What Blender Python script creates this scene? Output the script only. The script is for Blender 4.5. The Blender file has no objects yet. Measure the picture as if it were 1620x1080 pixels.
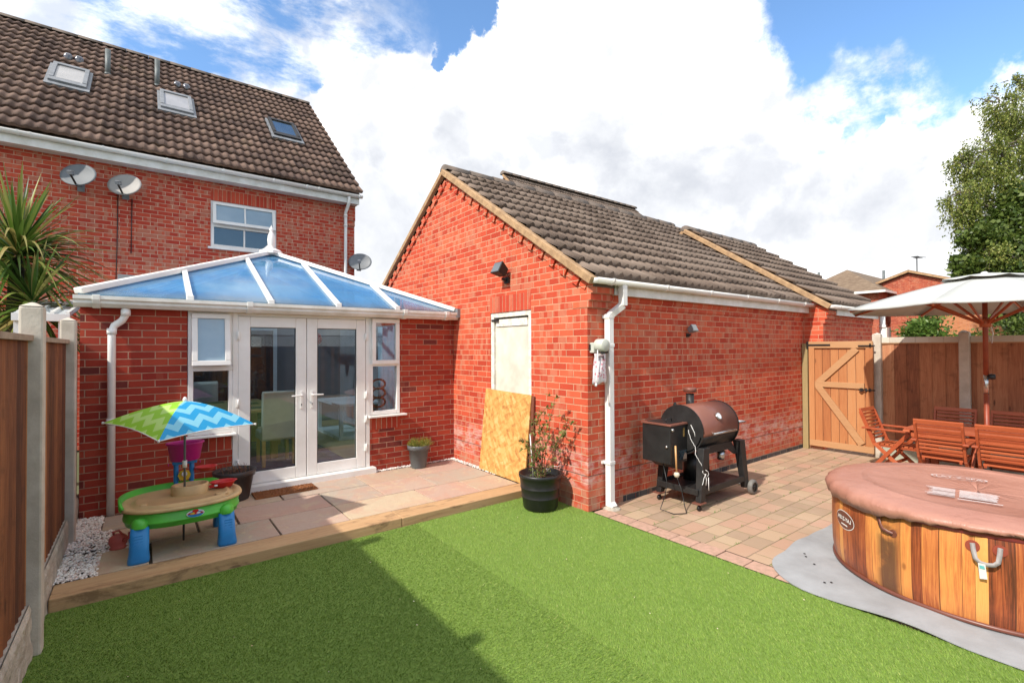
import bpy, bmesh, math, random
import numpy as np
from mathutils import Vector, Matrix, noise as mnoise
random.seed(7); rng = np.random.default_rng(7)
S = bpy.context.scene
COL = S.collection
R = math.radians
# ------------------------------------------------------------------ camera
cam = bpy.data.objects.new('camera', bpy.data.cameras.new('camera')); COL.objects.link(cam)
S.camera = cam
cam.data.sensor_width = 36.0; cam.data.lens = 36 * 765.7 / 1620
cam.data.clip_start = 0.05; cam.data.clip_end = 2000
yaw, pit, rol = R(52.62), R(0.72), R(0.24)
cy, sy = math.cos(yaw), math.sin(yaw)
Dm = Matrix(((sy, -cy, 0), (0, 0, 1), (cy, sy, 0)))
cp, sp = math.cos(pit), math.sin(pit); cr, sr = math.cos(rol), math.sin(rol)
Am = Matrix(((cr, -sr, 0), (sr, cr, 0), (0, 0, 1))) @ Matrix(((1, 0, 0), (0, cp, -sp), (0, sp, cp))) @ Dm
M3 = Matrix((Am[0], Am[1], -Am[2])).transposed()
cam.matrix_world = Matrix.Translation((0, 0, 1.75)) @ M3.to_4x4()
# ------------------------------------------------------------------ light
SUN = Vector((1.0, 0.17, -0.90)).normalized()          # direction the light travels
sl = bpy.data.lights.new('sun', 'SUN'); sl.energy = 3.9; sl.angle = R(1.0); sl.color = (1.0, 0.93, 0.83)
so = bpy.data.objects.new('sun', sl); COL.objects.link(so)
so.rotation_euler = SUN.to_track_quat('-Z', 'Y').to_euler()
S.view_settings.view_transform = 'Standard'; S.view_settings.look = 'None'
S.view_settings.exposure = 0.50; S.view_settings.gamma = 1.0
S.cycles.max_bounces = 8; S.cycles.transparent_max_bounces = 16
S.cycles.use_denoising = True
W = bpy.data.worlds.new('World'); S.world = W; W.use_nodes = True

def N(nt, typ, **kw):
    n = nt.nodes.new(typ)
    for k, v in kw.items():
        if k.startswith('_'): n.inputs[int(k[1:])].default_value = v
        else: setattr(n, k, v)
    return n
def L(nt, a, b): nt.links.new(a, b)
def math_(nt, op, a, b=None, c=None, clamp=False):
    n = nt.nodes.new('ShaderNodeMath'); n.operation = op; n.use_clamp = clamp
    for i, v in enumerate((a, b, c)):
        if v is None: continue
        if isinstance(v, (int, float)): n.inputs[i].default_value = v
        else: L(nt, v, n.inputs[i])
    return n.outputs[0]
def mix_(nt, f, a, b, mode='MIX'):
    n = nt.nodes.new('ShaderNodeMix'); n.data_type = 'RGBA'; n.blend_type = mode; n.clamp_factor = True
    for s, v in ((n.inputs['Factor'], f), (n.inputs[6], a), (n.inputs[7], b)):
        if isinstance(v, (int, float)): s.default_value = v
        elif isinstance(v, tuple): s.default_value = (*v[:3], 1)
        else: L(nt, v, s)
    return n.outputs[2]
def sstep(nt, x, a, b, lo=0., hi=1.):
    n = nt.nodes.new('ShaderNodeMapRange'); n.interpolation_type = 'SMOOTHSTEP'
    L(nt, x, n.inputs[0]); n.inputs[1].default_value = a; n.inputs[2].default_value = b
    n.inputs[3].default_value = lo; n.inputs[4].default_value = hi
    return n.outputs[0]
def noise_(nt, vec, scale, detail=4., rough=.55, dist=0., sc3=None):
    if sc3:
        m = nt.nodes.new('ShaderNodeMapping'); m.inputs['Scale'].default_value = sc3
        L(nt, vec, m.inputs[0]); vec = m.outputs[0]
    n = nt.nodes.new('ShaderNodeTexNoise'); L(nt, vec, n.inputs['Vector'])
    n.inputs['Scale'].default_value = scale; n.inputs['Detail'].default_value = detail
    n.inputs['Roughness'].default_value = rough; n.inputs['Distortion'].default_value = dist
    return n.outputs[0]
def ramp_(nt, f, stops, interp='LINEAR'):
    n = nt.nodes.new('ShaderNodeValToRGB'); L(nt, f, n.inputs[0]); cr_ = n.color_ramp
    cr_.interpolation = interp
    while len(cr_.elements) < len(stops): cr_.elements.new(0.5)
    for e, (p, c) in zip(cr_.elements, stops):
        e.position = p; e.color = (*c[:3], 1) if not isinstance(c, (int, float)) else (c, c, c, 1)
    return n.outputs[0]

# world: physical sky with a layer of cumulus laid out by direction
def build_world():
    nt = W.node_tree; nt.nodes.clear()
    out = N(nt, 'ShaderNodeOutputWorld'); bg = N(nt, 'ShaderNodeBackground'); bg.inputs[1].default_value = 0.118
    sky = N(nt, 'ShaderNodeTexSky'); sky.sky_type = 'NISHITA'; sky.sun_disc = False
    el = math.asin(-SUN.z); sky.sun_elevation = el
    sky.sun_rotation = math.atan2(-SUN.x, -SUN.y)
    sky.air_density = 1.0; sky.dust_density = 0.4; sky.ozone_density = 3.0
    tc = N(nt, 'ShaderNodeTexCoord'); d = tc.outputs['Generated']
    nrm = N(nt, 'ShaderNodeVectorMath'); nrm.operation = 'NORMALIZE'; L(nt, d, nrm.inputs[0]); d = nrm.outputs[0]
    big = noise_(nt, d, 3.2, 9, .58, .25)
    fine = noise_(nt, d, 11., 8, .62, .2)
    wc = N(nt, 'ShaderNodeTexNoise'); L(nt, d, wc.inputs['Vector']); wc.inputs['Scale'].default_value = 7.; wc.inputs['Detail'].default_value = 7.; wc.inputs['Roughness'].default_value = .6
    wv = N(nt, 'ShaderNodeVectorMath'); wv.operation = 'MULTIPLY_ADD'; L(nt, wc.outputs['Color'], wv.inputs[0]); wv.inputs[1].default_value = (.2, .2, .2)
    w0 = N(nt, 'ShaderNodeVectorMath'); w0.operation = 'SUBTRACT'; L(nt, d, w0.inputs[0]); w0.inputs[1].default_value = (.1, .1, .1); L(nt, w0.outputs[0], wv.inputs[2])
    def hole(p, r):
        v = Vector(p).normalized()
        n = N(nt, 'ShaderNodeVectorMath'); n.operation = 'DISTANCE'; L(nt, wv.outputs[0], n.inputs[0]); n.inputs[1].default_value = v
        return math_(nt, 'MULTIPLY_ADD', n.outputs['Value'], -1. / r, 1.)
    H = None
    for p, r in HOLES:
        h = hole(p, r); H = h if H is None else math_(nt, 'MAXIMUM', H, h)
    # rest of the dome (outside the photograph) is broken cloud
    back = noise_(nt, d, 1.7, 6, .6)
    sep = N(nt, 'ShaderNodeSeparateXYZ'); L(nt, d, sep.inputs[0])
    away = sstep(nt, math_(nt, 'ADD', math_(nt, 'MULTIPLY', sep.outputs[0], .62), math_(nt, 'MULTIPLY', sep.outputs[1], .78)), .1, -.3)
    Hb = math_(nt, 'MULTIPLY', math_(nt, 'SUBTRACT', back, .47), 3.)
    H = math_(nt, 'MAXIMUM', H, math_(nt, 'SUBTRACT', math_(nt, 'MULTIPLY', away, math_(nt, 'ADD', Hb, 1.)), 1.))
    f = math_(nt, 'ADD', math_(nt, 'MINIMUM', H, .45), math_(nt, 'MULTIPLY', math_(nt, 'SUBTRACT', big, .5), .9))
    f = math_(nt, 'ADD', f, math_(nt, 'MULTIPLY', math_(nt, 'SUBTRACT', fine, .5), .55))
    blue = sstep(nt, f, .02, .24)
    # cirrus veil over the upper-left part
    veil = noise_(nt, d, 6., 8, .65, .12, (1., 1.8, 2.6))
    Cv = None
    for p, r in VEILS:
        h = hole(p, r); Cv = h if Cv is None else math_(nt, 'MAXIMUM', Cv, h)
    vf = math_(nt, 'MULTIPLY', sstep(nt, Cv, 0., .35), sstep(nt, veil, .36, .60))
    blue = math_(nt, 'MULTIPLY', blue, math_(nt, 'MULTIPLY_ADD', vf, -.8, 1.))
    # cloud shading: billows lit from the sun's side, grey flats lower down
    off = N(nt, 'ShaderNodeVectorMath'); off.operation = 'ADD'; L(nt, d, off.inputs[0]); off.inputs[1].default_value = (-SUN * 0.035)
    b2 = noise_(nt, off.outputs[0], 3.2, 9, .58, .25)
    sh = math_(nt, 'MULTIPLY_ADD', math_(nt, 'SUBTRACT', big, b2), 6., .5)
    G = None
    for p, r in GREYS:
        h = hole(p, r); G = h if G is None else math_(nt, 'MAXIMUM', G, h)
    g = sstep(nt, math_(nt, 'ADD', G, math_(nt, 'MULTIPLY', math_(nt, 'SUBTRACT', big, .5), 1.5)), -.05, .75)
    ccol = ramp_(nt, sh, ((0., (7.6, 7.9, 8.6)), (.55, (9.6, 9.7, 9.9)), (1., (11.5, 11.5, 11.4))))
    # colour ramps clamp at display only, values above 1 are kept through a scale
    white = mix_(nt, sstep(nt, sh, 0.05, .8), (5.7, 5.85, 6.2), (9.4, 9.4, 9.2))
    grey = mix_(nt, sstep(nt, fine, .3, .7), (4.1, 4.3, 4.75), (5.3, 5.45, 5.8))
    cl = mix_(nt, math_(nt, 'MULTIPLY', g, .8), white, grey)
    skyc = mix_(nt, 1., sky.outputs[0], SKYT, 'MULTIPLY')
    c = mix_(nt, blue, cl, skyc)
    L(nt, c, bg.inputs[0]); L(nt, bg.outputs[0], out.inputs[0])
def dirpx(x, y):   # a direction of the sky as seen from the garden
    v = Vector(((x - 810) / 765.7, -(y - 540) / 765.7, 1)); return (Am.transposed() @ v).normalized()
SKYT = (1.4, 1.62, 1.72)
HOLES = [(dirpx(*p), r) for *p, r in ((530, 5, .07), (590, -40, .13), (700, 25, .07), (675, 75, .022), (765, 5, .05), (490, 75, .06), (400, -60, .12), (455, 110, .05),
         (1400, 20, .17), (1490, 10, .16), (1375, 115, .085), (1345, 185, .045), (1450, 110, .07), (1560, -10, .10), (1340, -60, .12), (1290, 130, .03), (1500, -200, .3), (200, -60, .30), (330, 60, .16), (80, 10, .14), (420, 110, .08), (600, -300, .3))]
VEILS = [(dirpx(*p), r) for *p, r in ((150, 20, .45), (330, 70, .35), (250, 0, .3), (1340, 200, .12))]
GREYS = [(dirpx(*p), r) for *p, r in ((610, 340, .16), (570, 230, .08), (720, 230, .10), (1060, 300, .20), (960, 220, .15), (760, 300, .12), (1180, 300, .15), (1250, 350, .14), (1400, 340, .14), (1480, 330, .10), (900, 250, .08), (560, 420, .12))]
build_world()

# ------------------------------------------------------------------ materials
MATS = {}
def newmat(name):
    m = bpy.data.materials.new(name); m.use_nodes = True; nt = m.node_tree; nt.nodes.clear()
    o = N(nt, 'ShaderNodeOutputMaterial'); b = N(nt, 'ShaderNodeBsdfPrincipled'); L(nt, b.outputs[0], o.inputs[0])
    MATS[name] = m
    return m, nt, b, o
def bump(nt, b, h, dist=.01, strength=1.):
    n = N(nt, 'ShaderNodeBump'); n.inputs['Distance'].default_value = dist; n.inputs['Strength'].default_value = strength
    L(nt, h, n.inputs['Height']); L(nt, n.outputs[0], b.inputs['Normal'])
def plain(name, c1, c2=None, rough=.5, scale=12., metal=0., bmp=0., sc3=None, spec=.5, coat=0., bscale=None):
    m, nt, b, o = newmat(name)
    tc = N(nt, 'ShaderNodeTexCoord'); c2 = c2 or tuple(v * .78 for v in c1)
    n = noise_(nt, tc.outputs['Object'], scale, 5, .6, 0., sc3)
    L(nt, ramp_(nt, n, ((.35, c2), (.65, c1))), b.inputs['Base Color'])
    r = math_(nt, 'MULTIPLY_ADD', n, .25, rough - .12); L(nt, r, b.inputs['Roughness'])
    b.inputs['Metallic'].default_value = metal; b.inputs['Specular IOR Level'].default_value = spec
    b.inputs['Coat Weight'].default_value = coat
    if bmp:
        bump(nt, b, noise_(nt, tc.outputs['Object'], bscale or scale * 6, 4, .6, 0., sc3), bmp)
    return m
def rnd(nt):
    g = N(nt, 'ShaderNodeNewGeometry'); return g.outputs['Random Per Island']
def wood(name, cols, axis='z', rough=.7, freq=9., streak=.5, bmp=.002, knots=0., rw=.5, stain=0.):
    """plank wood; each plank (mesh island) has its own tone, the grain runs along axis"""
    m, nt, b, o = newmat(name)
    tc = N(nt, 'ShaderNodeTexCoord'); r = rnd(nt)
    add = N(nt, 'ShaderNodeVectorMath'); add.operation = 'ADD'; L(nt, tc.outputs['Object'], add.inputs[0])
    cmb = N(nt, 'ShaderNodeCombineXYZ'); rr = math_(nt, 'MULTIPLY', r, 37.)
    for i in range(3): L(nt, rr, cmb.inputs[i])
    L(nt, cmb.outputs[0], add.inputs[1]); v = add.outputs[0]
    s = {'x': (.06, 1, 1), 'y': (1, .06, 1), 'z': (1, 1, .06)}[axis]
    g = noise_(nt, v, freq * 6, 6, .6, 1.2, s)
    g2 = noise_(nt, v, freq, 3, .6, .5, {'x': (.2, 1, 1), 'y': (1, .2, 1), 'z': (1, 1, .2)}[axis])
    tone = math_(nt, 'ADD', math_(nt, 'MULTIPLY_ADD', r, rw, .25 - rw / 2), math_(nt, 'ADD', math_(nt, 'MULTIPLY', g, streak), math_(nt, 'MULTIPLY', g2, .35)))
    tone = math_(nt, 'SUBTRACT', tone, .18 + (streak - .5) * .5)
    c = ramp_(nt, tone, [(i / (len(cols) - 1) * .8 + .1, q) for i, q in enumerate(cols)])
    if knots:
        vo = N(nt, 'ShaderNodeTexVoronoi'); mp = N(nt, 'ShaderNodeMapping'); L(nt, v, mp.inputs[0])
        mp.inputs['Scale'].default_value = {'x': (2.2, 9, 9), 'y': (9, 2.2, 9), 'z': (9, 9, 2.2)}[axis]
        L(nt, mp.outputs[0], vo.inputs['Vector']); vo.inputs['Scale'].default_value = 1.
        k = sstep(nt, vo.outputs['Distance'], .13, .05)
        c = mix_(nt, math_(nt, 'MULTIPLY', k, knots), c, tuple(x * .35 for x in cols[0]))
    if stain: c = mix_(nt, math_(nt, 'MULTIPLY', sstep(nt, noise_(nt, tc.outputs['Object'], 3.2, 6, .7, .3, (.7, 1.6, 1.6)), .52, .66), stain), c, tuple(x * .35 for x in cols[0]))
    L(nt, c, b.inputs['Base Color']); b.inputs['Roughness'].default_value = rough
    bump(nt, b, g, bmp, .8)
    return m
def brick(name, cA, cB, cC, mortar, patch=.5, dark=0., salt=False, w=.225, h=.075, patchcol=(.52, .22, .13), off=(0, 0), bm=.006):
    m, nt, b, o = newmat(name)
    uv = N(nt, 'ShaderNodeUVMap'); mp = N(nt, 'ShaderNodeMapping'); L(nt, uv.outputs[0], mp.inputs[0]); mp.inputs['Location'].default_value = (off[0], off[1], 0)
    v = mp.outputs[0]
    wob = noise_(nt, v, 18, 3, .6)
    dv = N(nt, 'ShaderNodeVectorMath'); dv.operation = 'MULTIPLY_ADD'
    cb = N(nt, 'ShaderNodeCombineXYZ'); L(nt, wob, cb.inputs[0]); L(nt, noise_(nt, v, 23, 3, .6), cb.inputs[1])
    L(nt, cb.outputs[0], dv.inputs[0]); dv.inputs[1].default_value = (.004, .004, 0); L(nt, v, dv.inputs[2])
    bt = N(nt, 'ShaderNodeTexBrick'); L(nt, dv.outputs[0], bt.inputs['Vector'])
    bt.inputs['Scale'].default_value = 1; bt.inputs['Brick Width'].default_value = w; bt.inputs['Row Height'].default_value = h
    bt.inputs['Mortar Size'].default_value = .0052; bt.inputs['Mortar Smooth'].default_value = .25
    bt.inputs['Color1'].default_value = (0, 0, 0, 1); bt.inputs['Color2'].default_value = (1, 1, 1, 1); bt.inputs['Mortar'].default_value = (.5, .5, .5, 1)
    bt.offset = .5; bt.inputs['Bias'].default_value = 0
    c = ramp_(nt, bt.outputs['Color'], ((0., cA), (.5, cB), (1., cC)))
    if dark:
        c = mix_(nt, sstep(nt, bt.outputs['Color'], 1 - dark, 1 - dark + .05), c, tuple(x * .5 + .016 for x in cA))
    speck = noise_(nt, v, 160, 3, .7)
    c = mix_(nt, math_(nt, 'MULTIPLY', sstep(nt, speck, .62, .75), .35), c, tuple(x * .5 for x in cA))
    blot = noise_(nt, v, 2.0, 4, .6)
    # weathered face patches: blocky bits about half a brick wide
    vo = N(nt, 'ShaderNodeTexBrick'); L(nt, dv.outputs[0], vo.inputs['Vector']); vo.offset = .27
    vo.inputs['Scale'].default_value = 1; vo.inputs['Brick Width'].default_value = .061; vo.inputs['Row Height'].default_value = h
    vo.inputs['Mortar Size'].default_value = .0; vo.inputs['Color1'].default_value = (0, 0, 0, 1); vo.inputs['Color2'].default_value = (1, 1, 1, 1)
    pf = math_(nt, 'ADD', math_(nt, 'MULTIPLY', vo.outputs['Color'], .5), math_(nt, 'MULTIPLY', blot, .75))
    pf = math_(nt, 'ADD', pf, math_(nt, 'MULTIPLY', math_(nt, 'SUBTRACT', speck, .5), .2))
    pm = sstep(nt, pf, .84 - .3 * patch, .96 - .3 * patch)
    c = mix_(nt, math_(nt, 'MULTIPLY', pm, .3 + .6 * patch), c, patchcol)
    c = mix_(nt, math_(nt, 'MULTIPLY', sstep(nt, blot, .35, .7), .25), c, tuple(x * .72 for x in cB))
    run = noise_(nt, v, 1.0, 6, .65, .3, (3.2, .45, 1))
    c = mix_(nt, math_(nt, 'MULTIPLY', sstep(nt, run, .52, .72), .2), c, tuple(x * .55 for x in cB))
    c = mix_(nt, math_(nt, 'MULTIPLY', sstep(nt, run, .44, .30), .22), c, patchcol)
    mc = mix_(nt, sstep(nt, noise_(nt, v, 9, 4, .6), .3, .7), mortar, tuple(x * .72 for x in mortar))
    c = mix_(nt, bt.outputs['Fac'], c, mc)
    if salt:
        g = N(nt, 'ShaderNodeNewGeometry'); sp_ = N(nt, 'ShaderNodeSeparateXYZ'); L(nt, g.outputs['Position'], sp_.inputs[0]); z = sp_.outputs[2]
        zn = math_(nt, 'MULTIPLY_ADD', math_(nt, 'SUBTRACT', noise_(nt, g.outputs['Position'], 1.6, 3, .6), .5), .35, z)
        band = math_(nt, 'MULTIPLY', sstep(nt, zn, .12, .36), sstep(nt, zn, .74, .48))
        sf = math_(nt, 'MULTIPLY', band, sstep(nt, noise_(nt, g.outputs['Position'], 5, 6, .7, 0., (1., 1., 2.2)), .40, .66))
        c = mix_(nt, math_(nt, 'MULTIPLY', sf, .7), c, (.62, .47, .42))
        low = math_(nt, 'MULTIPLY', sstep(nt, z, .3, .0), sstep(nt, noise_(nt, g.outputs['Position'], 5, 5, .6), .4, .6))
        c = mix_(nt, math_(nt, 'MULTIPLY', low, .65), c, (.40, .30, .20))
        dp = math_(nt, 'MULTIPLY', sstep(nt, z, .368, .372), sstep(nt, z, .382, .378))
        c = mix_(nt, math_(nt, 'MULTIPLY', dp, .8), c, (.05, .04, .04))
    L(nt, c, b.inputs['Base Color']); b.inputs['Roughness'].default_value = .88; b.inputs['Specular IOR Level'].default_value = .25
    hh = math_(nt, 'ADD', math_(nt, 'MULTIPLY', bt.outputs['Fac'], -1.), math_(nt, 'MULTIPLY', noise_(nt, v, 90, 4, .7), .35))
    bump(nt, b, hh, bm, .9)
    return m
def tilemat(name, cols, moss=.3, mosscol=(.20, .15, .07)):
    m, nt, b, o = newmat(name)
    uv = N(nt, 'ShaderNodeUVMap'); fl = N(nt, 'ShaderNodeVectorMath'); fl.operation = 'FLOOR'; L(nt, uv.outputs[0], fl.inputs[0])
    wn = N(nt, 'ShaderNodeTexWhiteNoise'); wn.noise_dimensions = '2D'; L(nt, fl.outputs[0], wn.inputs['Vector'])
    g = N(nt, 'ShaderNodeNewGeometry'); P = g.outputs['Position']
    t = math_(nt, 'ADD', math_(nt, 'MULTIPLY', wn.outputs[0], .3), math_(nt, 'ADD', math_(nt, 'MULTIPLY', noise_(nt, P, 7, 5, .7), .25), math_(nt, 'MULTIPLY', noise_(nt, P, 45, 3, .7), .25)))
    c = ramp_(nt, t, [(.18 + .42 * i / (len(cols) - 1), q) for i, q in enumerate(cols)])
    c = mix_(nt, math_(nt, 'MULTIPLY', sstep(nt, noise_(nt, P, 3.1, 5, .7), .55, .75), moss), c, mosscol)
    lich = sstep(nt, noise_(nt, P, 26, 3, .6), .73, .78)
    c = mix_(nt, math_(nt, 'MULTIPLY', lich, .5), c, (.38, .34, .27))
    L(nt, c, b.inputs['Base Color']); b.inputs['Roughness'].default_value = .85
    bump(nt, b, noise_(nt, P, 120, 3, .6), .003, .6)
    return m
upvc = plain('white_upvc', (.80, .79, .76), (.72, .70, .66), .32, 3.)
upvc_old = plain('weathered_white_plastic', (.76, .75, .72), (.60, .58, .52), .42, 5.)
whitepaint = plain('flaking_white_paint', (.78, .76, .70), (.55, .50, .42), .6, 14., bmp=.001)
boardpaint = plain('dirty_cream_board', (.66, .62, .53), (.52, .48, .40), .8, 4., bmp=.001)
gar_brick = brick('garage_brick', (.40, .045, .022), (.52, .074, .034), (.60, .12, .055), (.68, .37, .23), patch=.45, salt=True, patchcol=(.52, .22, .13))
house_brick = brick('house_brick', (.38, .038, .022), (.45, .058, .03), (.55, .10, .05), (.68, .42, .30), patch=.66, patchcol=(.46, .20, .125))
cons_brick = brick('conservatory_brick', (.27, .030, .019), (.35, .045, .025), (.44, .072, .036), (.50, .28, .19), patch=0.02, dark=.12, patchcol=(.4, .12, .07), bm=.008)
soldier_brick = brick('soldier_brick', (.40, .042, .022), (.48, .06, .03), (.54, .10, .05), (.56, .30, .18), patch=.4, w=.075, h=.5)
csoldier = brick('soldier_brick_dark', (.30, .032, .02), (.36, .045, .025), (.44, .075, .035), (.54, .34, .24), patch=.0, dark=.1, w=.075, h=.5)
blue_brick = brick('blue_engineering_brick', (.05, .05, .055), (.07, .07, .075), (.10, .09, .09), (.34, .27, .2), patch=.1)
far_brick = brick('far_brick', (.30, .06, .035), (.38, .08, .045), (.46, .12, .06), (.5, .28, .18), patch=.4)
tiles_house = tilemat('brown_pantiles', [(.045, .027, .021), (.095, .056, .042), (.14, .085, .062), (.19, .12, .09)], .4)
tiles_gar = tilemat('grey_brown_tiles', [(.085, .058, .043), (.145, .102, .076), (.195, .142, .108), (.24, .18, .14)], .25, (.10, .075, .04))
tiles_far = tilemat('far_roof_tiles', [(.10, .07, .05), (.18, .12, .08), (.24, .17, .12)], .3)
mortar_m = plain('tan_verge_mortar', (.44, .28, .15), (.28, .17, .09), .9, 9., bmp=.004)
ridge_m = plain('ridge_tile', (.17, .13, .105), (.10, .08, .065), .85, 8., bmp=.002)
concrete = plain('post_concrete', (.56, .50, .42), (.44, .38, .31), .85, 7., bmp=.002, bscale=60)
rockface = plain('gravel_board_concrete', (.52, .46, .38), (.36, .31, .25), .9, 14., bmp=.03, bscale=9)
blackpl = plain('black_plastic', (.018, .018, .018), (.012, .012, .012), .4, 8.)
darkmetal = plain('dark_metal', (.03, .028, .027), (.018, .017, .017), .5, 9., metal=.3)
steel = plain('steel', (.6, .6, .58), (.5, .5, .48), .28, 9., metal=.95)
lead = plain('grey_lead', (.22, .23, .25), (.15, .16, .17), .5, 9.)
pipegrey = plain('grey_pipe', (.13, .15, .15), (.09, .10, .10), .5, 6.)
fence_w = wood('fence_boards', [(.08, .024, .009), (.18, .058, .020), (.28, .098, .034), (.38, .155, .058)], 'z', .8, 8., knots=.5, streak=.8, bmp=.004, rw=1., stain=.3)
fence_r = wood('fence_boards_pine', [(.20, .065, .028), (.32, .115, .050), (.42, .175, .082), (.50, .25, .13)], 'z', .75, 8., knots=.8, streak=1., rw=.7, stain=.35)
gate_w = wood('gate_boards', [(.27, .085, .026), (.39, .145, .048), (.47, .21, .08), (.50, .27, .125)], 'z', .65, 8., knots=.6)
gate_h = wood('gate_rails', [(.36, .18, .08), (.47, .26, .12), (.54, .33, .18)], 'y', .7, 8., knots=.6)
sleeper_w = wood('sleeper_timber', [(.28, .15, .07), (.46, .28, .14), (.58, .39, .21), (.66, .48, .30)], 'x', .8, 5., knots=.6, bmp=.004, stain=.6)
paletimber = wood('pale_capping', [(.42, .38, .30), (.55, .50, .42), (.62, .58, .50)], 'y', .8, 8.)
hardwood = wood('oiled_hardwood', [(.20, .035, .012), (.34, .068, .022), (.44, .105, .038), (.5, .15, .06)], 'x', .42, 10., bmp=.0006)
oak = wood('oak', [(.40, .20, .07), (.52, .28, .11), (.6, .36, .16)], 'x', .4, 6., bmp=.0005)
beigefab = plain('cream_leather', (.62, .56, .44), (.55, .49, .38), .5, 7.)
coir = plain('coir_mat', (.32, .12, .035), (.18, .06, .02), .95, 40., bmp=.006)
soil = plain('dark_soil', (.035, .022, .015), (.012, .008, .006), .95, 60., bmp=.01)

# ------------------------------------------------------------------ mesh helpers
def V(*a): return Vector(a)
class MB:
    def __init__(s): s.v = []; s.f = []; s.uv = []; s.mi = []; s.m = 0; s.sm = []
    def add(s, vs, fs, smooth=False, uvs=None):
        o = len(s.v); s.v += [tuple(p) for p in vs]
        for i, f in enumerate(fs):
            s.f.append([o + k for k in f]); s.mi.append(s.m); s.sm.append(smooth); s.uv.append(uvs[i] if uvs else None)
        return s
    def box(s, x0, y0, z0, x1, y1, z1):
        if x0 > x1: x0, x1 = x1, x0
        if y0 > y1: y0, y1 = y1, y0
        if z0 > z1: z0, z1 = z1, z0
        vs = [(x, y, z) for z in (z0, z1) for y in (y0, y1) for x in (x0, x1)]
        return s.add(vs, [(0, 2, 3, 1), (4, 5, 7, 6), (0, 1, 5, 4), (2, 6, 7, 3), (0, 4, 6, 2), (1, 3, 7, 5)])
    def bar(s, p, q, w, h, up=(0, 0, 1)):
        p = V(*p); q = V(*q); d = (q - p).normalized(); up = V(*up)
        if abs(d.dot(up)) > .98: up = V(1, 0, 0) if abs(d.x) < .9 else V(0, 1, 0)
        a = d.cross(up).normalized(); b = a.cross(d).normalized(); vs = []
        for c in (p, q):
            for u, t in ((-1, -1), (1, -1), (1, 1), (-1, 1)): vs.append(c + a * (u * w / 2) + b * (t * h / 2))
        return s.add(vs, [(0, 1, 2, 3), (7, 6, 5, 4), (0, 4, 5, 1), (1, 5, 6, 2), (2, 6, 7, 3), (3, 7, 4, 0)])
    def tube(s, pts, r, n=10, cap=True, smooth=True):
        pts = [V(*p) for p in pts]; rs = r if isinstance(r, (list, tuple)) else [r] * len(pts)
        vs = []; prev = None
        for i, p in enumerate(pts):
            d = (pts[min(i + 1, len(pts) - 1)] - pts[max(i - 1, 0)]).normalized()
            if prev is None:
                u = V(0, 0, 1) if abs(d.z) < .9 else V(1, 0, 0)
                a = d.cross(u).normalized()
            else: a = (prev - d * prev.dot(d)).normalized()
            prev = a; b = d.cross(a)
            for k in range(n):
                t = 2 * math.pi * k / n; vs.append(p + (a * math.cos(t) + b * math.sin(t)) * rs[i])
        fs = []
        for i in range(len(pts) - 1):
            for k in range(n):
                fs.append((i * n + k, i * n + (k + 1) % n, (i + 1) * n + (k + 1) % n, (i + 1) * n + k))
        s.add(vs, fs, smooth)
        if cap:
            o = len(s.v) - len(vs)
            for ring in (list(range(n))[::-1], [(len(pts) - 1) * n + k for k in range(n)]):
                s.f.append([o + k for k in ring]); s.mi.append(s.m); s.sm.append(False); s.uv.append(None)
        return s
    def lathe(s, prof, c=(0, 0, 0), n=32, smooth=True, sx=1., sy=1., axis='z'):
        vs = []; fs = []
        for r, z in prof:
            for k in range(n):
                t = 2 * math.pi * k / n; a, b_, z_ = r * math.cos(t) * sx, r * math.sin(t) * sy, z
                if axis == 'z': q = (a, b_, z_)
                elif axis == 'x': q = (z_, a, b_)
                else: q = (a, z_, b_)
                vs.append((c[0] + q[0], c[1] + q[1], c[2] + q[2]))
        for i in range(len(prof) - 1):
            for k in range(n): fs.append((i * n + k, i * n + (k + 1) % n, (i + 1) * n + (k + 1) % n, (i + 1) * n + k))
        s.add(vs, fs, smooth)
        return s
    def prism(s, poly, ax, a0, a1):
        """polygon in the plane normal to ax, extruded a0..a1"""
        n = len(poly); vs = []
        for a in (a0, a1):
            for p, q in poly: vs.append({'x': (a, p, q), 'y': (p, a, q), 'z': (p, q, a)}[ax])
        fs = [tuple(range(n))[::-1], tuple(range(n, 2 * n))] + [(k, (k + 1) % n, n + (k + 1) % n, n + k) for k in range(n)]
        return s.add(vs, fs)
    def quad(s, a, b, c, d, uv=None): return s.add([a, b, c, d], [(0, 1, 2, 3)], uvs=[uv] if uv else None)
    def build(s, name, mats, parent=None, bevel=0., solid=0., label=None, kind=None, recalc=True):
        me = bpy.data.meshes.new(name)
        off = Vector(parent.get('_base', (0, 0, 0))) if parent is not None else Vector((0, 0, 0))
        me.from_pydata([tuple(Vector(p) - off) for p in s.v], [], s.f)
        mats = mats if isinstance(mats, (list, tuple)) else [mats]
        for m in mats: me.materials.append(m)
        me.polygons.foreach_set('material_index', s.mi); me.polygons.foreach_set('use_smooth', s.sm)
        if recalc:
            bm = bmesh.new(); bm.from_mesh(me); bmesh.ops.recalc_face_normals(bm, faces=bm.faces); bm.to_mesh(me); bm.free()
        uvl = me.uv_layers.new(name='UVMap'); data = np.zeros(len(me.loops) * 2, dtype=np.float32)
        for pi, p in enumerate(me.polygons):
            given = s.uv[pi]; nn = p.normal; a = [abs(nn.x), abs(nn.y), abs(nn.z)]; k = a.index(max(a))
            if given is not None:
                lut = dict(zip(s.f[pi], given))
            for li in p.loop_indices:
                vi = me.loops[li].vertex_index
                if given is not None: u = lut[vi]
                else:
                    co = s.v[vi]; u = ((co[1], co[2]), (co[0], co[2]), (co[0], co[1]))[k]
                data[li * 2] = u[0]; data[li * 2 + 1] = u[1]
        uvl.data.foreach_set('uv', data)
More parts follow.
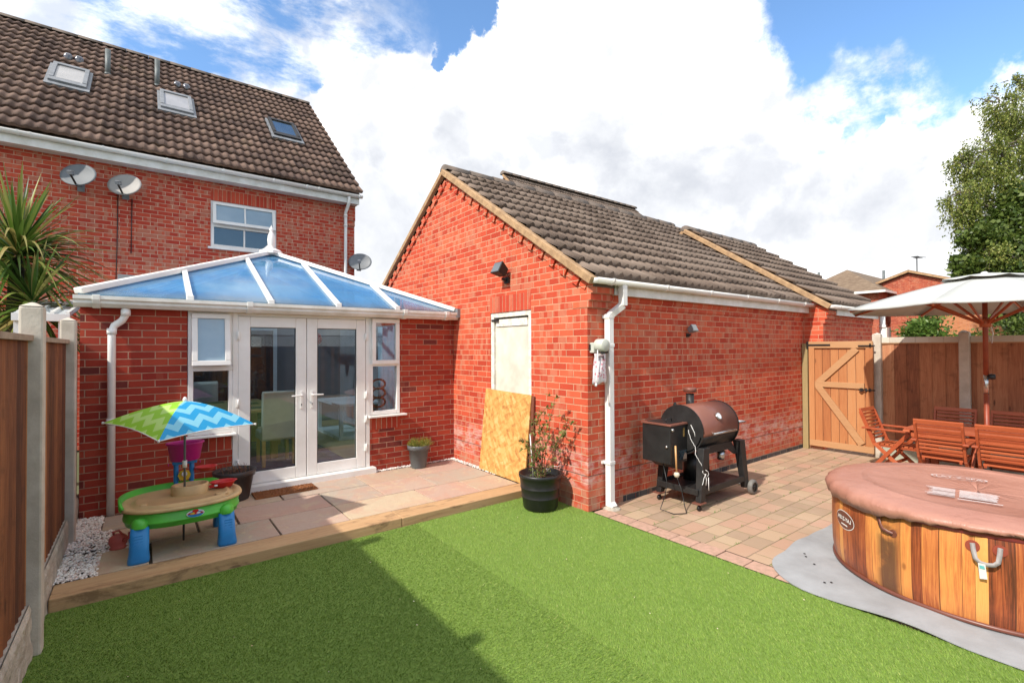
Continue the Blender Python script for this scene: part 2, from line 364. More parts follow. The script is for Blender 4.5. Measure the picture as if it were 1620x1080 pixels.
        o = bpy.data.objects.new(name, me); COL.objects.link(o)
        if parent is not None:
            o.parent = parent; o['_base'] = tuple(off) if parent is not None else (0, 0, 0)
        if bevel:
            b = o.modifiers.new('bevel', 'BEVEL'); b.width = bevel; b.segments = 2; b.limit_method = 'ANGLE'; b.angle_limit = R(40)
        if solid:
            b = o.modifiers.new('solid', 'SOLIDIFY'); b.thickness = solid; b.offset = 0
        if label: o['label'] = label
        if kind: o['kind'] = kind
        return o
def thing(name, label, cat, loc=(0, 0, 0), group=None, local=False, rz=0.):
    o = bpy.data.objects.new(name, None); COL.objects.link(o); o.location = loc; o.rotation_euler = (0, 0, rz)
    o['label'] = label; o['category'] = cat
    if group: o['group'] = group
    o['_base'] = (0, 0, 0) if local else tuple(loc)
    o.empty_display_size = .1
    return o
def tag(o, label, cat, group=None, kind=None):
    o['label'] = label; o['category'] = cat
    if group: o['group'] = group
    if kind: o['kind'] = kind
    return o
def copy_tree(o, parent=None):
    c = o.copy(); COL.objects.link(c); c.parent = parent
    if parent is not None: c.matrix_parent_inverse = o.matrix_parent_inverse.copy()
    for ch in [x for x in COL.objects if x.parent == o]: copy_tree(ch, c)
    return c
def pyramid_post(mb, x, y, z0, z1, w=.1, cap=.03):
    h = w / 2
    mb.box(x - h, y - h, z0, x + h, y + h, z1)
    mb.add([(x - h, y - h, z1), (x + h, y - h, z1), (x + h, y + h, z1), (x - h, y + h, z1), (x, y, z1 + cap)], [(0, 1, 4), (1, 2, 4), (2, 3, 4), (3, 0, 4)])
# ------------------------------------------------------------------ more materials
def glassmat(name, tint, refl, rough=.01):
    m, nt, b, o = newmat(name); nt.nodes.remove(b)
    t = N(nt, 'ShaderNodeBsdfTransparent'); t.inputs[0].default_value = (*tint, 1)
    g = N(nt, 'ShaderNodeBsdfGlossy'); g.inputs['Roughness'].default_value = rough; g.inputs['Color'].default_value = (.95, .97, 1, 1)
    lw = N(nt, 'ShaderNodeLayerWeight'); lw.inputs[0].default_value = .35
    f = math_(nt, 'MULTIPLY_ADD', lw.outputs['Facing'], .22, refl, clamp=True)
    mx = N(nt, 'ShaderNodeMixShader'); L(nt, f, mx.inputs[0]); L(nt, t.outputs[0], mx.inputs[1]); L(nt, g.outputs[0], mx.inputs[2]); L(nt, mx.outputs[0], o.inputs[0])
    return m
glass = glassmat('door_glass', (.92, .95, .94), .045)
darkglass = plain('dark_window_glass', (.035, .05, .06), (.02, .03, .035), .05, 2., spec=1., coat=1.)
paleglass = plain('curtain_and_sky_glass', (.30, .38, .42), (.24, .32, .36), .12, 2., spec=.8, coat=1.)  # pale base colour holds the curtain and the sky reflected in tilted panes
blind = plain('roller_blind', (.33, .32, .32), (.27, .265, .265), .3, 3., coat=.3)
def roofglass():
    m, nt, b, o = newmat('blue_roof_glazing')
    tc = N(nt, 'ShaderNodeTexCoord'); n = noise_(nt, tc.outputs['Object'], 1.3, 4, .6, .4, (.5, 2.5, 1))
    dirt = noise_(nt, tc.outputs['Object'], 12, 5, .7, .2, (.5, 1.5, 1))
    c = ramp_(nt, n, ((.3, (.06, .27, .56)), (.7, (.20, .50, .74))))
    sp_ = N(nt, 'ShaderNodeSeparateXYZ'); gg = N(nt, 'ShaderNodeNewGeometry'); L(nt, gg.outputs['Position'], sp_.inputs[0]); low = math_(nt, 'MULTIPLY', sstep(nt, math_(nt, 'MULTIPLY_ADD', dirt, -.16, sp_.outputs[2]), 2.34, 2.20), .7)
    c = mix_(nt, math_(nt, 'MULTIPLY', sstep(nt, dirt, .45, .75), .22), c, (.42, .52, .56))
    c = mix_(nt, low, c, (.22, .24, .20))
    L(nt, c, b.inputs['Base Color']); b.inputs['Roughness'].default_value = .04; b.inputs['Specular IOR Level'].default_value = 1.; b.inputs['Coat Weight'].default_value = 1.; b.inputs['Coat IOR'].default_value = 1.7; b.inputs['Coat Roughness'].default_value = .02
    t = N(nt, 'ShaderNodeBsdfTransparent'); t.inputs[0].default_value = (.66, .82, .97, 1)
    mx = N(nt, 'ShaderNodeMixShader'); mx.inputs[0].default_value = .46; L(nt, t.outputs[0], mx.inputs[1]); L(nt, b.outputs[0], mx.inputs[2]); L(nt, mx.outputs[0], o.inputs[0])
    return m
roofgl = roofglass()

# ------------------------------------------------------------------ ground
def ground():
    m, nt, b, o = newmat('far_ground'); tc = N(nt, 'ShaderNodeTexCoord')
    n = noise_(nt, tc.outputs['Object'], .3, 6, .6)
    L(nt, ramp_(nt, n, ((.3, (.06, .09, .03)), (.7, (.13, .13, .08)))), b.inputs['Base Color']); b.inputs['Roughness'].default_value = .95
    mb = MB(); mb.quad((-300, -300, -.03), (500, -300, -.03), (500, 500, -.03), (-300, 500, -.03))
    tag_k = mb.build('ground', m); tag_k['kind'] = 'structure'
    m, nt, b, o = newmat('lawn_backing'); tc = N(nt, 'ShaderNodeTexCoord')
    L(nt, ramp_(nt, noise_(nt, tc.outputs['Object'], 60, 4, .7), ((.3, (.10, .165, .025)), (.7, (.17, .26, .045)))), b.inputs['Base Color']); b.inputs['Roughness'].default_value = .95
    mb = MB(); mb.quad((-.50, -5.9, 0), (3.80, -5.9, 0), (3.80, 4.44, 0), (-.50, 4.44, 0)); q = mb.build('lawn', m); q['kind'] = 'structure'
ground()
def turf():
    m, nt, b, o = newmat('artificial_turf'); r = rnd(nt); g = N(nt, 'ShaderNodeNewGeometry')
    c = ramp_(nt, r, ((0., (.10, .19, .024)), (.4, (.195, .32, .044)), (.85, (.28, .40, .066)), (.97, (.40, .46, .12)), (1., (.44, .42, .18))))
    P = g.outputs['Position']; sp_ = N(nt, 'ShaderNodeSeparateXYZ'); L(nt, P, sp_.inputs[0])
    # the second roll of turf is a touch yellower; a few worn brown patches
    roll2 = sstep(nt, sp_.outputs[0], 2.16, 2.17)
    c = mix_(nt, math_(nt, 'MULTIPLY', roll2, .30), c, (.16, .26, .03))
    worn = sstep(nt, noise_(nt, P, 2.2, 4, .6), .66, .8)
    c = mix_(nt, math_(nt, 'MULTIPLY', worn, .3), c, (.26, .20, .07))
    c = mix_(nt, math_(nt, 'MULTIPLY', sstep(nt, noise_(nt, P, 3., 5, .75), .35, .7), .3), c, (.13, .24, .03))
    L(nt, c, b.inputs['Base Color']); b.inputs['Roughness'].default_value = .55; b.inputs['Specular IOR Level'].default_value = .3
    # blades, denser near the camera's part of the lawn
    n = 560000
    x = rng.uniform(-.5, 3.80, n); y = rng.uniform(0.2, 4.43, n); near = rng.random(n) < np.clip(3.4 / (np.hypot(x, y) + .3), .42, 1)
    # what the photo can see only
    c52, s52 = math.cos(yaw), math.sin(yaw)
    dep = x * c52 + y * s52
    near &= dep > 1.9
    x = x[near]; y = y[near]; n = len(x)
    h = rng.uniform(.006, .017, n); w = rng.uniform(.0008, .0018, n); a = rng.uniform(0, 2 * np.pi, n)
    lean = np.where(x < 2.165, -.9, .9) + rng.normal(0, .5, n); lx = rng.normal(0, .55, n)
    tip = np.c_[x + lx * h, y + lean * h * .8, h]
    dx, dy = np.cos(a) * w, np.sin(a) * w
    co = np.empty((n, 3, 3)); co[:, 0] = np.c_[x - dx, y - dy, np.zeros(n)]; co[:, 1] = np.c_[x + dx, y + dy, np.zeros(n)]; co[:, 2] = tip
    npmesh('turf', co.reshape(-1, 3), n, 3, m, 'stuff', 'short green artificial grass blades covering the lawn', 'turf')
def npmesh(name, co, nf, k, mat, kind=None, label=None, cat=None, parent=None):
    me = bpy.data.meshes.new(name); nv = len(co)
    me.vertices.add(nv); me.vertices.foreach_set('co', np.ascontiguousarray(co, dtype=np.float32).ravel())
    me.loops.add(nf * k); me.loops.foreach_set('vertex_index', np.arange(nf * k, dtype=np.int32))
    me.polygons.add(nf); me.polygons.foreach_set('loop_start', np.arange(0, nf * k, k, dtype=np.int32))
    me.update(calc_edges=True); me.validate(); me.materials.append(mat)
    o = bpy.data.objects.new(name, me); COL.objects.link(o)
    if kind: o['kind'] = kind
    if label: o['label'] = label
    if cat: o['category'] = cat
    if parent is not None: o.parent = parent
    return o
turf()
def litter():
    m = plain('dry_petal', (.75, .68, .55), (.45, .28, .14), .8, 30.)
    mb = MB()
    for i in range(90):
        x, y = random.uniform(-.4, 3.7), random.uniform(1.3, 4.3); s = random.uniform(.002, .007); a = random.uniform(0, 6.3); z = random.uniform(.018, .026)
        c_, s_ = math.cos(a), math.sin(a)
        mb.add([(x - s * c_, y - s * s_, z), (x + s * s_ * .5, y - s * c_ * .5, z + .004), (x + s * c_, y + s * s_, z + .002), (x - s * s_ * .5, y + s * c_ * .5, z)], [(0, 1, 2, 3)])
    o = mb.build('fallen_petals', m); tag(o, 'small pale petals and dry leaf bits scattered on the turf', 'litter', kind='stuff')
litter()
def paving():
    m, nt, b, o = newmat('block_paving')
    uv = N(nt, 'ShaderNodeUVMap'); v = uv.outputs[0]
    def bt_(w, h, off, v=v):
        wob = N(nt, 'ShaderNodeVectorMath'); wob.operation = 'MULTIPLY_ADD'; cb = N(nt, 'ShaderNodeCombineXYZ')
        L(nt, noise_(nt, v, 9, 3, .6), cb.inputs[0]); L(nt, noise_(nt, v, 11, 3, .6), cb.inputs[1])
        L(nt, cb.outputs[0], wob.inputs[0]); wob.inputs[1].default_value = (.012, .012, 0); L(nt, v, wob.inputs[2])
        t = N(nt, 'ShaderNodeTexBrick'); L(nt, wob.outputs[0], t.inputs['Vector']); t.inputs['Scale'].default_value = 1
        t.inputs['Brick Width'].default_value = w; t.inputs['Row Height'].default_value = h; t.inputs['Mortar Size'].default_value = .0045
        t.inputs['Mortar Smooth'].default_value = .35; t.offset = off; t.squash = .72; t.squash_frequency = 3
        t.inputs['Color1'].default_value = (0, 0, 0, 1); t.inputs['Color2'].default_value = (1, 1, 1, 1); t.inputs['Mortar'].default_value = (.5,) * 3 + (1,)
        return t
    t = bt_(.265, .185, .42)
    c = ramp_(nt, t.outputs['Color'], ((0., (.33, .235, .155)), (.3, (.43, .30, .195)), (.55, (.46, .275, .185)), (.8, (.47, .35, .22)), (1., (.50, .28, .20))))
    g = noise_(nt, v, 110, 4, .7)
    c = mix_(nt, math_(nt, 'MULTIPLY', g, .5), c, (.30, .19, .13)); c = mix_(nt, math_(nt, 'MULTIPLY', sstep(nt, noise_(nt, v, 1.6, 5, .65), .45, .75), .35), c, (.5, .38, .28))
    jm = sstep(nt, noise_(nt, v, 5, 4, .7), .42, .62)
    j = mix_(nt, jm, (.29, .205, .135), (.19, .21, .06))
    c = mix_(nt, t.outputs['Fac'], c, j)
    L(nt, c, b.inputs['Base Color']); b.inputs['Roughness'].default_value = .9
    bump(nt, b, math_(nt, 'ADD', math_(nt, 'MULTIPLY', t.outputs['Fac'], -1.), math_(nt, 'MULTIPLY', g, .2)), .008)
    mb = MB(); mb.quad((3.98, -5.9, .006), (9.2, -5.9, .006), (9.2, 3.64, .006), (3.98, 3.64, .006))
    mb.quad((9.2, -5.9, .006), (16, -5.9, .006), (16, 3.4, .006), (9.2, 3.4, .006))
    o = mb.build('paving', m); o['kind'] = 'structure'
    # header course along the lawn, real blocks
    m2 = plain('edging_block', (.50, .30, .225), (.38, .24, .17), .9, 25., bmp=.003)
    mb = MB(); y = -5.9
    while y < 3.55:
        l = random.choice((.21, .235, .24)); z = .008 + random.uniform(-.002, .003); mb.box(3.81, y + .004, -.02, 3.972, min(y + l - .004, 3.58), z); y += l
    o = mb.build('paving_edge', m2, bevel=.004); o['kind'] = 'structure'
    mb = MB(); mb.box(3.796, -5.9, -.02, 3.806, 3.58, .003); o = mb.build('edging_strip', darkmetal); o['kind'] = 'structure'
    # weeds in the joints
    w = plain('joint_weed', (.16, .26, .05), (.08, .15, .03), .7, 30.)
    mb = MB()
    for i in range(200):
        x = random.uniform(4.0, 8.8); y = round(random.uniform(.2, 3.4) / .185) * .185 + random.uniform(-.006, .006)
        if math.hypot(x - 5, y - .8) < 1.25: continue
        for k in range(random.randint(2, 7)):
            a = random.uniform(0, 6.3); s = random.uniform(.005, .022)
            px, py = x + random.uniform(-.03, .03), y + random.uniform(-.004, .004)
            mb.add([(px - s * .2 * math.sin(a), py + s * .2 * math.cos(a), .007), (px + s * .2 * math.sin(a), py - s * .2 * math.cos(a), .007), (px + s * math.cos(a), py + s * math.sin(a), .007 + s * .8)], [(0, 1, 2)])
    tag(mb.build('joint_weeds', w), 'tiny green weeds and moss growing in the paving joints', 'weeds', kind='stuff')
paving()
def patio():
    m, nt, b, o = newmat('sandstone'); r = rnd(nt); tc = N(nt, 'ShaderNodeTexCoord'); P = tc.outputs['Object']
    c = ramp_(nt, r, ((0., (.47, .36, .26)), (.2, (.54, .44, .30)), (.4, (.49, .34, .27)), (.6, (.42, .36, .29)), (.8, (.50, .37, .29)), (1., (.56, .47, .32))), 'CONSTANT')
    ad = N(nt, 'ShaderNodeVectorMath'); ad.operation = 'ADD'; L(nt, P, ad.inputs[0]); cb = N(nt, 'ShaderNodeCombineXYZ'); L(nt, math_(nt, 'MULTIPLY', r, 19.), cb.inputs[2]); L(nt, cb.outputs[0], ad.inputs[1])
    n = noise_(nt, ad.outputs[0], 1.9, 5, .6, 1.5)
    c = mix_(nt, math_(nt, 'MULTIPLY', sstep(nt, n, .4, .65), .5), c, (.52, .28, .20))
    c = mix_(nt, math_(nt, 'MULTIPLY', sstep(nt, noise_(nt, ad.outputs[0], 3.1, 6, .7, 2.), .55, .62), .4), c, (.60, .50, .30))
    c = mix_(nt, math_(nt, 'MULTIPLY', noise_(nt, P, 30, 5, .7), .35), c, (.30, .22, .16))
    L(nt, c, b.inputs['Base Color']); b.inputs['Roughness'].default_value = .75
    bump(nt, b, noise_(nt, P, 14, 6, .65, .5), .008)
    mb = MB()
    lay = []   # slabs x0,x1,y0,y1
    ys = (4.715, 5.25, 5.79, 6.30)
    rows = [[(-.30, .06), (.06, 1.0), (1.0, 1.62), (1.62, 2.55), (2.55, 3.15), (3.15, 3.68)],
            [(-.20, .42), (.42, .74), (.74, 1.62), (1.62, 2.2), (2.2, 2.86), (2.86, 3.68)],
            [(-.30, .16), (.16, .74), (.74, 1.25), (1.25, 2.2), (2.2, 3.0), (3.0, 3.68)]]
    for i, row in enumerate(rows):
        for x0, x1 in row:
            z = .085 + random.uniform(-.002, .002); g = .011 if x0 < .8 else .0055
            mb.box(x0 + g, ys[i] + g, .05, x1 - g, ys[i + 1] - g, z)
    o = mb.build('patio', m, bevel=.005); o['kind'] = 'structure'
    mb = MB(); mb.box(-.50, 4.68, -.02, 3.77, 6.41, .066); o = mb.build('patio_bed', plain('joint_sand', (.16, .12, .085), (.04, .033, .025), .95, 20.)); o['kind'] = 'structure'
patio()
def gravel():
    m, nt, b, o = newmat('white_pebbles'); r = rnd(nt)
    L(nt, ramp_(nt, r, ((0., (.62, .50, .44)), (.3, (.78, .72, .66)), (.8, (.84, .82, .78)), (1., (.55, .36, .30)))), b.inputs['Base Color']); b.inputs['Roughness'].default_value = .7
    ph = (1 + 5 ** .5) / 2
    iv = [(-1, ph, 0), (1, ph, 0), (-1, -ph, 0), (1, -ph, 0), (0, -1, ph), (0, 1, ph), (0, -1, -ph), (0, 1, -ph), (ph, 0, -1), (ph, 0, 1), (-ph, 0, -1), (-ph, 0, 1)]
    iv = [Vector(p).normalized() for p in iv]
    fi = [(0, 11, 5), (0, 5, 1), (0, 1, 7), (0, 7, 10), (0, 10, 11), (1, 5, 9), (5, 11, 4), (11, 10, 2), (10, 7, 6), (7, 1, 8), (3, 9, 4), (3, 4, 2), (3, 2, 6), (3, 6, 8), (3, 8, 9), (4, 9, 5), (2, 4, 11), (6, 2, 10), (8, 6, 7), (9, 8, 1)]
    mb = MB()
    def peb(x, y, z, s):
        M = Matrix.Rotation(random.uniform(0, 6.3), 3, 'Z') @ Matrix.Rotation(random.uniform(-.6, .6), 3, 'X')
        sc = (s * random.uniform(.8, 1.5), s * random.uniform(.6, 1.), s * random.uniform(.4, .8))
        mb.add([Vector((x, y, z)) + M @ Vector((p.x * sc[0], p.y * sc[1], p.z * sc[2])) for p in iv], fi, True)
    def xr(y): return -.26 if y < 5.2 else (-.08 if y < 5.45 else (-.20 if y < 5.8 else -.30))
    for i in range(2200):
        y = random.uniform(4.72, 6.36); x = random.uniform(-.50, xr(y)); peb(x, y, .079 + random.uniform(0, .012), random.uniform(.008, .015))
    for i in range(420):
        peb(random.uniform(2.5, 3.75), random.uniform(6.32, 6.39), .08 + random.uniform(0, .01), random.uniform(.007, .013))
    for i in range(420):
        peb(random.uniform(3.69, 3.76), random.uniform(5.2, 6.39), .08 + random.uniform(0, .01), random.uniform(.007, .013))
    tag(mb.build('white_gravel', m), 'white and pink pebbles filling the strip beside fence and walls', 'gravel', kind='stuff')
gravel()
for i, (x0, x1, lab) in enumerate(((-.49, 2.03, 'long muddy timber sleeper edging the patio, from the left fence to the joint'), (2.034, 3.765, 'shorter clean timber sleeper edging the patio, reaching the garage wall'))):
    mb = MB(); mb.box(x0, 4.445, -.01, x1, 4.705, .088 - .002 * i)
    tag(mb.build('timber_sleeper', sleeper_w, bevel=.008), lab, 'sleeper', 'timber sleepers edging the patio')

# ------------------------------------------------------------------ roof tiles
def tiled(mb, x0, x1, yE, zE, yR, zR, period=.15, expo=.345, amp=.024, kind='s', lift=.030, sub=8):
    d = Vector((0, yR - yE, zR - zE)); ln = d.length; d /= ln
    nrm = Vector((1, 0, 0)).cross(d); nrm = nrm if nrm.z > 0 else -nrm
    n = max(1, round(ln / expo)); e = ln / n
    k = max(2, int((x1 - x0) / period * sub)); xs = [x0 + (x1 - x0) * i / k for i in range(k + 1)]
    def prof(x):
        t = (x / period) % 1.
        if kind == 's': return amp * (.5 + .5 * math.cos(2 * math.pi * t))
        return amp * max(0., math.cos(2 * math.pi * (t - .5)) + .35) / 1.35
    base = Vector((0, yE, zE)); P = [prof(x) for x in xs]
    for i in range(n):
        s0 = i * e; s1 = (i + 1) * e + .03
        vs = []; jit = {}
        for li, (s_, hh, pm) in enumerate(((s0 + .03, -.012, .35), (s0, lift, 1.), (s1, .002, 1.))):
            for j, x in enumerate(xs):
                tl = int(x / (2 * period)); q = jit.setdefault(tl, random.uniform(-.003, .004))
                c = base + d * s_ + nrm * (P[j] * pm + hh + (q if li < 2 else 0)); vs.append((x, c.y + (random.uniform(-.002, .002) if li < 2 else 0), c.z))
        fs = []; uvs = []; m = k + 1
        for li in range(2):
            for j in range(k):
                fs.append((li * m + j, li * m + j + 1, (li + 1) * m + j + 1, (li + 1) * m + j))
                u0, u1 = xs[j] / (2 * period), xs[j + 1] / (2 * period); um = math.floor((u0 + u1) / 2) + .5
                uvs.append([(um, i + .5)] * 4)
        mb.add(vs, fs, True, uvs)
def ridge_caps(mb, x0, x1, y, z, r=.11, l=.45):
    x = x0
    while x < x1 - .05:
        xe = min(x + l, x1); vs = []; n = 7
        for xx, rr in ((x, r + .008), (xe - .004, r)):
            for k in range(n):
                t = math.pi * k / (n - 1); vs.append((xx, y + rr * math.cos(t), z - .03 + rr * .85 * math.sin(t)))
        mb.add(vs, [(k, k + 1, n + k + 1, n + k) for k in range(n - 1)] + [tuple(range(n)), tuple(range(n, 2 * n))[::-1]], True); x = xe
def gutter(root, x0, x1, y, z, r=.055, brk=.9, mat=upvc, unions=(), name='gutter'):
    mb = MB(); n = 9
    for rr, in ((r,),):
        vs = []
        for xx in (x0, x1):
            for k in range(n):
                t = math.pi + math.pi * k / (n - 1); vs.append((xx, y + rr * math.cos(t), z + rr * math.sin(t)))
            vs += [(xx, y + rr - .006, z), (xx, y - rr + .006, z)]
            for k in range(n):
                pass
        m = n + 2
        fs = [(k, k + 1, m + k + 1, m + k) for k in range(n - 1)] + [(n - 1, n, m + n, m + n - 1), (0, m, m + n + 1, n + 1)]
        fs += [tuple(list(range(n)) ), tuple([m + k for k in range(n)][::-1])]
        mb.add(vs, fs, True)
    g = mb.build(name, mat, root, solid=0)
    mb = MB(); x = x0 + .25
    allb = list(unions) + [x + i * brk for i in range(int((x1 - x0) / brk) + 1) if x + i * brk < x1]
    for x in allb:
        vs = []
        for xx in (x - .015, x + .015):
            for k in range(n):
                t = math.pi * .97 + math.pi * 1.06 * k / (n - 1); vs.append((xx, y + (r + .007) * math.cos(t), z + (r + .007) * math.sin(t)))
        mb = MB(); mb.add(vs, [(k, k + 1, n + k + 1, n + k) for k in range(n - 1)] + [tuple(range(n)), tuple(range(n, 2 * n))], False); mb.build('gutter_bracket', mat, g)
    return g

# ------------------------------------------------------------------ terraced house
def house():
    t = thing('terraced_house', 'tall red brick house with brown pantiled roof behind the conservatory', 'house', (0, 11.25, 0))
    x0, x1, yw = -8., 3.95, 11.25
    mb = MB(); zt = 5.22
    # front wall with the window opening and the opening into the conservatory
    wx0, wx1, wz0, wz1 = 1.07, 2.27, 3.78, 4.71
    for a in ((x0, 2.6, x1, 3.78), (x0, 3.78, wx0, zt), (wx1, 3.78, x1, zt), (wx0, 4.945, wx1, zt), (x0, 0, -.2, 2.6), (3.4, 0, x1, 2.6)):
        mb.box(a[0], yw, a[1], a[2], yw + .28, a[3])
    # gable end wall (faces +x) and rear
    zr = 5.3 + (15.45 - 10.95) * .862
    mb.prism([(yw + .28, 0), (19.6, 0), (19.6, zt), (15.45, zr - .25), (yw + .28, zt)], 'x', x1 - .28, x1)
    mb.box(x0, 19.4, 0, x1 - .28, 19.6, zt)
    mb.box(3.7, yw - .06, 4.72, x1 + .0, yw, zt)      # corbelled kneeler
    mb.box(3.74, yw - .03, 4.6, x1, yw, 4.72)
    mb.build('wall', house_brick, t)
    mb = MB(); mb.box(wx0, yw, 4.71, wx1, yw + .1, 4.945); mb.build('soldier_course', soldier_brick, t)
    rf = MB(); tiled(rf, x0, 4.03, 10.93, 5.31, 15.45, 9.18, amp=.032, kind='s', lift=.042)
    ro = rf.build('roof', tiles_house, t)
    mb = MB(); mb.prism([(10.99, 5.28), (15.45, 9.13), (19.9, 5.28), (19.9, 5.2), (15.45, 9.03), (10.99, 5.2)], 'x', x0, 4.0); mb.build('roof_deck', ridge_m, ro)
    mb = MB(); ridge_caps(mb, x0, 4.03, 15.47, 9.22); mb.build('ridge_tiles', ridge_m, ro)
    mb = MB(); mb.box(x0, 10.985, 5.06, 3.97, 11.01, 5.26); mb.box(x0, 11.01, 5.07, 3.97, 11.25, 5.09); mb.build('fascia', upvc_old, t)
    gutter(t, x0, 4.02, 10.93, 5.25, .06, unions=(-1.6, 2.8))
    mb = MB(); mb.tube([(3.72, 10.94, 5.19), (3.72, 10.97, 5.03), (3.72, 11.18, 4.88), (3.72, 11.18, 4.7), (3.72, 11.18, 0.1)], .035); 
    for z in (4.78, 4.55, 3.2): mb.tube([(3.72, 11.18, z), (3.72, 11.18, z + .05)], .042); 
    mb.build('downpipe', upvc, t)
    # window
    w = MB(); y = yw + .05; f = .06
    w.box(wx0, y - .03, wz0, wx0 + f, y + .05, wz1); w.box(wx1 - f, y - .03, wz0, wx1, y + .05, wz1)
    w.box(wx0 + f, y - .03, wz0, wx1 - f, y + .05, wz0 + f); w.box(wx0 + f, y - .03, wz1 - f, wx1 - f, y + .05, wz1)
    w.box(wx0 + f, y - .035, 4.19, wx1 - f, y + .05, 4.27); w.box(1.655, y - .01, wz0 + f, 1.685, y + .03, 4.19)
    wo = w.build('window', upvc, t, bevel=.004)
    mb = MB(); mb.box(wx0 - .05, yw - .07, wz0 - .045, wx1 + .05, yw + .1, wz0 - .004); mb.build('sill', upvc, wo, bevel=.005)
    mb = MB(); mb.box(wx0 + f, y + .012, wz0 + f, wx1 - f, y + .018, 4.19); mb.build('pane', darkglass, wo)
    # open top-hung sash
    import itertools
    A = R(9); H = .44; py, pz = y - .045, wz1 - .03
    def rot(p): return (p[0], py - math.sin(A) * (pz - p[2]) + p[1], pz - math.cos(A) * (pz - p[2]))
    sa = MB()
    for b in ((wx0 + .03, -.03, pz - H, wx1 - .03, .03, pz - H + .06), (wx0 + .03, -.03, pz - .05, wx1 - .03, .03, pz), (wx0 + .03, -.03, pz - H + .06, wx0 + .09, .03, pz - .05), (wx1 - .09, -.03, pz - H + .06, wx1 - .03, .03, pz - .05), (1.655, -.02, pz - H + .06, 1.685, .02, pz - .05)):
        k = len(sa.v); sa.box(*b); sa.v[k:] = [rot(p) for p in sa.v[k:]]
    so_ = sa.build('sash', upvc, wo, bevel=.003)
    pa = MB(); pa.box(wx0 + .09, -.003, pz - H + .06, wx1 - .09, .003, pz - .05); pa.v = [rot(p) for p in pa.v]; pa.build('sash_pane', paleglass, wo)
    mb = MB(); mb.box(1.4, yw + .015, wz1 - .042, 1.95, yw + .02, wz1 - .02); mb.build('trickle_vent', darkmetal, wo)
    # roof windows
    d = Vector((0, 4.52, 3.87)).normalized(); nn = Vector((0, -d.z, d.y))
    def onroof(x, y, h): return Vector((x, y, 5.3 + (y - 10.95) * .862)) + nn * h
    def slab(mb, xa, xb, ya, yb, h0, h1):
        vs = [onroof(x, y, h) for h in (h0, h1) for y in (ya, yb) for x in (xa, xb)]
        mb.add(vs, [(0, 2, 3, 1), (4, 5, 7, 6), (0, 1, 5, 4), (2, 6, 7, 3), (0, 4, 6, 2), (1, 3, 7, 5)])
    for xa, xb, gm, lab in ((-1.46, -.90, blind, 'roof window with a pale blind, nearest the left edge'), (.29, .88, blind, 'middle roof window with a pale blind'), (2.5, 3.12, darkglass, 'dark roof window without a blind')):
        mb = MB(); ya, yb = 12.72, 13.54
        slab(mb, xa, xb, ya, ya + .12, .0, .13); slab(mb, xa, xb, yb - .08, yb, .0, .14); slab(mb, xa, xa + .07, ya + .12, yb - .08, .0, .14); slab(mb, xb - .07, xb, ya + .12, yb - .08, .0, .14)
        sk = mb.build('roof_window', lead if gm is blind else darkmetal, t, bevel=.006, label=lab)
        mb = MB(); slab(mb, xa + .07, xb - .07, ya + .12, yb - .08, .02, .112); mb.build('pane', gm, sk)
        mb = MB(); slab(mb, xa - .05, xb + .05, ya - .10, ya, .0, .088); slab(mb, xa - .05, xa, ya, yb, 0, .088); slab(mb, xb, xb + .05, ya, yb, 0, .088); mb.build('flashing', lead, sk)
        mb = MB(); slab(mb, xa + .1, xb - .1, ya + .125, ya + .15, .113, .118); mb.build('seal', darkmetal, sk)
    for xp, yp, zt_ in ((-.63, 13.83, 8.36), (.25, 13.9, 8.48)):
        mb = MB(); z = 5.3 + (yp - 10.95) * .862; mb.tube([(xp, yp, z - .1), (xp, yp, zt_)], .05, 12); mb.tube([(xp, yp, z + .0), (xp, yp, z + .05)], .062, 12); mb.build('vent_pipe', pipegrey, t)
    for xp, yp in ((-1.2, 14.1), (.75, 14.18)):
        mb = MB()
        for dx in (-.10, .08):
            c = onroof(xp + dx, yp, .05); mb.lathe([(0, .09), (.05, .085), (.075, .05), (.08, 0), (.06, -.06)], (c.x, c.y, c.z), 12, sx=1., sy=.8)
        mb.build('roof_vent', plain('vent_cowl', (.10, .10, .12), (.05, .05, .06), .25, 5., coat=1.) if xp < 0 else MATS['vent_cowl'], t)
    mb = MB(); mb.tube([(-.36, 11.235, 4.6), (-.37, 11.235, 3.5), (-.40, 11.235, 2.2)], .008, 6); mb.build('cable', blackpl, t)
    mb = MB(); mb.tube([(-.16, 11.235, 4.5), (-.165, 11.235, 3.95), (-.17, 11.235, 3.5)], .008, 6); mb.build('cable', blackpl, t)
house()
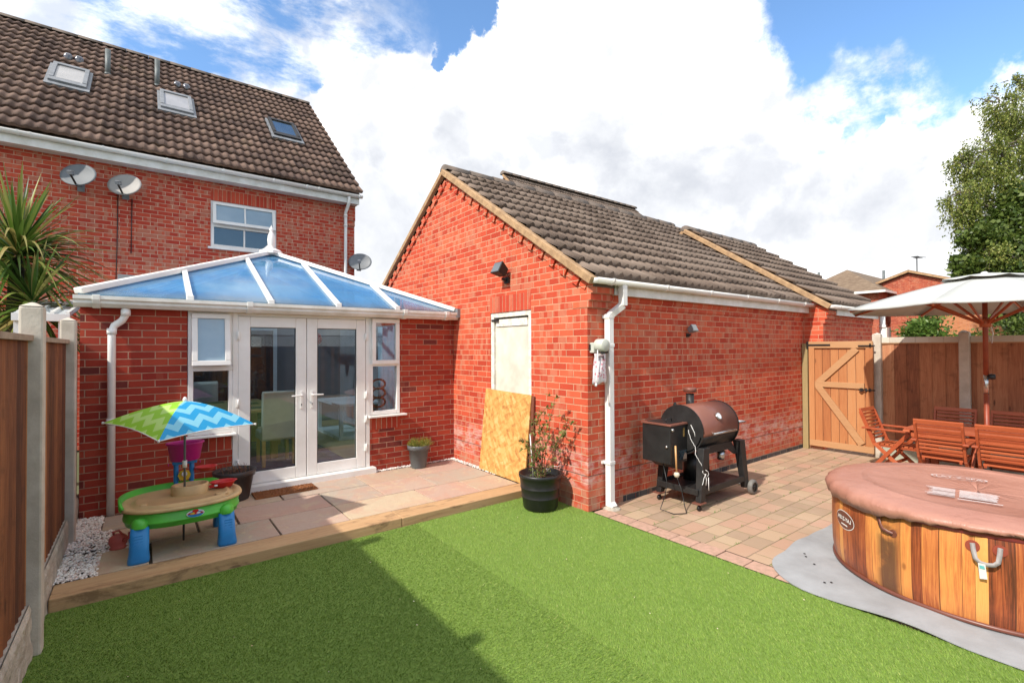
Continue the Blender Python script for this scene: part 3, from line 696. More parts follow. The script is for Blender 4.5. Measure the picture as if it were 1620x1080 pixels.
def dish(loc, r, az, el, mat, lab, mx=0.):
    t = thing('satellite_dish', lab, 'satellite dish', loc, 'satellite dishes on the house wall')
    mb = MB(); n = 28; rings = 6
    M = Matrix.Rotation(az, 3, 'Z') @ Matrix.Rotation(el, 3, 'X')      # dish axis -y local -> outward
    vs = []; fs = []
    for side, off in ((0, 0.), (1, .012)):
        for i in range(rings + 1):
            rr = i / rings
            for k in range(n):
                a = 2 * math.pi * k / n; vs.append(M @ Vector((rr * r * 1.12 * math.cos(a), .16 * r * -rr * rr + off, rr * r * .9 * math.sin(a))) + Vector(loc))
    for s_ in (0, 1):
        o = s_ * (rings + 1) * n
        for i in range(rings):
            for k in range(n): fs.append((o + i * n + k, o + i * n + (k + 1) % n, o + (i + 1) * n + (k + 1) % n, o + (i + 1) * n + k))
    e0, e1 = rings * n, (rings + 1) * n + rings * n
    for k in range(n): fs.append((e0 + k, e0 + (k + 1) % n, e1 + (k + 1) % n, e1 + k))
    mb.add(vs, fs, True); d = mb.build('reflector', mat, t)
    def T(x, y, z): return tuple(M @ Vector((x, y, z)) + Vector(loc))
    mb = MB(); mb.bar(T(0, .0, -r * .85), T(0, -r * .95, -r * .45), .022, .022); mb.build('arm', darkmetal, t)
    mb = MB(); mb.bar(T(0, -r * .85, -r * .5), T(0, -r * 1.03, -r * .32), .065, .05); mb.bar(T(0, -r * .8, -r * .36), T(0, -r * .74, -r * .30), .07, .07); mb.build('receiver', lead, t)
    mb = MB(); b = T(0, .02, 0); w = (loc[0] + .0, 11.25, loc[2] - .1); mb.tube([b, (b[0], (b[1] + w[1]) / 2, b[2] - .08), (w[0], w[1], w[2])], .018, 8); mb.box(w[0] - .05, 11.225, w[2] - .09, w[0] + .05, 11.249, w[2] + .09); mb.build('bracket', lead, t)
dish((-.86, 10.95, 4.69), .235, R(-25), R(-18), lead_d := plain('dish_grey', (.15, .165, .175), (.12, .13, .14), .6, 3.), 'dark grey satellite dish, the left of the two high on the wall')
dish((-.25, 11.0, 4.66), .235, R(-25), R(-18), plain('dish_pale', (.34, .32, .30), (.28, .27, .25), .6, 3.), 'pale beige satellite dish, the right of the two high on the wall')
dish((4.05, 11.15, 3.76), .235, R(-25), R(-18), plain('dish_mesh', (.20, .21, .22), (.14, .15, .155), .5, 60.), 'grey satellite dish low at the house corner beside the downpipe')
# ------------------------------------------------------------------ conservatory
def conservatory():
    t = thing('conservatory', 'brick and white framed conservatory with blue glazed hipped roof', 'conservatory', (1.6, 6.4, .12))
    yw = 6.4; zt = 2.17; b = .11
    mb = MB()
    mb.box(-.49, yw, .0, .395, yw + b, zt); mb.box(.395, yw, .0, .84, yw + b, .60); mb.box(-.49, yw + b, .0, -.38, 11.24, zt); mb.build('wall', cons_brick, t)
    mb = MB(); mb.box(2.895, yw, .0, 3.765, yw + b, zt); mb.box(2.44, yw, .0, 2.895, yw + b, .64); mb.box(3.62, yw + b, .0, 3.73, 11.24, zt); mb.build('wall', cons_brick, t)
    mb = MB(); mb.box(.395, yw, .60, .84, yw + b, .79); mb.build('soldier_course', csoldier, t); mb = MB(); mb.box(2.44, yw, .64, 2.895, yw + b, .83); mb.build('soldier_course', csoldier, t)
    mb = MB(); mb.box(-.37, yw + b, .10, 3.61, 11.2, .135); mb.build('floor', wood('oak_floor', [(.34, .20, .10), (.44, .28, .15), (.5, .33, .19)], 'y', .35, 5.), t)
    mb = MB(); mb.box(-.375, yw + b + .01, .135, -.36, 11.23, zt); mb.box(3.60, yw + b + .01, .135, 3.615, 11.23, zt); mb.box(-.36, 11.2, .135, 3.6, 11.235, 3.1)
    mb.box(-.36, yw + b + .001, .135, .39, yw + b + .012, zt); mb.box(2.9, yw + b + .001, .135, 3.6, yw + b + .012, zt)
    mb.build('inner_wall', plain('grey_plaster', (.30, .28, .27), (.25, .235, .225), .8, 3.), t)
    mb = MB(); mb.box(.55, 11.17, .135, .62, 11.199, 2.2); mb.box(2.2, 11.17, .135, 2.27, 11.199, 2.2); mb.box(.62, 11.17, 2.13, 2.2, 11.199, 2.2); mb.box(1.38, 11.17, .135, 1.44, 11.199, 2.13); df = mb.build('inner_door_frame', upvc, t); mb = MB(); mb.box(.62, 11.18, .135, 1.38, 11.198, 2.13); mb.box(1.44, 11.18, .135, 2.2, 11.198, 2.13); mb.build('pane', darkglass, df)
    # roof: hipped, ridge runs back to the house
    zE, zR = 2.285, 3.235; xe0, xe1, yE = -.50, 3.745, 6.30; xm = 1.62; yR = 8.42; yB = 11.24
    sl_ = (zR - zE) / (yR - yE)
    def zf(y): return zE + (y - yE) * sl_
    bars = [xe0, .41, 1.21, 2.0, 2.8, xe1]
    # front panels
    def hipy(x): return yE + (x - xe0) if x < xm else yE + (xe1 - x)
    rp = []
    for i in range(5):
        xa, xb = bars[i], bars[i + 1]; pts = [(xa, yE)]
        pts.append((xb, yE)); 
        if xb != xe1: pts.append((xb, hipy(xb)))
        if xa < xm < xb: pts.append((xm, yR))
        if xa != xe0: pts.append((xa, hipy(xa)))
        mb = MB(); n = len(pts); vs = [(x, y, zf(y) + .012) for x, y in pts] + [(x, y, zf(y) - .012) for x, y in pts]
        mb.add(vs, [tuple(range(n)), tuple(range(n, 2 * n))[::-1]] + [(k, (k + 1) % n, n + (k + 1) % n, n + k) for k in range(n)])
        rp.append(mb.build('roof_pane', roofgl, t))
    # side slopes
    for sgn, xe in ((1, xe0), (-1, xe1)):
        ys = [yE, 7.2, 8.1, 9.0, 9.9, yB]
        for i in range(5):
            ya, yb = ys[i], ys[i + 1]
            def top(y): return xe + sgn * min(y - yE, yR - yE) * 1.0 if y < yR else xm
            pts = [(xe, ya), (xe, yb), (top(yb), yb)]
            if ya < yR < yb: pts.append((xm, yR))
            if ya > yE: pts.append((top(ya), ya))
            mb = MB(); n = len(pts); hz = lambda x: zE + abs(x - xe) * (zR - zE) / abs(xm - xe)
            vs = [(x, y, hz(x) + .012) for x, y in pts] + [(x, y, hz(x) - .012) for x, y in pts]
            mb.add(vs, [tuple(range(n)), tuple(range(n, 2 * n))[::-1]] + [(k, (k + 1) % n, n + (k + 1) % n, n + k) for k in range(n)])
            mb.build('roof_pane', roofgl, t)
            if i: 
                mb = MB(); mb.bar((xe, ya, zE + .03), (top(ya), ya, hz(top(ya)) + .03), .05, .05); mb.build('glazing_bar', upvc, t)
    for x in bars[1:-1]:
        mb = MB(); y1 = hipy(x); mb.bar((x, yE - .02, zf(yE - .02) + .03), (x, y1, zf(y1) + .03), .055, .05); mb.box(x - .035, yE - .045, zE - .025, x + .035, yE - .02, zE + .045)
        mb.build('glazing_bar', upvc, t, bevel=.008)
    mb = MB()
    mb.bar((xe0, yE, zE + .035), (xm, yR, zR + .045), .10, .06); mb.bar((xe1, yE, zE + .035), (xm, yR, zR + .045), .10, .06)
    mb.build('hip_bar', upvc, t, bevel=.01)
    mb = MB(); mb.box(xm - .08, yR - .12, zR - .01, xm + .08, yB, zR + .075); mb.lathe([(.17, 0), (.17, .05), (.08, .09)], (xm, yR, zR + .01), 8, False); ro = mb.build('roof_ridge', upvc, t, bevel=.01)
    mb = MB(); y = yR + .12
    while y < yB - .1:
        mb.prism([(y - .028, zR + .07), (y + .028, zR + .07), (y + .022, zR + .15), (y, zR + .20), (y - .022, zR + .15)], 'x', xm - .008, xm + .008); y += .085
    mb.build('cresting', upvc, ro)
    mb = MB(); mb.lathe([(.075, 0), (.075, .03), (.045, .05), (.05, .09), (.058, .17), (.05, .24), (.03, .29), (.02, .31), (.032, .335), (.02, .36), (.008, .385), (0, .42)], (xm, yR - .02, zR + .06), 18); mb.build('finial', upvc, ro)
    # eaves: sill board and ogee gutter
    mb = MB(); mb.box(-.50, yE + .03, 2.17, 3.765, yw + b, 2.27); mb.build('eaves_beam', upvc_old, t)
    mb = MB(); pr = [(6.33, 2.165), (6.26, 2.165), (6.225, 2.20), (6.225, 2.225), (6.205, 2.24), (6.205, 2.275), (6.215, 2.275), (6.24, 2.20), (6.33, 2.20)]
    mb.prism(pr, 'x', -.53, 3.755); gt = mb.build('gutter', upvc_old, t)
    mb = MB()
    for x in (-.36, .98, 2.9, 3.56):
        mb = MB(); mb.prism([(6.333, 2.155), (6.255, 2.155), (6.213, 2.197), (6.197, 2.235), (6.197, 2.282), (6.333, 2.282)], 'x', x - .03, x + .03); mb.build('gutter_bracket', upvc_old, gt, bevel=.004)
    mb = MB(); mb.box(3.72, 6.20, 2.2, 3.768, 6.5, 2.33); mb.build('flashing', lead, t)
    mb = MB(); xs = -.245
    mb.tube([(xs + .11, 6.30, 2.17), (xs + .11, 6.31, 2.10), (xs + .08, 6.33, 2.04), (xs + .02, 6.34, 1.99), (xs, 6.34, 1.93), (xs, 6.34, .07)], .034, 14)
    for z in (1.93, 1.02, 2.12): mb.tube([(xs + (.11 if z > 2 else 0), 6.34 if z < 2 else 6.305, z - .03), (xs + (.11 if z > 2 else 0), 6.34 if z < 2 else 6.305, z + .03)], .041, 14)
    mb.build('downpipe', upvc, t)
    # white frames round the door and windows
    yf0, yf1 = yw - .005, yw + .075
    mb = MB(); F = mb.box
    F(.40, yf0, .79, .45, yf1, 2.17); F(.45, yf0, 2.125, .83, yf1, 2.17); F(.45, yf0, .79, .83, yf1, .845); F(.45, yf0, 1.50, .83, yf1, 1.56)
    F(.79, yf0, .845, .83, yf1, 1.50); F(.79, yf0, 1.56, .83, yf1, 2.125); F(.83, yf0 - .004, .155, .885, yf1, 2.17)
    F(2.40, yf0 - .004, .155, 2.455, yf1, 2.17); F(2.455, yf0, .84, 2.50, yf1, 2.17); F(2.845, yf0, .84, 2.892, yf1, 2.17); F(2.50, yf0, 2.125, 2.845, yf1, 2.17); F(2.50, yf0, .84, 2.845, yf1, .89); F(2.50, yf0, 1.50, 2.845, yf1, 1.55)
    F(.885, yf0, 2.13, 2.40, yf1, 2.17)
    mb.build('frame', upvc, t, bevel=.005)
    mb = MB(); mb.box(.82, 6.27, .06, 2.50, yw + .1, .155); mb.build('threshold', upvc, t, bevel=.004)
    mb = MB(); mb.box(.38, 6.30, .765, .86, yw + .05, .787); mb.build('sill', upvc, t, bevel=.004)
    mb = MB(); mb.box(2.42, 6.30, .812, 2.96, yw + .05, .835); mb.build('sill', upvc, t, bevel=.004)
    for x0, x1, z0, z1, lab in ((.45, .79, .845, 1.50, None), (2.50, 2.845, .89, 1.50, None)):
        mb = MB(); mb.box(x0, yw + .03, z0, x1, yw + .036, z1); mb.build('window_pane', glass, t)
    def casement(x0, x1, z0, z1, tilt, pane):
        A = R(tilt); py, pz = yw - .03, z1
        def rot(p): return (p[0], p[1] - math.sin(A) * (pz - p[2]), pz - math.cos(A) * (pz - p[2]))
        mb = MB(); y0, y1 = yw - .045, yw + .01; w = .055
        for bb in ((x0, y0, z0, x1, y1, z0 + w), (x0, y0, z1 - w, x1, y1, z1), (x0, y0, z0 + w, x0 + w, y1, z1 - w), (x1 - w, y0, z0 + w, x1, y1, z1 - w)):
            mb.box(*bb)
        mb.v = [rot(p) for p in mb.v]; s = mb.build('sash', upvc, t, bevel=.005)
        mb = MB(); mb.box(x0 + w, yw - .02, z0 + w, x1 - w, yw - .014, z1 - w); mb.v = [rot(p) for p in mb.v]; mb.build('pane', pane, s)
    casement(.43, .80, 1.56, 2.145, 7, paleglass); casement(2.475, 2.87, 1.53, 2.15, 0, glass)
    # french doors
    for x0, x1, hs in ((.885, 1.637, 1), (1.643, 2.395, -1)):
        w = .125; z0, z1 = .158, 2.128; y0, y1 = yw - .012, yw + .05
        mb = MB(); mb.box(x0, y0, z0, x0 + w, y1, z1); mb.box(x1 - w, y0, z0, x1, y1, z1); mb.box(x0 + w, y0, z0, x1 - w, y1, z0 + .14); mb.box(x0 + w, y0, z1 - w, x1 - w, y1, z1)
        d = mb.build('french_door', upvc, t, bevel=.007)
        mb = MB(); mb.box(x0 + w, yw + .012, z0 + .14, x1 - w, yw + .02, z1 - w); mb.build('pane', glass, d)
        mb = MB(); g_ = .008
        for bb in ((x0 + w, yw - .0, z0 + .14, x0 + w + g_, yw + .012, z1 - w), (x1 - w - g_, yw - .0, z0 + .14, x1 - w, yw + .012, z1 - w), (x0 + w + g_, yw, z0 + .14, x1 - w - g_, yw + .012, z0 + .148), (x0 + w + g_, yw, z1 - w - g_, x1 - w - g_, yw + .012, z1 - w)): mb.box(*bb)
        mb.build('gasket', blackpl, d)
        hx = x1 - .06 if hs == 1 else x0 + .06
        mb = MB(); mb.box(hx - .014, y0 - .008, 1.0, hx + .014, y0 - .0005, 1.22); mb.tube([(hx, y0 - .008, 1.17), (hx, y0 - .055, 1.17), (hx - hs * .02, y0 - .06, 1.17), (hx - hs * .125, y0 - .06, 1.168)], .009, 8)
        mb.build('handle', upvc, d, bevel=.002)
        mb = MB(); mb.box(hx - .004, y0 - .0095, 1.04, hx + .004, y0 - .0082, 1.065); mb.build('keyhole', blackpl, d)
        for z in (.42, 1.12, 1.9) + ((.8,) if hs == -1 else ()):
            mb = MB(); hxx = x0 - .002 if hs == 1 else x1 + .002; mb.box(hxx - .018, y0 - .02, z - .045, hxx + .018, y0 + .004, z + .045); mb.tube([(hxx, y0 - .022, z - .05), (hxx, y0 - .022, z + .05)], .009, 8); mb.build('hinge', upvc, d)
conservatory()

# things inside the conservatory
def interior():
    z = .135
    t = thing('dining_table', 'oak dining table set with dark placemats behind the left glass door', 'table', (.95, 8.3, z))
    mb = MB(); mb.box(.2, 7.75, .83, 1.62, 9.5, .87); mb.build('table_top', oak, t, bevel=.006)
    for x, y in ((.27, 7.82), (1.55, 7.82), (.27, 9.43), (1.55, 9.43)):
        mb = MB(); mb.box(x - .045, y - .045, z, x + .045, y + .045, .83); mb.build('leg', oak, t)
    k = 0
    for x, y in ((.55, 8.0), (1.3, 8.05), (.5, 8.6), (1.32, 8.7), (.9, 9.2)):
        mb = MB(); mb.box(x - .17, y - .12, .871, x + .17, y + .12, .875)
        tag(mb.build('placemat', blackpl), 'dark placemat lying on the oak dining table', 'placemat', 'placemats on the dining table')
    for x, y, h in ((1.18, 8.75, .34), (1.28, 8.85, .38), (1.4, 8.95, .46)):
        c = thing('candlestick', 'slim candlestick with a white candle on the dining table', 'candlestick', (x, y, .871), 'candlesticks on the dining table')
        mb = MB(); mb.lathe([(.045, 0), (.045, .01), (.008, .02), (.008, h * .5), (.025, h * .52), (.012, h * .56)], (x, y, .871), 12); mb.build('stand', steel, c)
        mb = MB(); mb.lathe([(.011, h * .54), (.011, h), (0, h + .01)], (x, y, .871), 10); mb.build('candle', upvc, c)
    def chair(x, y, rz, lab):
        c = thing('dining_chair', lab, 'chair', (x, y, z), 'dining chairs in the conservatory', local=True, rz=rz)
        mb = MB(); mb.box(-.22, -.22, .36, .22, .24, .48); mb.build('seat', beigefab, c, bevel=.02)
        mb = MB(); mb.prism([(-.24, .38), (-.17, .38), (-.20, 1.0), (-.24, 1.04), (-.29, 1.03), (-.28, .98)], 'x', -.22, .22); mb.build('backrest', beigefab, c, bevel=.015)
        for a, b_ in ((-.19, -.2), (.19, -.2), (-.19, .2), (.19, .2)):
            mb = MB(); mb.bar((a, b_, .37), (a, b_, .0), .04, .04); mb.build('leg', oak, c)
        return c
    chair(1.50, 7.45, R(0), 'cream leather dining chair with its back to the left glass door')
    chair(.86, 9.85, R(180), 'cream dining chair at the far end of the oak table')
    chair(2.05, 8.7, R(95), 'cream dining chair seen past the handle of the right glass door')
    mb = MB(); mb.box(.6, 7.05, z + .001, 2.35, 9.9, z + .012)
    tag(mb.build('rug', plain('mauve_rug', (.20, .13, .17), (.10, .06, .09), .95, 8.)), 'mauve patterned rug under the dining table', 'rug')
    t = thing('console_table', 'white console table with curved legs inside right of the doors', 'table', (3.1, 9.3, z))
    mb = MB(); mb.box(2.75, 8.6, .72, 3.58, 10., .76); mb.build('table_top', upvc, t); mb = MB(); mb.box(2.75, 8.6, z, 3.58, 10., .19); mb.build('plinth', upvc, t)
    for y in (8.65, 9.95):
        mb = MB(); mb.bar((2.8, y, .19), (2.8, y, .72), .06, .06); mb.build('leg', upvc, t)
    cur = plain('pale_curtain', (.52, .58, .60), (.40, .47, .50), .8, 4.)
    mb = MB(); n = 26
    vs = []
    for zz in (.2, 2.12):
        for i in range(n): vs.append((3.36 + .06 * math.sin(i * 1.5), 7.0 + i * .05, zz))
    mb.add(vs, [(i, i + 1, n + i + 1, n + i) for i in range(n - 1)], True)
    tag(mb.build('curtain', cur, solid=.004), 'long pale blue curtain hanging inside behind the right window', 'curtain')
    t = thing('wicker_figure', 'brown wicker heart ornament standing behind the right window', 'ornament', (2.72, 6.75, .83))
    br = plain('brown_wicker', (.28, .07, .03), (.14, .035, .02), .6, 30.)
    mb = MB(); mb.lathe([(.10, -.7), (.12, -.3), (.10, 0)], (2.72, 6.75, .83), 14); mb.build('stand', br, t)
    for k in range(3):
        mb = MB(); mb.tube([(2.72 + .10 * math.cos(a * .42), 6.75, .97 + .13 * k + .07 * math.sin(a * .42)) for a in range(16)], .016, 6); mb.build('ring', br, t)
    t = thing('red_lantern', 'round red lantern hanging from the grey wall inside', 'lantern', (2.9, 10.6, 1.9))
    redm = plain('red_shade', (.55, .03, .03), (.40, .02, .02), .5, 5.)
    mb = MB(); mb.lathe([(.03, -.13), (.10, -.10), (.13, 0), (.10, .10), (.03, .13)], (2.9, 10.6, 1.95), 18); mb.build('shade', redm, t)
    mb = MB(); mb.tube([(2.9, 10.6, 2.08), (2.9, 11.19, 2.2)], .01, 6); mb.build('hook', blackpl, t)
    t = thing('floral_armchair', 'pink floral sofa seen through the lower left window', 'sofa', (.2, 8.9, z))
    pk = plain('pink_floral', (.55, .25, .25), (.30, .22, .22), .9, 9.)
    mb = MB(); mb.box(-.3, 9.9, z, .35, 10.9, .55); mb.build('seat', pk, t, bevel=.05); mb = MB(); mb.box(-.33, 9.9, .5, -.1, 10.9, 1.0); mb.build('backrest', pk, t, bevel=.05)
interior()

# ------------------------------------------------------------------ garages
def verge(mb, x, y0, z0, y1, z1, w, h): mb.bar((x, y0, z0), (x, y1, z1), w, h)
def garage(nm, lab, x0, x1, yf, yb, ym, zE, zR, wall_end, gutx, door, far=False):
    t = thing(nm, lab, 'garage', (x0, yf, 0))
    s = (zR - zE) / (ym - (yf - .11)); zw = 2.50 if not far else 2.46
    def zr(y): return zE + (y - (yf - .11)) * s if y < ym else zR - (y - ym) * s
    mb = MB(); th = .11
    gy0, gy1, gz = 4.55, 5.42, 2.215
    pk = zr(ym) - .03; ez = zr(yf) - .05
    if door:
        mb.prism([(yf, 0), (gy0, 0), (gy0, gz), (yf, gz)], 'x', x0, x0 + th)
        mb.prism([(gy1, 0), (yb, 0), (yb, gz), (gy1, gz)], 'x', x0, x0 + th)
        mb.prism([(yf, gz + .215), (yb, gz + .215), (yb, ez), (ym, pk), (yf, ez)], 'x', x0, x0 + th)
        mb.prism([(yf, gz), (gy0, gz), (gy0, gz + .215), (yf, gz + .215)], 'x', x0, x0 + th); mb.prism([(gy1, gz), (yb, gz), (yb, gz + .215), (gy1, gz + .215)], 'x', x0, x0 + th)
    else:
        mb.prism([(yf, 0), (yb, 0), (yb, ez), (ym, pk), (yf, ez)], 'x', x0, x0 + th)
    mb.box(x0 + th, yf, 0, wall_end, yf + th, zw - .3)
    mb.box(x0 + th, yb - th, 0, wall_end, yb, zw); mb.box(wall_end - th, yf + th, 0, wall_end, yb - th, zw)
    # corbelled courses under the eaves and kneeler on the gable
    mb.box(x0 + th, yf - .012, zw - .3, wall_end, yf + th, zw - .225); mb.box(x0 + th, yf - .024, zw - .225, wall_end, yf + th, zw - .15); mb.box(x0 + th, yf - .024, zw - .15, wall_end, yf + th, zw - .02)
    mb.box(x0 - .006, yf - .03, zw - .325, x0 + .30, yf - .0, zw - .25); mb.box(x0 - .008, yf - .06, zw - .25, x0 + .33, yf - .0, zw - .175); mb.box(x0 - .008, yf - .085, zw - .175, x0 + .33, yf - .0, zw - .06)
    mb.box(x0 - .006, yf, zw - .325, x0 - .0, yf + .22, zw - .25)
    mb.build('wall', gar_brick, t)
    # sloping cut course with dog-tooth shadows below the verge
    mb = MB(); L_ = math.hypot(ym - yf, (ym - yf) * s); n = int(L_ / .115)
    for sgn in (1, -1):
        for i in range(n):
            u = (i + .5) / n; y = (yf + u * (ym - yf)) if sgn == 1 else (2 * ym - (yf + u * (ym - yf))); z = zr(y) - .145
            if i % 2: z += .0
            hw = .052; dirv = Vector((0, 1, s * sgn)).normalized(); up = Vector((0, -dirv.z, dirv.y))
            c = Vector((x0 - (.022 if i % 2 else .001), y, z)) ; a = c - dirv * hw; b_ = c + dirv * hw
            mb.bar(tuple(a), tuple(b_), .024, .105 if i % 2 else .08, up=tuple(up))
    if door: mb.build('verge_course', gar_brick, t)
    if door:
        mb = MB(); mb.box(x0, gy0 - .03, gz, x0 + th, gy1 + .03, gz + .215); 
        mb2 = MB(); mb2.prism([(gy0, gz), (gy1, gz), (gy1, gz + .215), (gy0, gz + .215)], 'x', x0 - .003, x0 + th); mb2.build('soldier_course', soldier_brick, t)
        f = .065; y0, y1 = gy0, gy1
        mb = MB(); mb.box(x0 + .01, y0, 0.02, x0 + .09, y0 + f, gz); mb.box(x0 + .01, y1 - f, 0.02, x0 + .09, y1, gz); mb.box(x0 + .01, y0 + f, gz - f, x0 + .09, y1 - f, gz); 
        mb.box(x0 + .035, y0 + f, .02, x0 + .09, y0 + f + .03, gz - f); fr = mb.build('door_frame', whitepaint, t, bevel=.004)
        mb = MB(); mb.box(x0 + .05, y0 + f + .03, .05, x0 + .08, y1 - f, gz - f - .02); d = mb.build('door', boardpaint, t)
        mb = MB(); mb.box(x0 + .034, y0 + f + .05, gz - f - .12, x0 + .05, y1 - f - .02, gz - f - .025); mb.build('top_rail', whitepaint, d, bevel=.004)
        mb = MB(); mb.box(x0 + .0, y1 - .16, gz - .115, x0 + .034, y1 - .02, gz - .085); mb.build('latch', darkmetal, d, bevel=.005)
        mb = MB(); mb.box(x0 + .1, y0 - .1, 0, x0 + .12, y1 + .1, gz + .1); mb.build('door_back', darkmetal, t)
    else: pass
    if not far:
        mb = MB(); x = x0 + th + .45
        while x < wall_end - .3: mb.box(x, yf - .004, .0, x + .215, yf + .02, .072); x += .225
        mb.build('plinth_course', blue_brick, t)
    rf = MB(); tiled(rf, x0 - .03, x1, yf - .13, zE, ym, zR, amp=.045, kind='r', lift=.055); ro = rf.build('roof', tiles_gar, t)
    mb = MB(); mb.prism([(yf - .09, zE - .02), (ym, zR - .02), (2 * ym - yf + .12, zE - .03), (2 * ym - yf + .12, zE - .10), (ym, zR - .1), (yf - .09, zE - .08)], 'x', x0 + .0, x1); mb.build('roof_deck', ridge_m, ro)
    rb = MB(); tiled(rb, x0 - .03, x1, 2 * ym - yf + .13, zE, ym, zR, amp=.03, kind='r', sub=4); rb.build('rear_slope', tiles_gar, ro)
    mb = MB(); ridge_caps(mb, x0 - .05, x1, ym, zR + .035); mb.build('ridge_tiles', ridge_m, ro)
    mb = MB()
    zz = lambda y: zr(y)
    mb.bar((x0 - .045, yf - .13, zr(yf - .13) - .015), (x0 - .05, ym, zR - .015), .095, .085); mb.build('verge', mortar_m, ro, bevel=.01)
    mb = MB(); mb.bar((x0 - .045, 2 * ym - yf + .13, zE - .015), (x0 - .045, ym + .03, zR - .03), .075, .075); mb.build('verge', mortar_m, ro, bevel=.01)
    mb = MB(); mb.box(x0 + .34, yf - .095, zE - .15, wall_end + .05, yf - .072, zE + .02); mb.box(x0 + .34, yf - .072, zE - .145, wall_end + .05, yf - .0245, zE - .13); mb.build('fascia', upvc_old, t)
    gutter(t, gutx[0], gutx[1], yf - .155, zE + .0, .058, .95, upvc)
    return t
g1 = garage('brick_garage', 'red brick garage with tiled gable roof joined to the conservatory', 3.77, 9.7, 3.61, 9.61, 6.61, 2.47, 4.50, 9.13, (3.72, 9.55), True)
g2 = garage('brick_garage', 'second brick garage beyond the gate, set slightly forward of the first', 9.13, 12.0, 3.30, 8.44, 5.87, 2.43, 4.20, 11.55, (9.06, 12.0), False, far=True)
mb = MB(); xq = 4.04
mb.bar((xq + .12, 3.45, 2.42), (xq + .12, 3.45, 2.20), .07, .07); mb.bar((xq + .12, 3.45, 2.21), (xq, 3.545, 2.09), .068, .068, up=(0, 1, 0)); mb.bar((xq, 3.545, 2.11), (xq, 3.545, .03), .072, .072)
for z in (2.08, 1.77, .50): mb.box(xq - .044, 3.505, z - .018, xq + .044, 3.608, z + .018)
mb.box(xq - .075, 3.59, .485, xq + .075, 3.606, .515)
mb.bar((xq, 3.545, .07), (xq - .0, 3.50, .02), .075, .07)
mb.build('downpipe', upvc, g1, bevel=.004)
mb = MB(); mb.lathe([(.10, -.01), (.09, .015), (.05, .03), (.04, .035)], (xq, 3.52, .0), 9, False); mb.build('drain_mortar', plain('drain_mortar', (.55, .50, .40), (.4, .36, .3), .9, 30., bmp=.01), g1)
mb = MB(); mb.tube([(11.62, 3.15, 2.38), (11.62, 3.15, .1)], .045, 12); mb.tube([(11.62, 3.15, 2.1), (11.62, 3.15, 2.16)], .055, 12); mb.build('downpipe', upvc, g2)
# tall roof peeping over the garage ridge
def ridge3():
    t = thing('brick_house', 'brick house whose tiled ridge shows just above the garage ridge', 'house', (11, 16, 0))
    mb = MB(); mb.prism([(12.3, 0), (19.7, 0), (19.7, 5.2), (16., 8.75), (12.3, 5.2)], 'x', 11.9, 20.1); mb.build('wall', gar_brick, t)
    mb = MB(); tiled(mb, 11.8, 20.3, 12.1, 5.1, 16., 8.88, kind='s', sub=5); ro = mb.build('roof', tiles_gar, t)
    mb = MB(); mb.prism([(12.1, 5.05), (16, 8.85), (19.9, 5.05), (19.9, 4.98), (16, 8.75), (12.1, 4.98)], 'x', 11.85, 20.25); mb.build('roof_deck', ridge_m, ro)
    mb = MB(); ridge_caps(mb, 11.75, 20.3, 16., 8.93, r=.15); mb.build('ridge_tiles', ridge_m, ro)
    mb = MB(); mb.bar((11.8, 12.1, 5.07), (11.8, 16, 8.86), .07, .08); mb.build('verge', mortar_m, ro)
ridge3()
# far houses beyond the fence
def hip_house():
    t = thing('hipped_house', 'distant brick house with a low hipped brown roof beyond the garages', 'house', (36, 10, 0))
    mb = MB(); mb.box(36.2, 10.0, 0, 50., 14.9, 5.15); mb.build('wall', far_brick, t)
    e = .45; x0, x1, y0, y1 = 36.2 - e, 50 + e, 10. - e, 14.9 + e; xm = (x0 + x1) / 2; hh = 1.62
    mb = MB(); a = (y1 - y0) / 2; z = 5.15
    vs = [(x0, y0, z), (x1, y0, z), (x1, y1, z), (x0, y1, z), (x0 + a, y0 + a, z + hh * 1.15), (x1 - a, y0 + a, z + hh * 1.15)]
    mb.add(vs, [(0, 1, 5, 4), (1, 2, 5), (2, 3, 4, 5), (3, 0, 4)], uvs=None); ro = mb.build('roof', tiles_far_row, t)
    mb = MB(); mb.box(x0 - .03, y0 - .03, z - .12, x1, y0, z + .02); mb.box(x0 - .03, y0, z - .12, x0, y1, z + .02); mb.build('fascia', upvc, t)
    for (x, y, zz) in ((37.0, 13.6, 6.1), (40.6, 10.9, 6.2)):
        mb = MB(); mb.tube([(x, y, zz - .5), (x, y, zz + .75)], .08, 10); mb.build('vent_pipe', pipegrey, ro)
    mb = MB(); mb.box(36.17, 11., 3.3, 36.22, 12.2, 4.3); w = mb.build('window', upvc, t); mb = MB(); mb.box(36.14, 11.1, 3.4, 36.168, 12.1, 4.2); mb.build('pane', darkglass, w)
def tiles_far_row_():
    m, nt, b, o = newmat('far_roof_rows'); uv = N(nt, 'ShaderNodeNewGeometry'); sp_ = N(nt, 'ShaderNodeSeparateXYZ'); L(nt, uv.outputs['Position'], sp_.inputs[0])
    fr = math_(nt, 'FRACT', math_(nt, 'MULTIPLY', sp_.outputs[2], 7.5)); n = noise_(nt, uv.outputs['Position'], 3., 6, .7)
    c = ramp_(nt, n, ((.3, (.13, .085, .055)), (.7, (.23, .165, .11))))
    c = mix_(nt, math_(nt, 'MULTIPLY', sstep(nt, fr, .25, .0), .6), c, (.05, .035, .025))
    L(nt, c, b.inputs['Base Color']); b.inputs['Roughness'].default_value = .9; bump(nt, b, fr, .03)
    return m
tiles_far_row = tiles_far_row_()
hip_house()
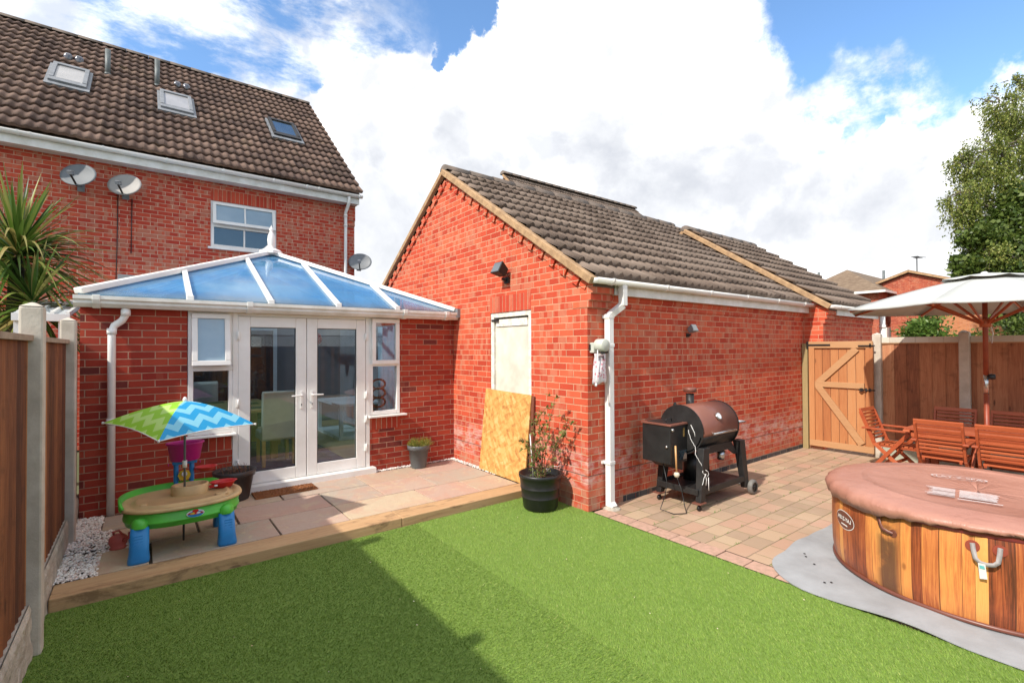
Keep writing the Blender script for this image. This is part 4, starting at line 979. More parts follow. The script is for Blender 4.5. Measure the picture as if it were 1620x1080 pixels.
def gable_house():
    t = thing('gable_house', 'distant brick house with its pointed gable facing the garden', 'house', (40, 8, 0))
    mb = MB(); mb.prism([(5.9, 0), (11.9, 0), (11.9, 5.2), (8.9, 6.25), (5.9, 5.2)], 'x', 38.0, 52.)
    mb.box(37.0, 4.2, 0, 38.0, 9.6, 3.9); mb.build('wall', far_brick, t)
    mb = MB(); mb.prism([(5.6, 5.12), (8.9, 6.3), (12.2, 5.12), (12.2, 5.28), (8.9, 6.48), (5.6, 5.28)], 'x', 37.8, 52.2); ro = mb.build('roof', tiles_far_row, t)
    mb = MB(); mb.bar((37.78, 5.6, 5.2), (37.78, 8.9, 6.39), .06, .13); mb.bar((37.78, 12.2, 5.2), (37.78, 8.9, 6.39), .06, .13); mb.build('bargeboard', mortar_m, t)
    mb = MB(); mb.tube([(38.6, 6.4, 5.3), (38.6, 6.4, 6.1)], .13, 8); mb.build('vent_pipe', pipegrey, ro)
    for x, y, z in ((38.4, 8.6, 6.3), (40, 5.9, 5.3)):
        mb = MB(); mb.tube([(x, y, z), (x, y, z + 1.0)], .03, 6); mb.tube([(x - .6, y, z + .95), (x + .7, y - .3, z + 1.)], .02, 6)
        for k in range(6): mb.tube([(x - .5 + k * .2, y - .18, z + .97), (x - .5 + k * .2, y + .18, z + .97)], .012, 4)
        mb.build('aerial', darkmetal, ro)
    mb = MB(); mb.box(36.6, 9.7, 0, 37.4, 10., 2.9); mb.build('porch', upvc_old, t)
gable_house()
def brickwall_far():
    t = thing('brick_bungalow', 'plain low brick wall of a building behind the bush and parasol', 'building', (30, 4, 0))
    mb = MB(); mb.box(30.5, 1.0, 0, 36., 6.5, 4.15); mb.build('wall', brick('orange_far_brick', (.42, .15, .07), (.48, .18, .08), (.52, .22, .10), (.5, .3, .18), patch=.5), t)
    mb = MB(); mb.box(30.3, .8, 4.15, 36.2, 6.7, 4.3); mb.build('roof', ridge_m, t)
brickwall_far()
# ------------------------------------------------------------------ fences
def fence_left():
    t = thing('fence', 'tall dark closeboard fence with concrete posts along the left side', 'fence', (-.53, 2, 0))
    ys = [-5.1, -3.3, -1.5, .3, 2.12, 3.93, 5.66]
    mb0 = None
    for i, y in enumerate(ys):
        mb = MB(); pyramid_post(mb, -.507, y, -.1, 2.0 if y > 3 else 1.9, .105); mb.build('post', concrete, t, bevel=.012)
        y1 = ys[i + 1] if i + 1 < len(ys) else 6.55
        ya, yb = y + .055, y1 - (.055 if i + 1 < len(ys) else 0)
        # closeboard panel: overlapping feather-edge boards
        mb = MB(); yy = ya; 
        while yy < yb - .02:
            e = min(yy + .083, yb); x = -.545
            mb.add([(x, yy, .30), (x + .006, yy, .30), (x + .026, e, .30), (x, e, .30), (x, yy, 1.80), (x + .004, yy, 1.80), (x + .026, e, 1.80), (x, e, 1.80)], [(0, 1, 2, 3), (7, 6, 5, 4), (0, 4, 5, 1), (1, 5, 6, 2), (2, 6, 7, 3), (3, 7, 4, 0)]); yy += .088
        p = mb.build('panel', fence_w, t)
        mb = MB(); mb.box(-.565, ya, 1.80, -.495, yb, 1.832); mb.build('capping', plain('weathered_capping', (.38, .29, .21), (.24, .17, .12), .85, 8.) if i == 0 else MATS['weathered_capping'], p)
        mb = MB(); mb.box(-.56, ya, .3, -.5465, yb, 1.79); mb.build('gap_shade_sheet', darkmetal, p)  # dark sheet added behind the boards, stands for shade in their gaps
        # rock-faced gravel board
        mb = MB(); nx, nz = int((yb - ya) / .035), 10; vs = []
        for a in range(nx + 1):
            for b in range(nz + 1):
                yy, zz = ya + (yb - ya) * a / nx, -.03 + .33 * b / nz
                d = 0 if b in (nz,) else (mnoise.noise(Vector((yy * 9, zz * 12, 3.))) * .5 + .5) * .022 + (mnoise.noise(Vector((yy * 30, zz * 30, 1.))) * .006)
                vs.append((-.505 + d, yy, zz))
        k = nz + 1; mb.add(vs, [(a * k + b, (a + 1) * k + b, (a + 1) * k + b + 1, a * k + b + 1) for a in range(nx) for b in range(nz)], False)
        mb.box(-.56, ya, -.03, -.512, yb, .298); mb.build('gravel_board', rockface, t)
fence_left()
def board_panel(mb, x, y0, y1, z0, z1, w=.125, flip=1):
    yy = y0
    while yy < y1 - .02:
        e = min(yy + w * 1.12, y1)
        mb.add([(x, yy, z0), (x + .006, yy, z0), (x + .006, e, z0), (x, e, z0), (x - .013, yy, z0)], [])
        j = random.uniform(-.002, .002)
        vs = [(x - .014 + j, yy, z0), (x - .004 + j, e, z0), (x + .008, e, z0), (x + .008, yy, z0)]
        vs = vs + [(a, b, z1) for a, b, c in vs]
        mb.add(vs, [(0, 1, 2, 3), (7, 6, 5, 4), (0, 4, 5, 1), (1, 5, 6, 2), (2, 6, 7, 3), (3, 7, 4, 0)]); yy += w
def fence_right():
    t = thing('fence', 'warm brown closeboard fence with pale concrete posts behind the parasol', 'fence', (9.22, 0, 0))
    ys = [2.57, 1.55, -.28, -2.1, -3.93, -5.8]
    for i, y in enumerate(ys):
        mb = MB(); pyramid_post(mb, 9.22, y, -.1, 1.94 if i else 1.93, .115); mb.build('post', concrete, t, bevel=.012)
        if i + 1 < len(ys):
            ya, yb = ys[i + 1] + .06, y - .06
            mb = MB(); board_panel(mb, 9.24, ya, yb, .30, 1.79, .15); p = mb.build('panel', fence_r, t)
            mb = MB(); z = ya
            while z < yb - .01:
                e = min(z + .16, yb); mb.box(9.205, z + .001, 1.80, 9.25, e - .001, 1.885 + random.uniform(-.001, .001)); z = e
            mb.build('capping', paletimber, p)
            mb = MB(); mb.box(9.21, ya, 1.785, 9.255, yb, 1.80); mb.build('rail', gate_h, p)
            mb = MB(); mb.box(9.20, ya, -.03, 9.25, yb, .295); mb.build('gravel_board', plain('green_gravel_board', (.42, .44, .36), (.32, .34, .27), .9, 6., bmp=.002) if i == 0 else MATS['green_gravel_board'], t)
fence_right()
def fence_rear():
    t = thing('fence', 'dark closeboard fence with trellis top closing the garden behind', 'fence', (4, -5.95, 0))
    mb = MB(); x = -.5
    while x < 9.2: mb.box(x, -5.96, 0, x + .12, -5.94 + random.uniform(0, .01), 1.8); x += .124
    mb.build('panel', fence_w, t)
    mb = MB(); x = -.5
    while x < 9.1:
        mb.bar((x, -5.94, 1.82), (x + .38, -5.94, 2.2), .02, .012); mb.bar((x + .38, -5.93, 1.82), (x, -5.93, 2.2), .02, .012); x += .12
    mb.box(-.5, -5.96, 2.2, 9.2, -5.92, 2.23); mb.box(-.5, -5.96, 1.8, 9.2, -5.92, 1.83); mb.build('trellis', fence_w, t)
fence_rear()
def gate():
    t = thing('wooden_gate', 'orange pine ledged and braced garden gate beside the garage', 'gate', (9.2, 3.05, 0))
    y0, y1 = 2.585, 3.50; x = 9.085
    mb = MB(); yy = y0
    while yy < y1 - .02:
        e = min(yy + .118, y1); mb.box(x, yy + .002, .07, x + .02, e - .002, 1.80); yy += .12
    mb.build('boards', gate_w, t, bevel=.003)
    mb = MB()
    for bx in ((x - .032, y0, 1.72, x - .001, y1, 1.83), (x - .032, y0, .07, x - .001, y1, .17), (x - .03, y0 + .12, 1.07, x - .001, y1 - .09, 1.16)):
        mb = MB(); mb.box(*bx); mb.build('ledge', gate_h, t, bevel=.003)
    mb = MB(); mb.box(x - .031, y0, .17, x - .001, y0 + .095, 1.72); mb.box(x - .031, y1 - .085, .17, x - .001, y1, 1.72); mb.build('stile', gate_w, t, bevel=.003)
    mb = MB(); mb.bar((x - .017, y1 - .14, 1.14), (x - .017, y0 + .22, 1.71), .028, .10, up=(0, .5, .8)); mb.build('brace', gate_h, t, bevel=.003)
    mb = MB(); mb.bar((x - .018, y1 - .13, 1.09), (x - .018, y0 + .16, .19), .028, .10, up=(0, .5, .8)); mb.build('brace', gate_h, t, bevel=.003)
    mb = MB(); mb.box(x - .04, y1 - .33, 1.755, x - .033, y1 + .02, 1.785); mb.box(x - .045, y1 + .0, 1.70, x - .033, y1 + .03, 1.83); mb.build('hinge', blackpl, t)
    mb = MB(); mb.tube([(x - .045, y0 + .19, 1.06), (x - .045, y0 - .03, 1.06)], .010, 8); mb.tube([(x - .035, y0 + .15, 1.06), (x - .06, y0 + .15, 1.06)], .028, 10); mb.box(x - .05, y0 + .03, 1.035, x - .0325, y0 + .05, 1.085); mb.box(x - .05, y0 + .08, 1.03, x - .0325, y0 + .10, 1.09); mb.build('bolt', blackpl, t)
    mb = MB(); mb.box(x - .05, y0 - .03, 1.745, x - .033, y0 + .19, 1.765); mb.box(x - .05, y0 + .02, 1.735, x - .033, y0 + .04, 1.79); mb.build('bolt', blackpl, t)
    mb = MB(); mb.box(9.04, 3.515, 0, 9.12, 3.60, 1.80); tag(mb.build('gate_post', wood('old_post', [(.22, .16, .07), (.34, .26, .12), (.42, .33, .17)], 'z', .85, 6.), bevel=.004), 'weathered square timber gate post against the garage wall', 'post')
gate()

# ------------------------------------------------------------------ small things on the walls
def floodlight(lab, c, az, mat_body):
    t = thing('floodlight', lab, 'floodlight', c, 'security floodlights on the garage', local=True, rz=az)
    # local: wall plane at y=0, light sticks out towards -y
    mb = MB(); mb.box(-.045, -.03, -.09, .045, 0, -.01); mb.bar((0, -.03, -.06), (0, -.09, -.03), .03, .03); mb.build('bracket', darkmetal, t, bevel=.004)
    A = R(-28); M = Matrix.Rotation(A, 3, 'X')
    mb = MB(); vs = [(-.09, -.21, -.07), (.09, -.21, -.07), (.09, -.21, .09), (-.09, -.21, .09), (-.065, -.07, -.045), (.065, -.07, -.045), (.065, -.07, .06), (-.065, -.07, .06)]
    vs = [M @ Vector(v) for v in vs]; mb.add(vs, [(0, 1, 2, 3), (7, 6, 5, 4), (0, 4, 5, 1), (1, 5, 6, 2), (2, 6, 7, 3), (3, 7, 4, 0)])
    mb.build('lamp_body', mat_body, t, bevel=.006)
    mb = MB(); vs = [M @ Vector(v) for v in [(-.078, -.213, -.058), (.078, -.213, -.058), (.078, -.213, .078), (-.078, -.213, .078)]]; mb.add(vs, [(0, 1, 2, 3)]); mb.build('lens', darkglass, t)
floodlight('black floodlight on the garage gable above the boarded door', (3.77, 5.02, 2.67), R(-90), darkmetal)
o = floodlight('small grey floodlight on the long garage wall above the barbecue', (5.62, 3.61, 1.93), 0, lead)
for c in COL.objects:
    if c.get('label', '').startswith('small grey floodlight'): c.scale = (.62, .62, .62)
def reel():
    t = thing('line_reel', 'round pale plastic washing line reel on the garage corner', 'washing line', (3.88, 3.6, 1.76))
    m = plain('putty_plastic', (.52, .53, .46), (.44, .45, .39), .5, 5.)
    mb = MB(); mb.lathe([(0, 3.44), (.06, 3.44), (.068, 3.45), (.068, 3.555), (.06, 3.565), (0, 3.565)], (3.872, 0, 1.77), 28, axis='y'); mb.build('drum', m, t)
    mb = MB(); mb.box(3.80, 3.55, 1.69, 3.95, 3.608, 1.80); mb.build('bracket', m, t, bevel=.006)
    mb = MB(); mb.box(3.90, 3.46, 1.685, 3.93, 3.52, 1.71); mb.box(3.85, 3.46, 1.68, 3.88, 3.50, 1.70); mb.build('hook', blackpl, t)
    mb = MB(); mb.box(3.79, 3.59, 1.72, 3.81, 3.606, 1.78); mb.build('clip', blackpl, t)
    bag_m, nt, b, o = newmat('spotted_bag'); tc = N(nt, 'ShaderNodeTexCoord'); vo = N(nt, 'ShaderNodeTexVoronoi'); L(nt, tc.outputs['Object'], vo.inputs['Vector']); vo.inputs['Scale'].default_value = 26
    c = mix_(nt, sstep(nt, vo.outputs['Distance'], .36, .30), (.72, .66, .66), (.62, .25, .30)); L(nt, c, b.inputs['Base Color']); b.inputs['Roughness'].default_value = .9
    t = thing('peg_bag', 'white fabric peg bag with pink spots hanging below the line reel', 'bag', (3.86, 3.5, 1.68))
    n = 15; rows = 12; vs = []
    for side in (0, 1):
        for r_ in range(rows + 1):
            f = r_ / rows; z = 1.685 - f * .32
            for k in range(n):
                g = k / (n - 1); wd = .085 + .025 * f; x = 3.875 - .012 * f + (g - .5) * 2 * wd + .004 * math.sin(f * 9 + side)
                bul = math.sin(math.pi * g) * (.012 + .03 * math.sin(math.pi * min(1, f * .95)) ) * (1 + .2 * math.sin(g * 13 + f * 5)); y = 3.53 + (bul if side else -bul)
                vs.append((x, y, z + .01 * math.sin(g * 7 + f * 3) * f))
    fs = []; m_ = (rows + 1) * n
    for sd in (0, 1):
        for r_ in range(rows):
            for k in range(n - 1):
                if sd == 0 and 1 <= r_ <= 2 and 3 <= k <= n - 5: continue
                fs.append((sd * m_ + r_ * n + k, sd * m_ + r_ * n + k + 1, sd * m_ + (r_ + 1) * n + k + 1, sd * m_ + (r_ + 1) * n + k))
    for r_ in range(rows):
        for k in (0, n - 1): fs.append((r_ * n + k, m_ + r_ * n + k, m_ + (r_ + 1) * n + k, (r_ + 1) * n + k))
    for k in range(n - 1): fs.append((rows * n + k, rows * n + k + 1, m_ + rows * n + k + 1, m_ + rows * n + k))
    mb = MB(); mb.add(vs, fs, True); mb.build('pouch', bag_m, t)
    mb = MB(); mb.tube([(3.806, 3.50, 1.72), (3.80, 3.49, 1.62), (3.775, 3.485, 1.44), (3.76, 3.48, 1.37)], .006, 6); mb.tube([(3.76, 3.48, 1.37), (3.745, 3.47, 1.345)], .012, 6); mb.build('cord', upvc, t)
reel()
osb_m, nt, b, o = newmat('strand_board'); tc = N(nt, 'ShaderNodeTexCoord')
ch = []
for sc, rz in ((34, .5), (38, 2.1), (30, 1.3)):
    m1 = N(nt, 'ShaderNodeMapping'); L(nt, tc.outputs['Object'], m1.inputs[0]); m1.inputs['Rotation'].default_value = (rz, 0, 0)
    mp = N(nt, 'ShaderNodeMapping'); L(nt, m1.outputs[0], mp.inputs[0]); mp.inputs['Scale'].default_value = (.3, 1, .33)
    vo = N(nt, 'ShaderNodeTexVoronoi'); L(nt, mp.outputs[0], vo.inputs['Vector']); vo.inputs['Scale'].default_value = sc * .8; sp_ = N(nt, 'ShaderNodeSeparateColor'); L(nt, vo.outputs['Color'], sp_.inputs[0]); ch.append(sp_.outputs[0])
f = math_(nt, 'ADD', math_(nt, 'MULTIPLY', ch[0], .45), math_(nt, 'ADD', math_(nt, 'MULTIPLY', ch[1], .35), math_(nt, 'MULTIPLY', ch[2], .2)))
L(nt, ramp_(nt, f, ((.1, (.40, .17, .045)), (.4, (.56, .28, .075)), (.65, (.64, .36, .11)), (.9, (.68, .44, .18)))), b.inputs['Base Color']); b.inputs['Roughness'].default_value = .7
bump(nt, b, f, .003)
mb = MB(); mb.add([(3.70, 4.61, .085), (3.70, 5.60, .085), (3.748, 5.50, 1.19), (3.748, 4.525, 1.17), (3.718, 4.61, .085), (3.718, 5.60, .085), (3.766, 5.50, 1.19), (3.766, 4.525, 1.17)], [(0, 1, 2, 3), (7, 6, 5, 4), (0, 4, 5, 1), (1, 5, 6, 2), (2, 6, 7, 3), (3, 7, 4, 0)])
tag(mb.build('chipboard_sheet', osb_m), 'orange strand board sheet leaning against the boarded garage door', 'board')
mb = MB(); mb.bar((3.70, 4.50, .0), (3.752, 4.49, 1.16), .02, .045, up=(0, 1, 0)); tag(mb.build('timber_batten', wood('dark_batten', [(.12, .03, .015), (.2, .06, .03)], 'z')), 'thin dark batten standing at the edge of the strand board', 'batten')

# ------------------------------------------------------------------ pots and plants
leafm = {}
def leafmat(name, cols, rough=.5, trans=.35):
    m, nt, b, o = newmat(name); c = ramp_(nt, rnd(nt), [(i / (len(cols) - 1), q) for i, q in enumerate(cols)])
    L(nt, c, b.inputs['Base Color']); b.inputs['Roughness'].default_value = rough; b.inputs['Specular IOR Level'].default_value = .35
    t = N(nt, 'ShaderNodeBsdfTranslucent'); L(nt, c, t.inputs[0]); mx = N(nt, 'ShaderNodeMixShader'); mx.inputs[0].default_value = trans
    L(nt, b.outputs[0], mx.inputs[1]); L(nt, t.outputs[0], mx.inputs[2]); L(nt, mx.outputs[0], o.inputs[0])
    return m
def leaf(mb, p, d, up, l, w, fold=.15):
    d = d.normalized(); s = d.cross(up); s = s.normalized() if s.length > 1e-3 else Vector((1, 0, 0)); n = s.cross(d)
    a, b_, c, e = p, p + d * l * .45 + s * w / 2 + n * fold * w, p + d * l, p + d * l * .45 - s * w / 2 + n * fold * w
    mb.add([a, b_, c, e, p + d * l * .5], [(0, 1, 4), (1, 2, 4), (2, 3, 4), (3, 0, 4)] if fold else [(0, 1, 2, 3)])
def rv(s=1.): return Vector((random.gauss(0, s), random.gauss(0, s), random.gauss(0, s)))
def barrel_pot():
    c = (3.46, 4.03)
    t = thing('plant_pot', 'large black plastic tub planter at the garage corner holding a straggly shrub', 'plant pot', (c[0], c[1], .0))
    mb = MB(); mb.lathe([(0, .0), (.175, .0), (.185, .012), (.20, .12), (.206, .125), (.206, .135), (.203, .14), (.213, .22), (.219, .225), (.219, .235), (.216, .24), (.226, .335), (.236, .34), (.238, .375), (.228, .38), (.218, .372), (.212, .32), (0, .32)], (*c, 0.012), 40)
    mb.build('tub', blackpl, t)
    mb = MB(); mb.lathe([(0, .33), (.12, .335), (.211, .325)], (*c, .005), 24); mb.build('soil', soil, t)
    s = thing('shrub', 'straggly rose shrub with reddish stems in the big black tub', 'shrub', (c[0], c[1], .33))
    stem = plain('red_stem', (.28, .09, .05), (.16, .10, .05), .7, 20.); lm = leafmat('shrub_leaf', [(.07, .11, .025), (.12, .18, .035), (.20, .26, .06), (.30, .30, .09), (.22, .08, .05)])
    mb = MB(); lv = MB(); tg = MB()
    tips = [((.02, -.02), (.10, -.13), .86), ((0, .02), (-.02, .10), .62), ((.02, 0), (.17, -.30), .62), ((-.03, 0), (-.08, .16), .40), ((.0, -.02), (.02, -.06), .75), ((.03, .02), (.12, .05), .5), ((-.02, -.03), (-.16, -.02), .36), ((0, 0), (.05, .08), .70), ((.02, -.03), (.16, -.22), .46)]
    for (bx, by), (tx, ty), h in tips:
        p0 = Vector((c[0] + bx, c[1] + by, .33)); p3 = Vector((c[0] + tx, c[1] + ty, .33 + h))
        pts = []
        for i in range(9):
            f = i / 8; q = p0.lerp(p3, f); q.z = .33 + h * (f ** .8); q += rv(.008) * (i > 0); pts.append(q)
        mb.tube(pts, [.005 * (1 - .6 * i / 8) for i in range(9)], 5, False)
        for i in range(2, 9):
            for k in range(random.randint(1, 3) if i < 6 else 3):
                dr = Vector((random.gauss(0, 1), random.gauss(0, 1), random.gauss(.2, .5))).normalized(); e = pts[i] + dr * random.uniform(.03, .09); mb.tube([pts[i], e], .0018, 4, False)
                for q in range(random.randint(3, 6)):
                    ld = (dr + rv(.6)).normalized(); leaf(lv, e - dr * random.uniform(0, .04), ld, Vector((0, 0, 1)) + rv(.3), random.uniform(.028, .052), random.uniform(.018, .030))
    for k in range(260):
        a = random.uniform(0, 6.3); r = random.uniform(0, .12); p = Vector((c[0] + r * math.cos(a), c[1] + r * math.sin(a), .35 + random.uniform(0, .12))); leaf(lv, p, rv(), Vector((0, 0, 1)), random.uniform(.015, .035), .014)
    mb.build('stem', stem, s); lv.build('leaves', lm, s, recalc=False)
    mb = MB(); mb.tube([(c[0] - .05, c[1] + .06, .34), (c[0] - .06, c[1] + .1, .80)], .006, 6); mb.build('cane', upvc, s)
    mb = MB(); mb.tube([(c[0] + .03, c[1] - .02, .36), (c[0] + .1, c[1] - .08, .46), (c[0] + .15, c[1] - .12, .45), (c[0] + .19, c[1] - .13, .47)], .003, 5); mb.build('wire', upvc, s)
barrel_pot()
def grey_pot():
    c = (3.03, 6.12, .13)
    t = thing('plant_pot', 'tapered slate grey plastic pot beside the right conservatory wall', 'plant pot', c)
    gm = plain('slate_plastic', (.115, .125, .13), (.09, .10, .105), .4, 5.)
    mb = MB(); mb.lathe([(0, 0), (.10, 0), (.104, .01), (.136, .25), (.152, .252), (.158, .31), (.150, .315), (.142, .31), (.135, .28), (0, .28)], c, 36); mb.build('pot', gm, t)
    mb = MB(); mb.lathe([(0, .295), (.137, .288)], c, 20); mb.build('soil', soil, t)
    s = thing('heather_plant', 'bushy yellow and green heather growing in the grey pot', 'plant', (c[0], c[1], c[2] + .29))
    lm = leafmat('heather_leaf', [(.10, .16, .03), (.20, .26, .04), (.40, .38, .05), (.24, .27, .06)]); mb = MB(); st = MB()
    for k in range(420):
        a = random.uniform(0, 6.3); ph = random.uniform(.1, 1.3); l = random.uniform(.08, .15); d = Vector((math.cos(a) * math.sin(ph) + .15, math.sin(a) * math.sin(ph) - .2 * random.random(), math.cos(ph) * .9))
        p = Vector(c) + Vector((.07 * math.cos(a), .07 * math.sin(a), .29)); 
        if k % 3 == 0: st.tube([p, p + d * l], .0012, 3, False)
        for q in range(9):
            b_ = p + d * l * (.3 + .7 * q / 9); leaf(mb, b_, (d + rv(.7)), rv(), random.uniform(.010, .02), .005, 0)
    mb.build('foliage', lm, s, recalc=False); st.build('stem', MATS['red_stem'], s)
grey_pot()
def dark_pot():
    c = (.80, 6.06, .13)
    t = thing('plant_pot', 'wide dark brown pot by the left door frame, behind the water table', 'plant pot', c)
    gm = plain('brown_plastic', (.05, .04, .038), (.035, .028, .026), .45, 5.)
    mb = MB(); mb.lathe([(0, 0), (.14, 0), (.145, .01), (.19, .26), (.205, .262), (.215, .32), (.205, .325), (.195, .32), (.185, .28), (0, .28)], c, 36); mb.build('pot', gm, t)
    mb = MB(); mb.lathe([(0, .30), (.1, .305), (.188, .29)], c, 20); mb.build('soil', soil, t)
    s = thing('seedling_twigs', 'thin bare reddish twigs sprouting from the wide brown pot', 'plant', (c[0], c[1], c[2] + .3)); mb = MB(); lv = MB()
    for k in range(70):
        a = random.uniform(0, 6.3); r = random.uniform(0, .17); p = Vector(c) + Vector((r * math.cos(a), r * math.sin(a), .29)); d = Vector((random.gauss(0, .4), random.gauss(0, .4), 1)); l = random.uniform(.03, .12); mb.tube([p, p + d * l], .0016, 3, False)
        if k % 2: leaf(lv, p + d * l * .6, rv(), rv(), .018, .008, 0)
    mb.build('twigs', MATS['red_stem'], s); lv.build('leaves', MATS['shrub_leaf'], s, recalc=False)
dark_pot()
mb = MB(); n = 30
mb.box(1.0, 5.97, .086, 1.66, 6.24, .101)
for i in range(900):
    x, y = random.uniform(1.0, 1.66), random.uniform(5.97, 6.24); mb.add([(x - .003, y, .10), (x + .003, y, .10), (x + random.uniform(-.004, .004), y + random.uniform(-.004, .004), .111)], [(0, 1, 2)])
tag(mb.build('doormat', coir), 'rectangular brown coir doormat in front of the glass doors', 'doormat')
# ------------------------------------------------------------------ toys
def chev(name, base, light):
    m, nt, b, o = newmat(name); uv = N(nt, 'ShaderNodeUVMap'); s = N(nt, 'ShaderNodeSeparateXYZ'); L(nt, uv.outputs[0], s.inputs[0])
    z = math_(nt, 'PINGPONG', math_(nt, 'MULTIPLY', s.outputs[0], 1.1), .10)
    f = math_(nt, 'FRACT', math_(nt, 'MULTIPLY', math_(nt, 'ADD', s.outputs[1], z), 5.0))
    st = sstep(nt, math_(nt, 'ABSOLUTE', math_(nt, 'SUBTRACT', f, .5)), .24, .26)
    c = mix_(nt, st, base, light); L(nt, c, b.inputs['Base Color']); b.inputs['Roughness'].default_value = .6
    t = N(nt, 'ShaderNodeBsdfTranslucent'); L(nt, c, t.inputs[0]); mx = N(nt, 'ShaderNodeMixShader'); mx.inputs[0].default_value = .3
    L(nt, b.outputs[0], mx.inputs[1]); L(nt, t.outputs[0], mx.inputs[2]); L(nt, mx.outputs[0], o.inputs[0]); return m
def toy_umbrella():
    ap = Vector((.285, 4.95, 1.345)); C4 = [Vector((-.27, 5.16, 1.18)), Vector((.09, 4.47, 1.09)), Vector((.80, 4.76, 1.115)), Vector((.48, 5.43, 1.14))]
    t = thing('toy_umbrella', 'small green, blue and pink chevron patterned umbrella standing in the water table', 'umbrella', (.285, 4.95, .5))
    mats = [chev('green_chevron', (.30, .62, .03), (.50, .76, .20)), chev('blue_chevron', (.015, .36, .72), (.25, .66, .85)), chev('pink_chevron', (.66, .10, .48), (.76, .32, .62)), MATS['pink_chevron'] if 'pink_chevron' in MATS else None]
    mats[3] = mats[2]
    nm = ('green chevron panel', 'blue chevron panel', 'pink chevron panel', 'pink chevron panel')
    lines = MB()
    for i in range(4):
        a, b_ = C4[i], C4[(i + 1) % 4]; n = 10; vs = []; uv = []; idx = {}
        for r_ in range(n + 1):
            f = r_ / n
            for k in range(r_ + 1):
                g = k / r_ if r_ else 0; e = a.lerp(b_, g); sag = math.sin(math.pi * g)
                p = ap.lerp(e, f * (1 - .045 * sag * f)); p.z = ap.z + (e.z - ap.z) * (f ** 1.55) - .0 + .02 * sag * f
                idx[(r_, k)] = len(vs); vs.append(p); uv.append(((g - .5) * f * .9, -f * .6))
        fs = []
        for r_ in range(n):
            for k in range(r_ + 1):
                fs.append((idx[(r_, k)], idx[(r_ + 1, k)], idx[(r_ + 1, k + 1)]))
                if k < r_: fs.append((idx[(r_, k)], idx[(r_ + 1, k + 1)], idx[(r_, k + 1)]))
        mb = MB(); mb.add(vs, fs, True, [[uv[j] for j in f] for f in fs]); mb.build('canopy_panel', mats[i], t, label=nm[i])
        lines.tube([vs[idx[(n, k)]] for k in range(n + 1)], .0045, 5)
    lines.build('hem', upvc, t)
    mb = MB(); mb.lathe([(0, -.01), (.016, -.01), (.018, .01), (.012, .03), (0, .036)], tuple(ap), 14)
    for c in C4: mb.lathe([(0, -.012), (.009, -.008), (.009, .008), (0, .012)], tuple(c), 8)
    mb.build('cap', upvc, t)
    mb = MB(); mb.tube([tuple(ap), (.285, 4.95, .50)], .009, 10); mb.build('pole', pipegrey, t)
    mb = MB(); mb.lathe([(0, -.03), (.018, -.03), (.018, .03), (0, .03)], (.285, 4.95, .80), 12); mb.build('joint', upvc, t)
    mb = MB()
    for c in C4: mb.tube([ap - Vector((0, 0, .02)), ap.lerp(c, .5) + Vector((0, 0, .012)), c], .004, 5)
    mb.build('rib', upvc, t)
toy_umbrella()
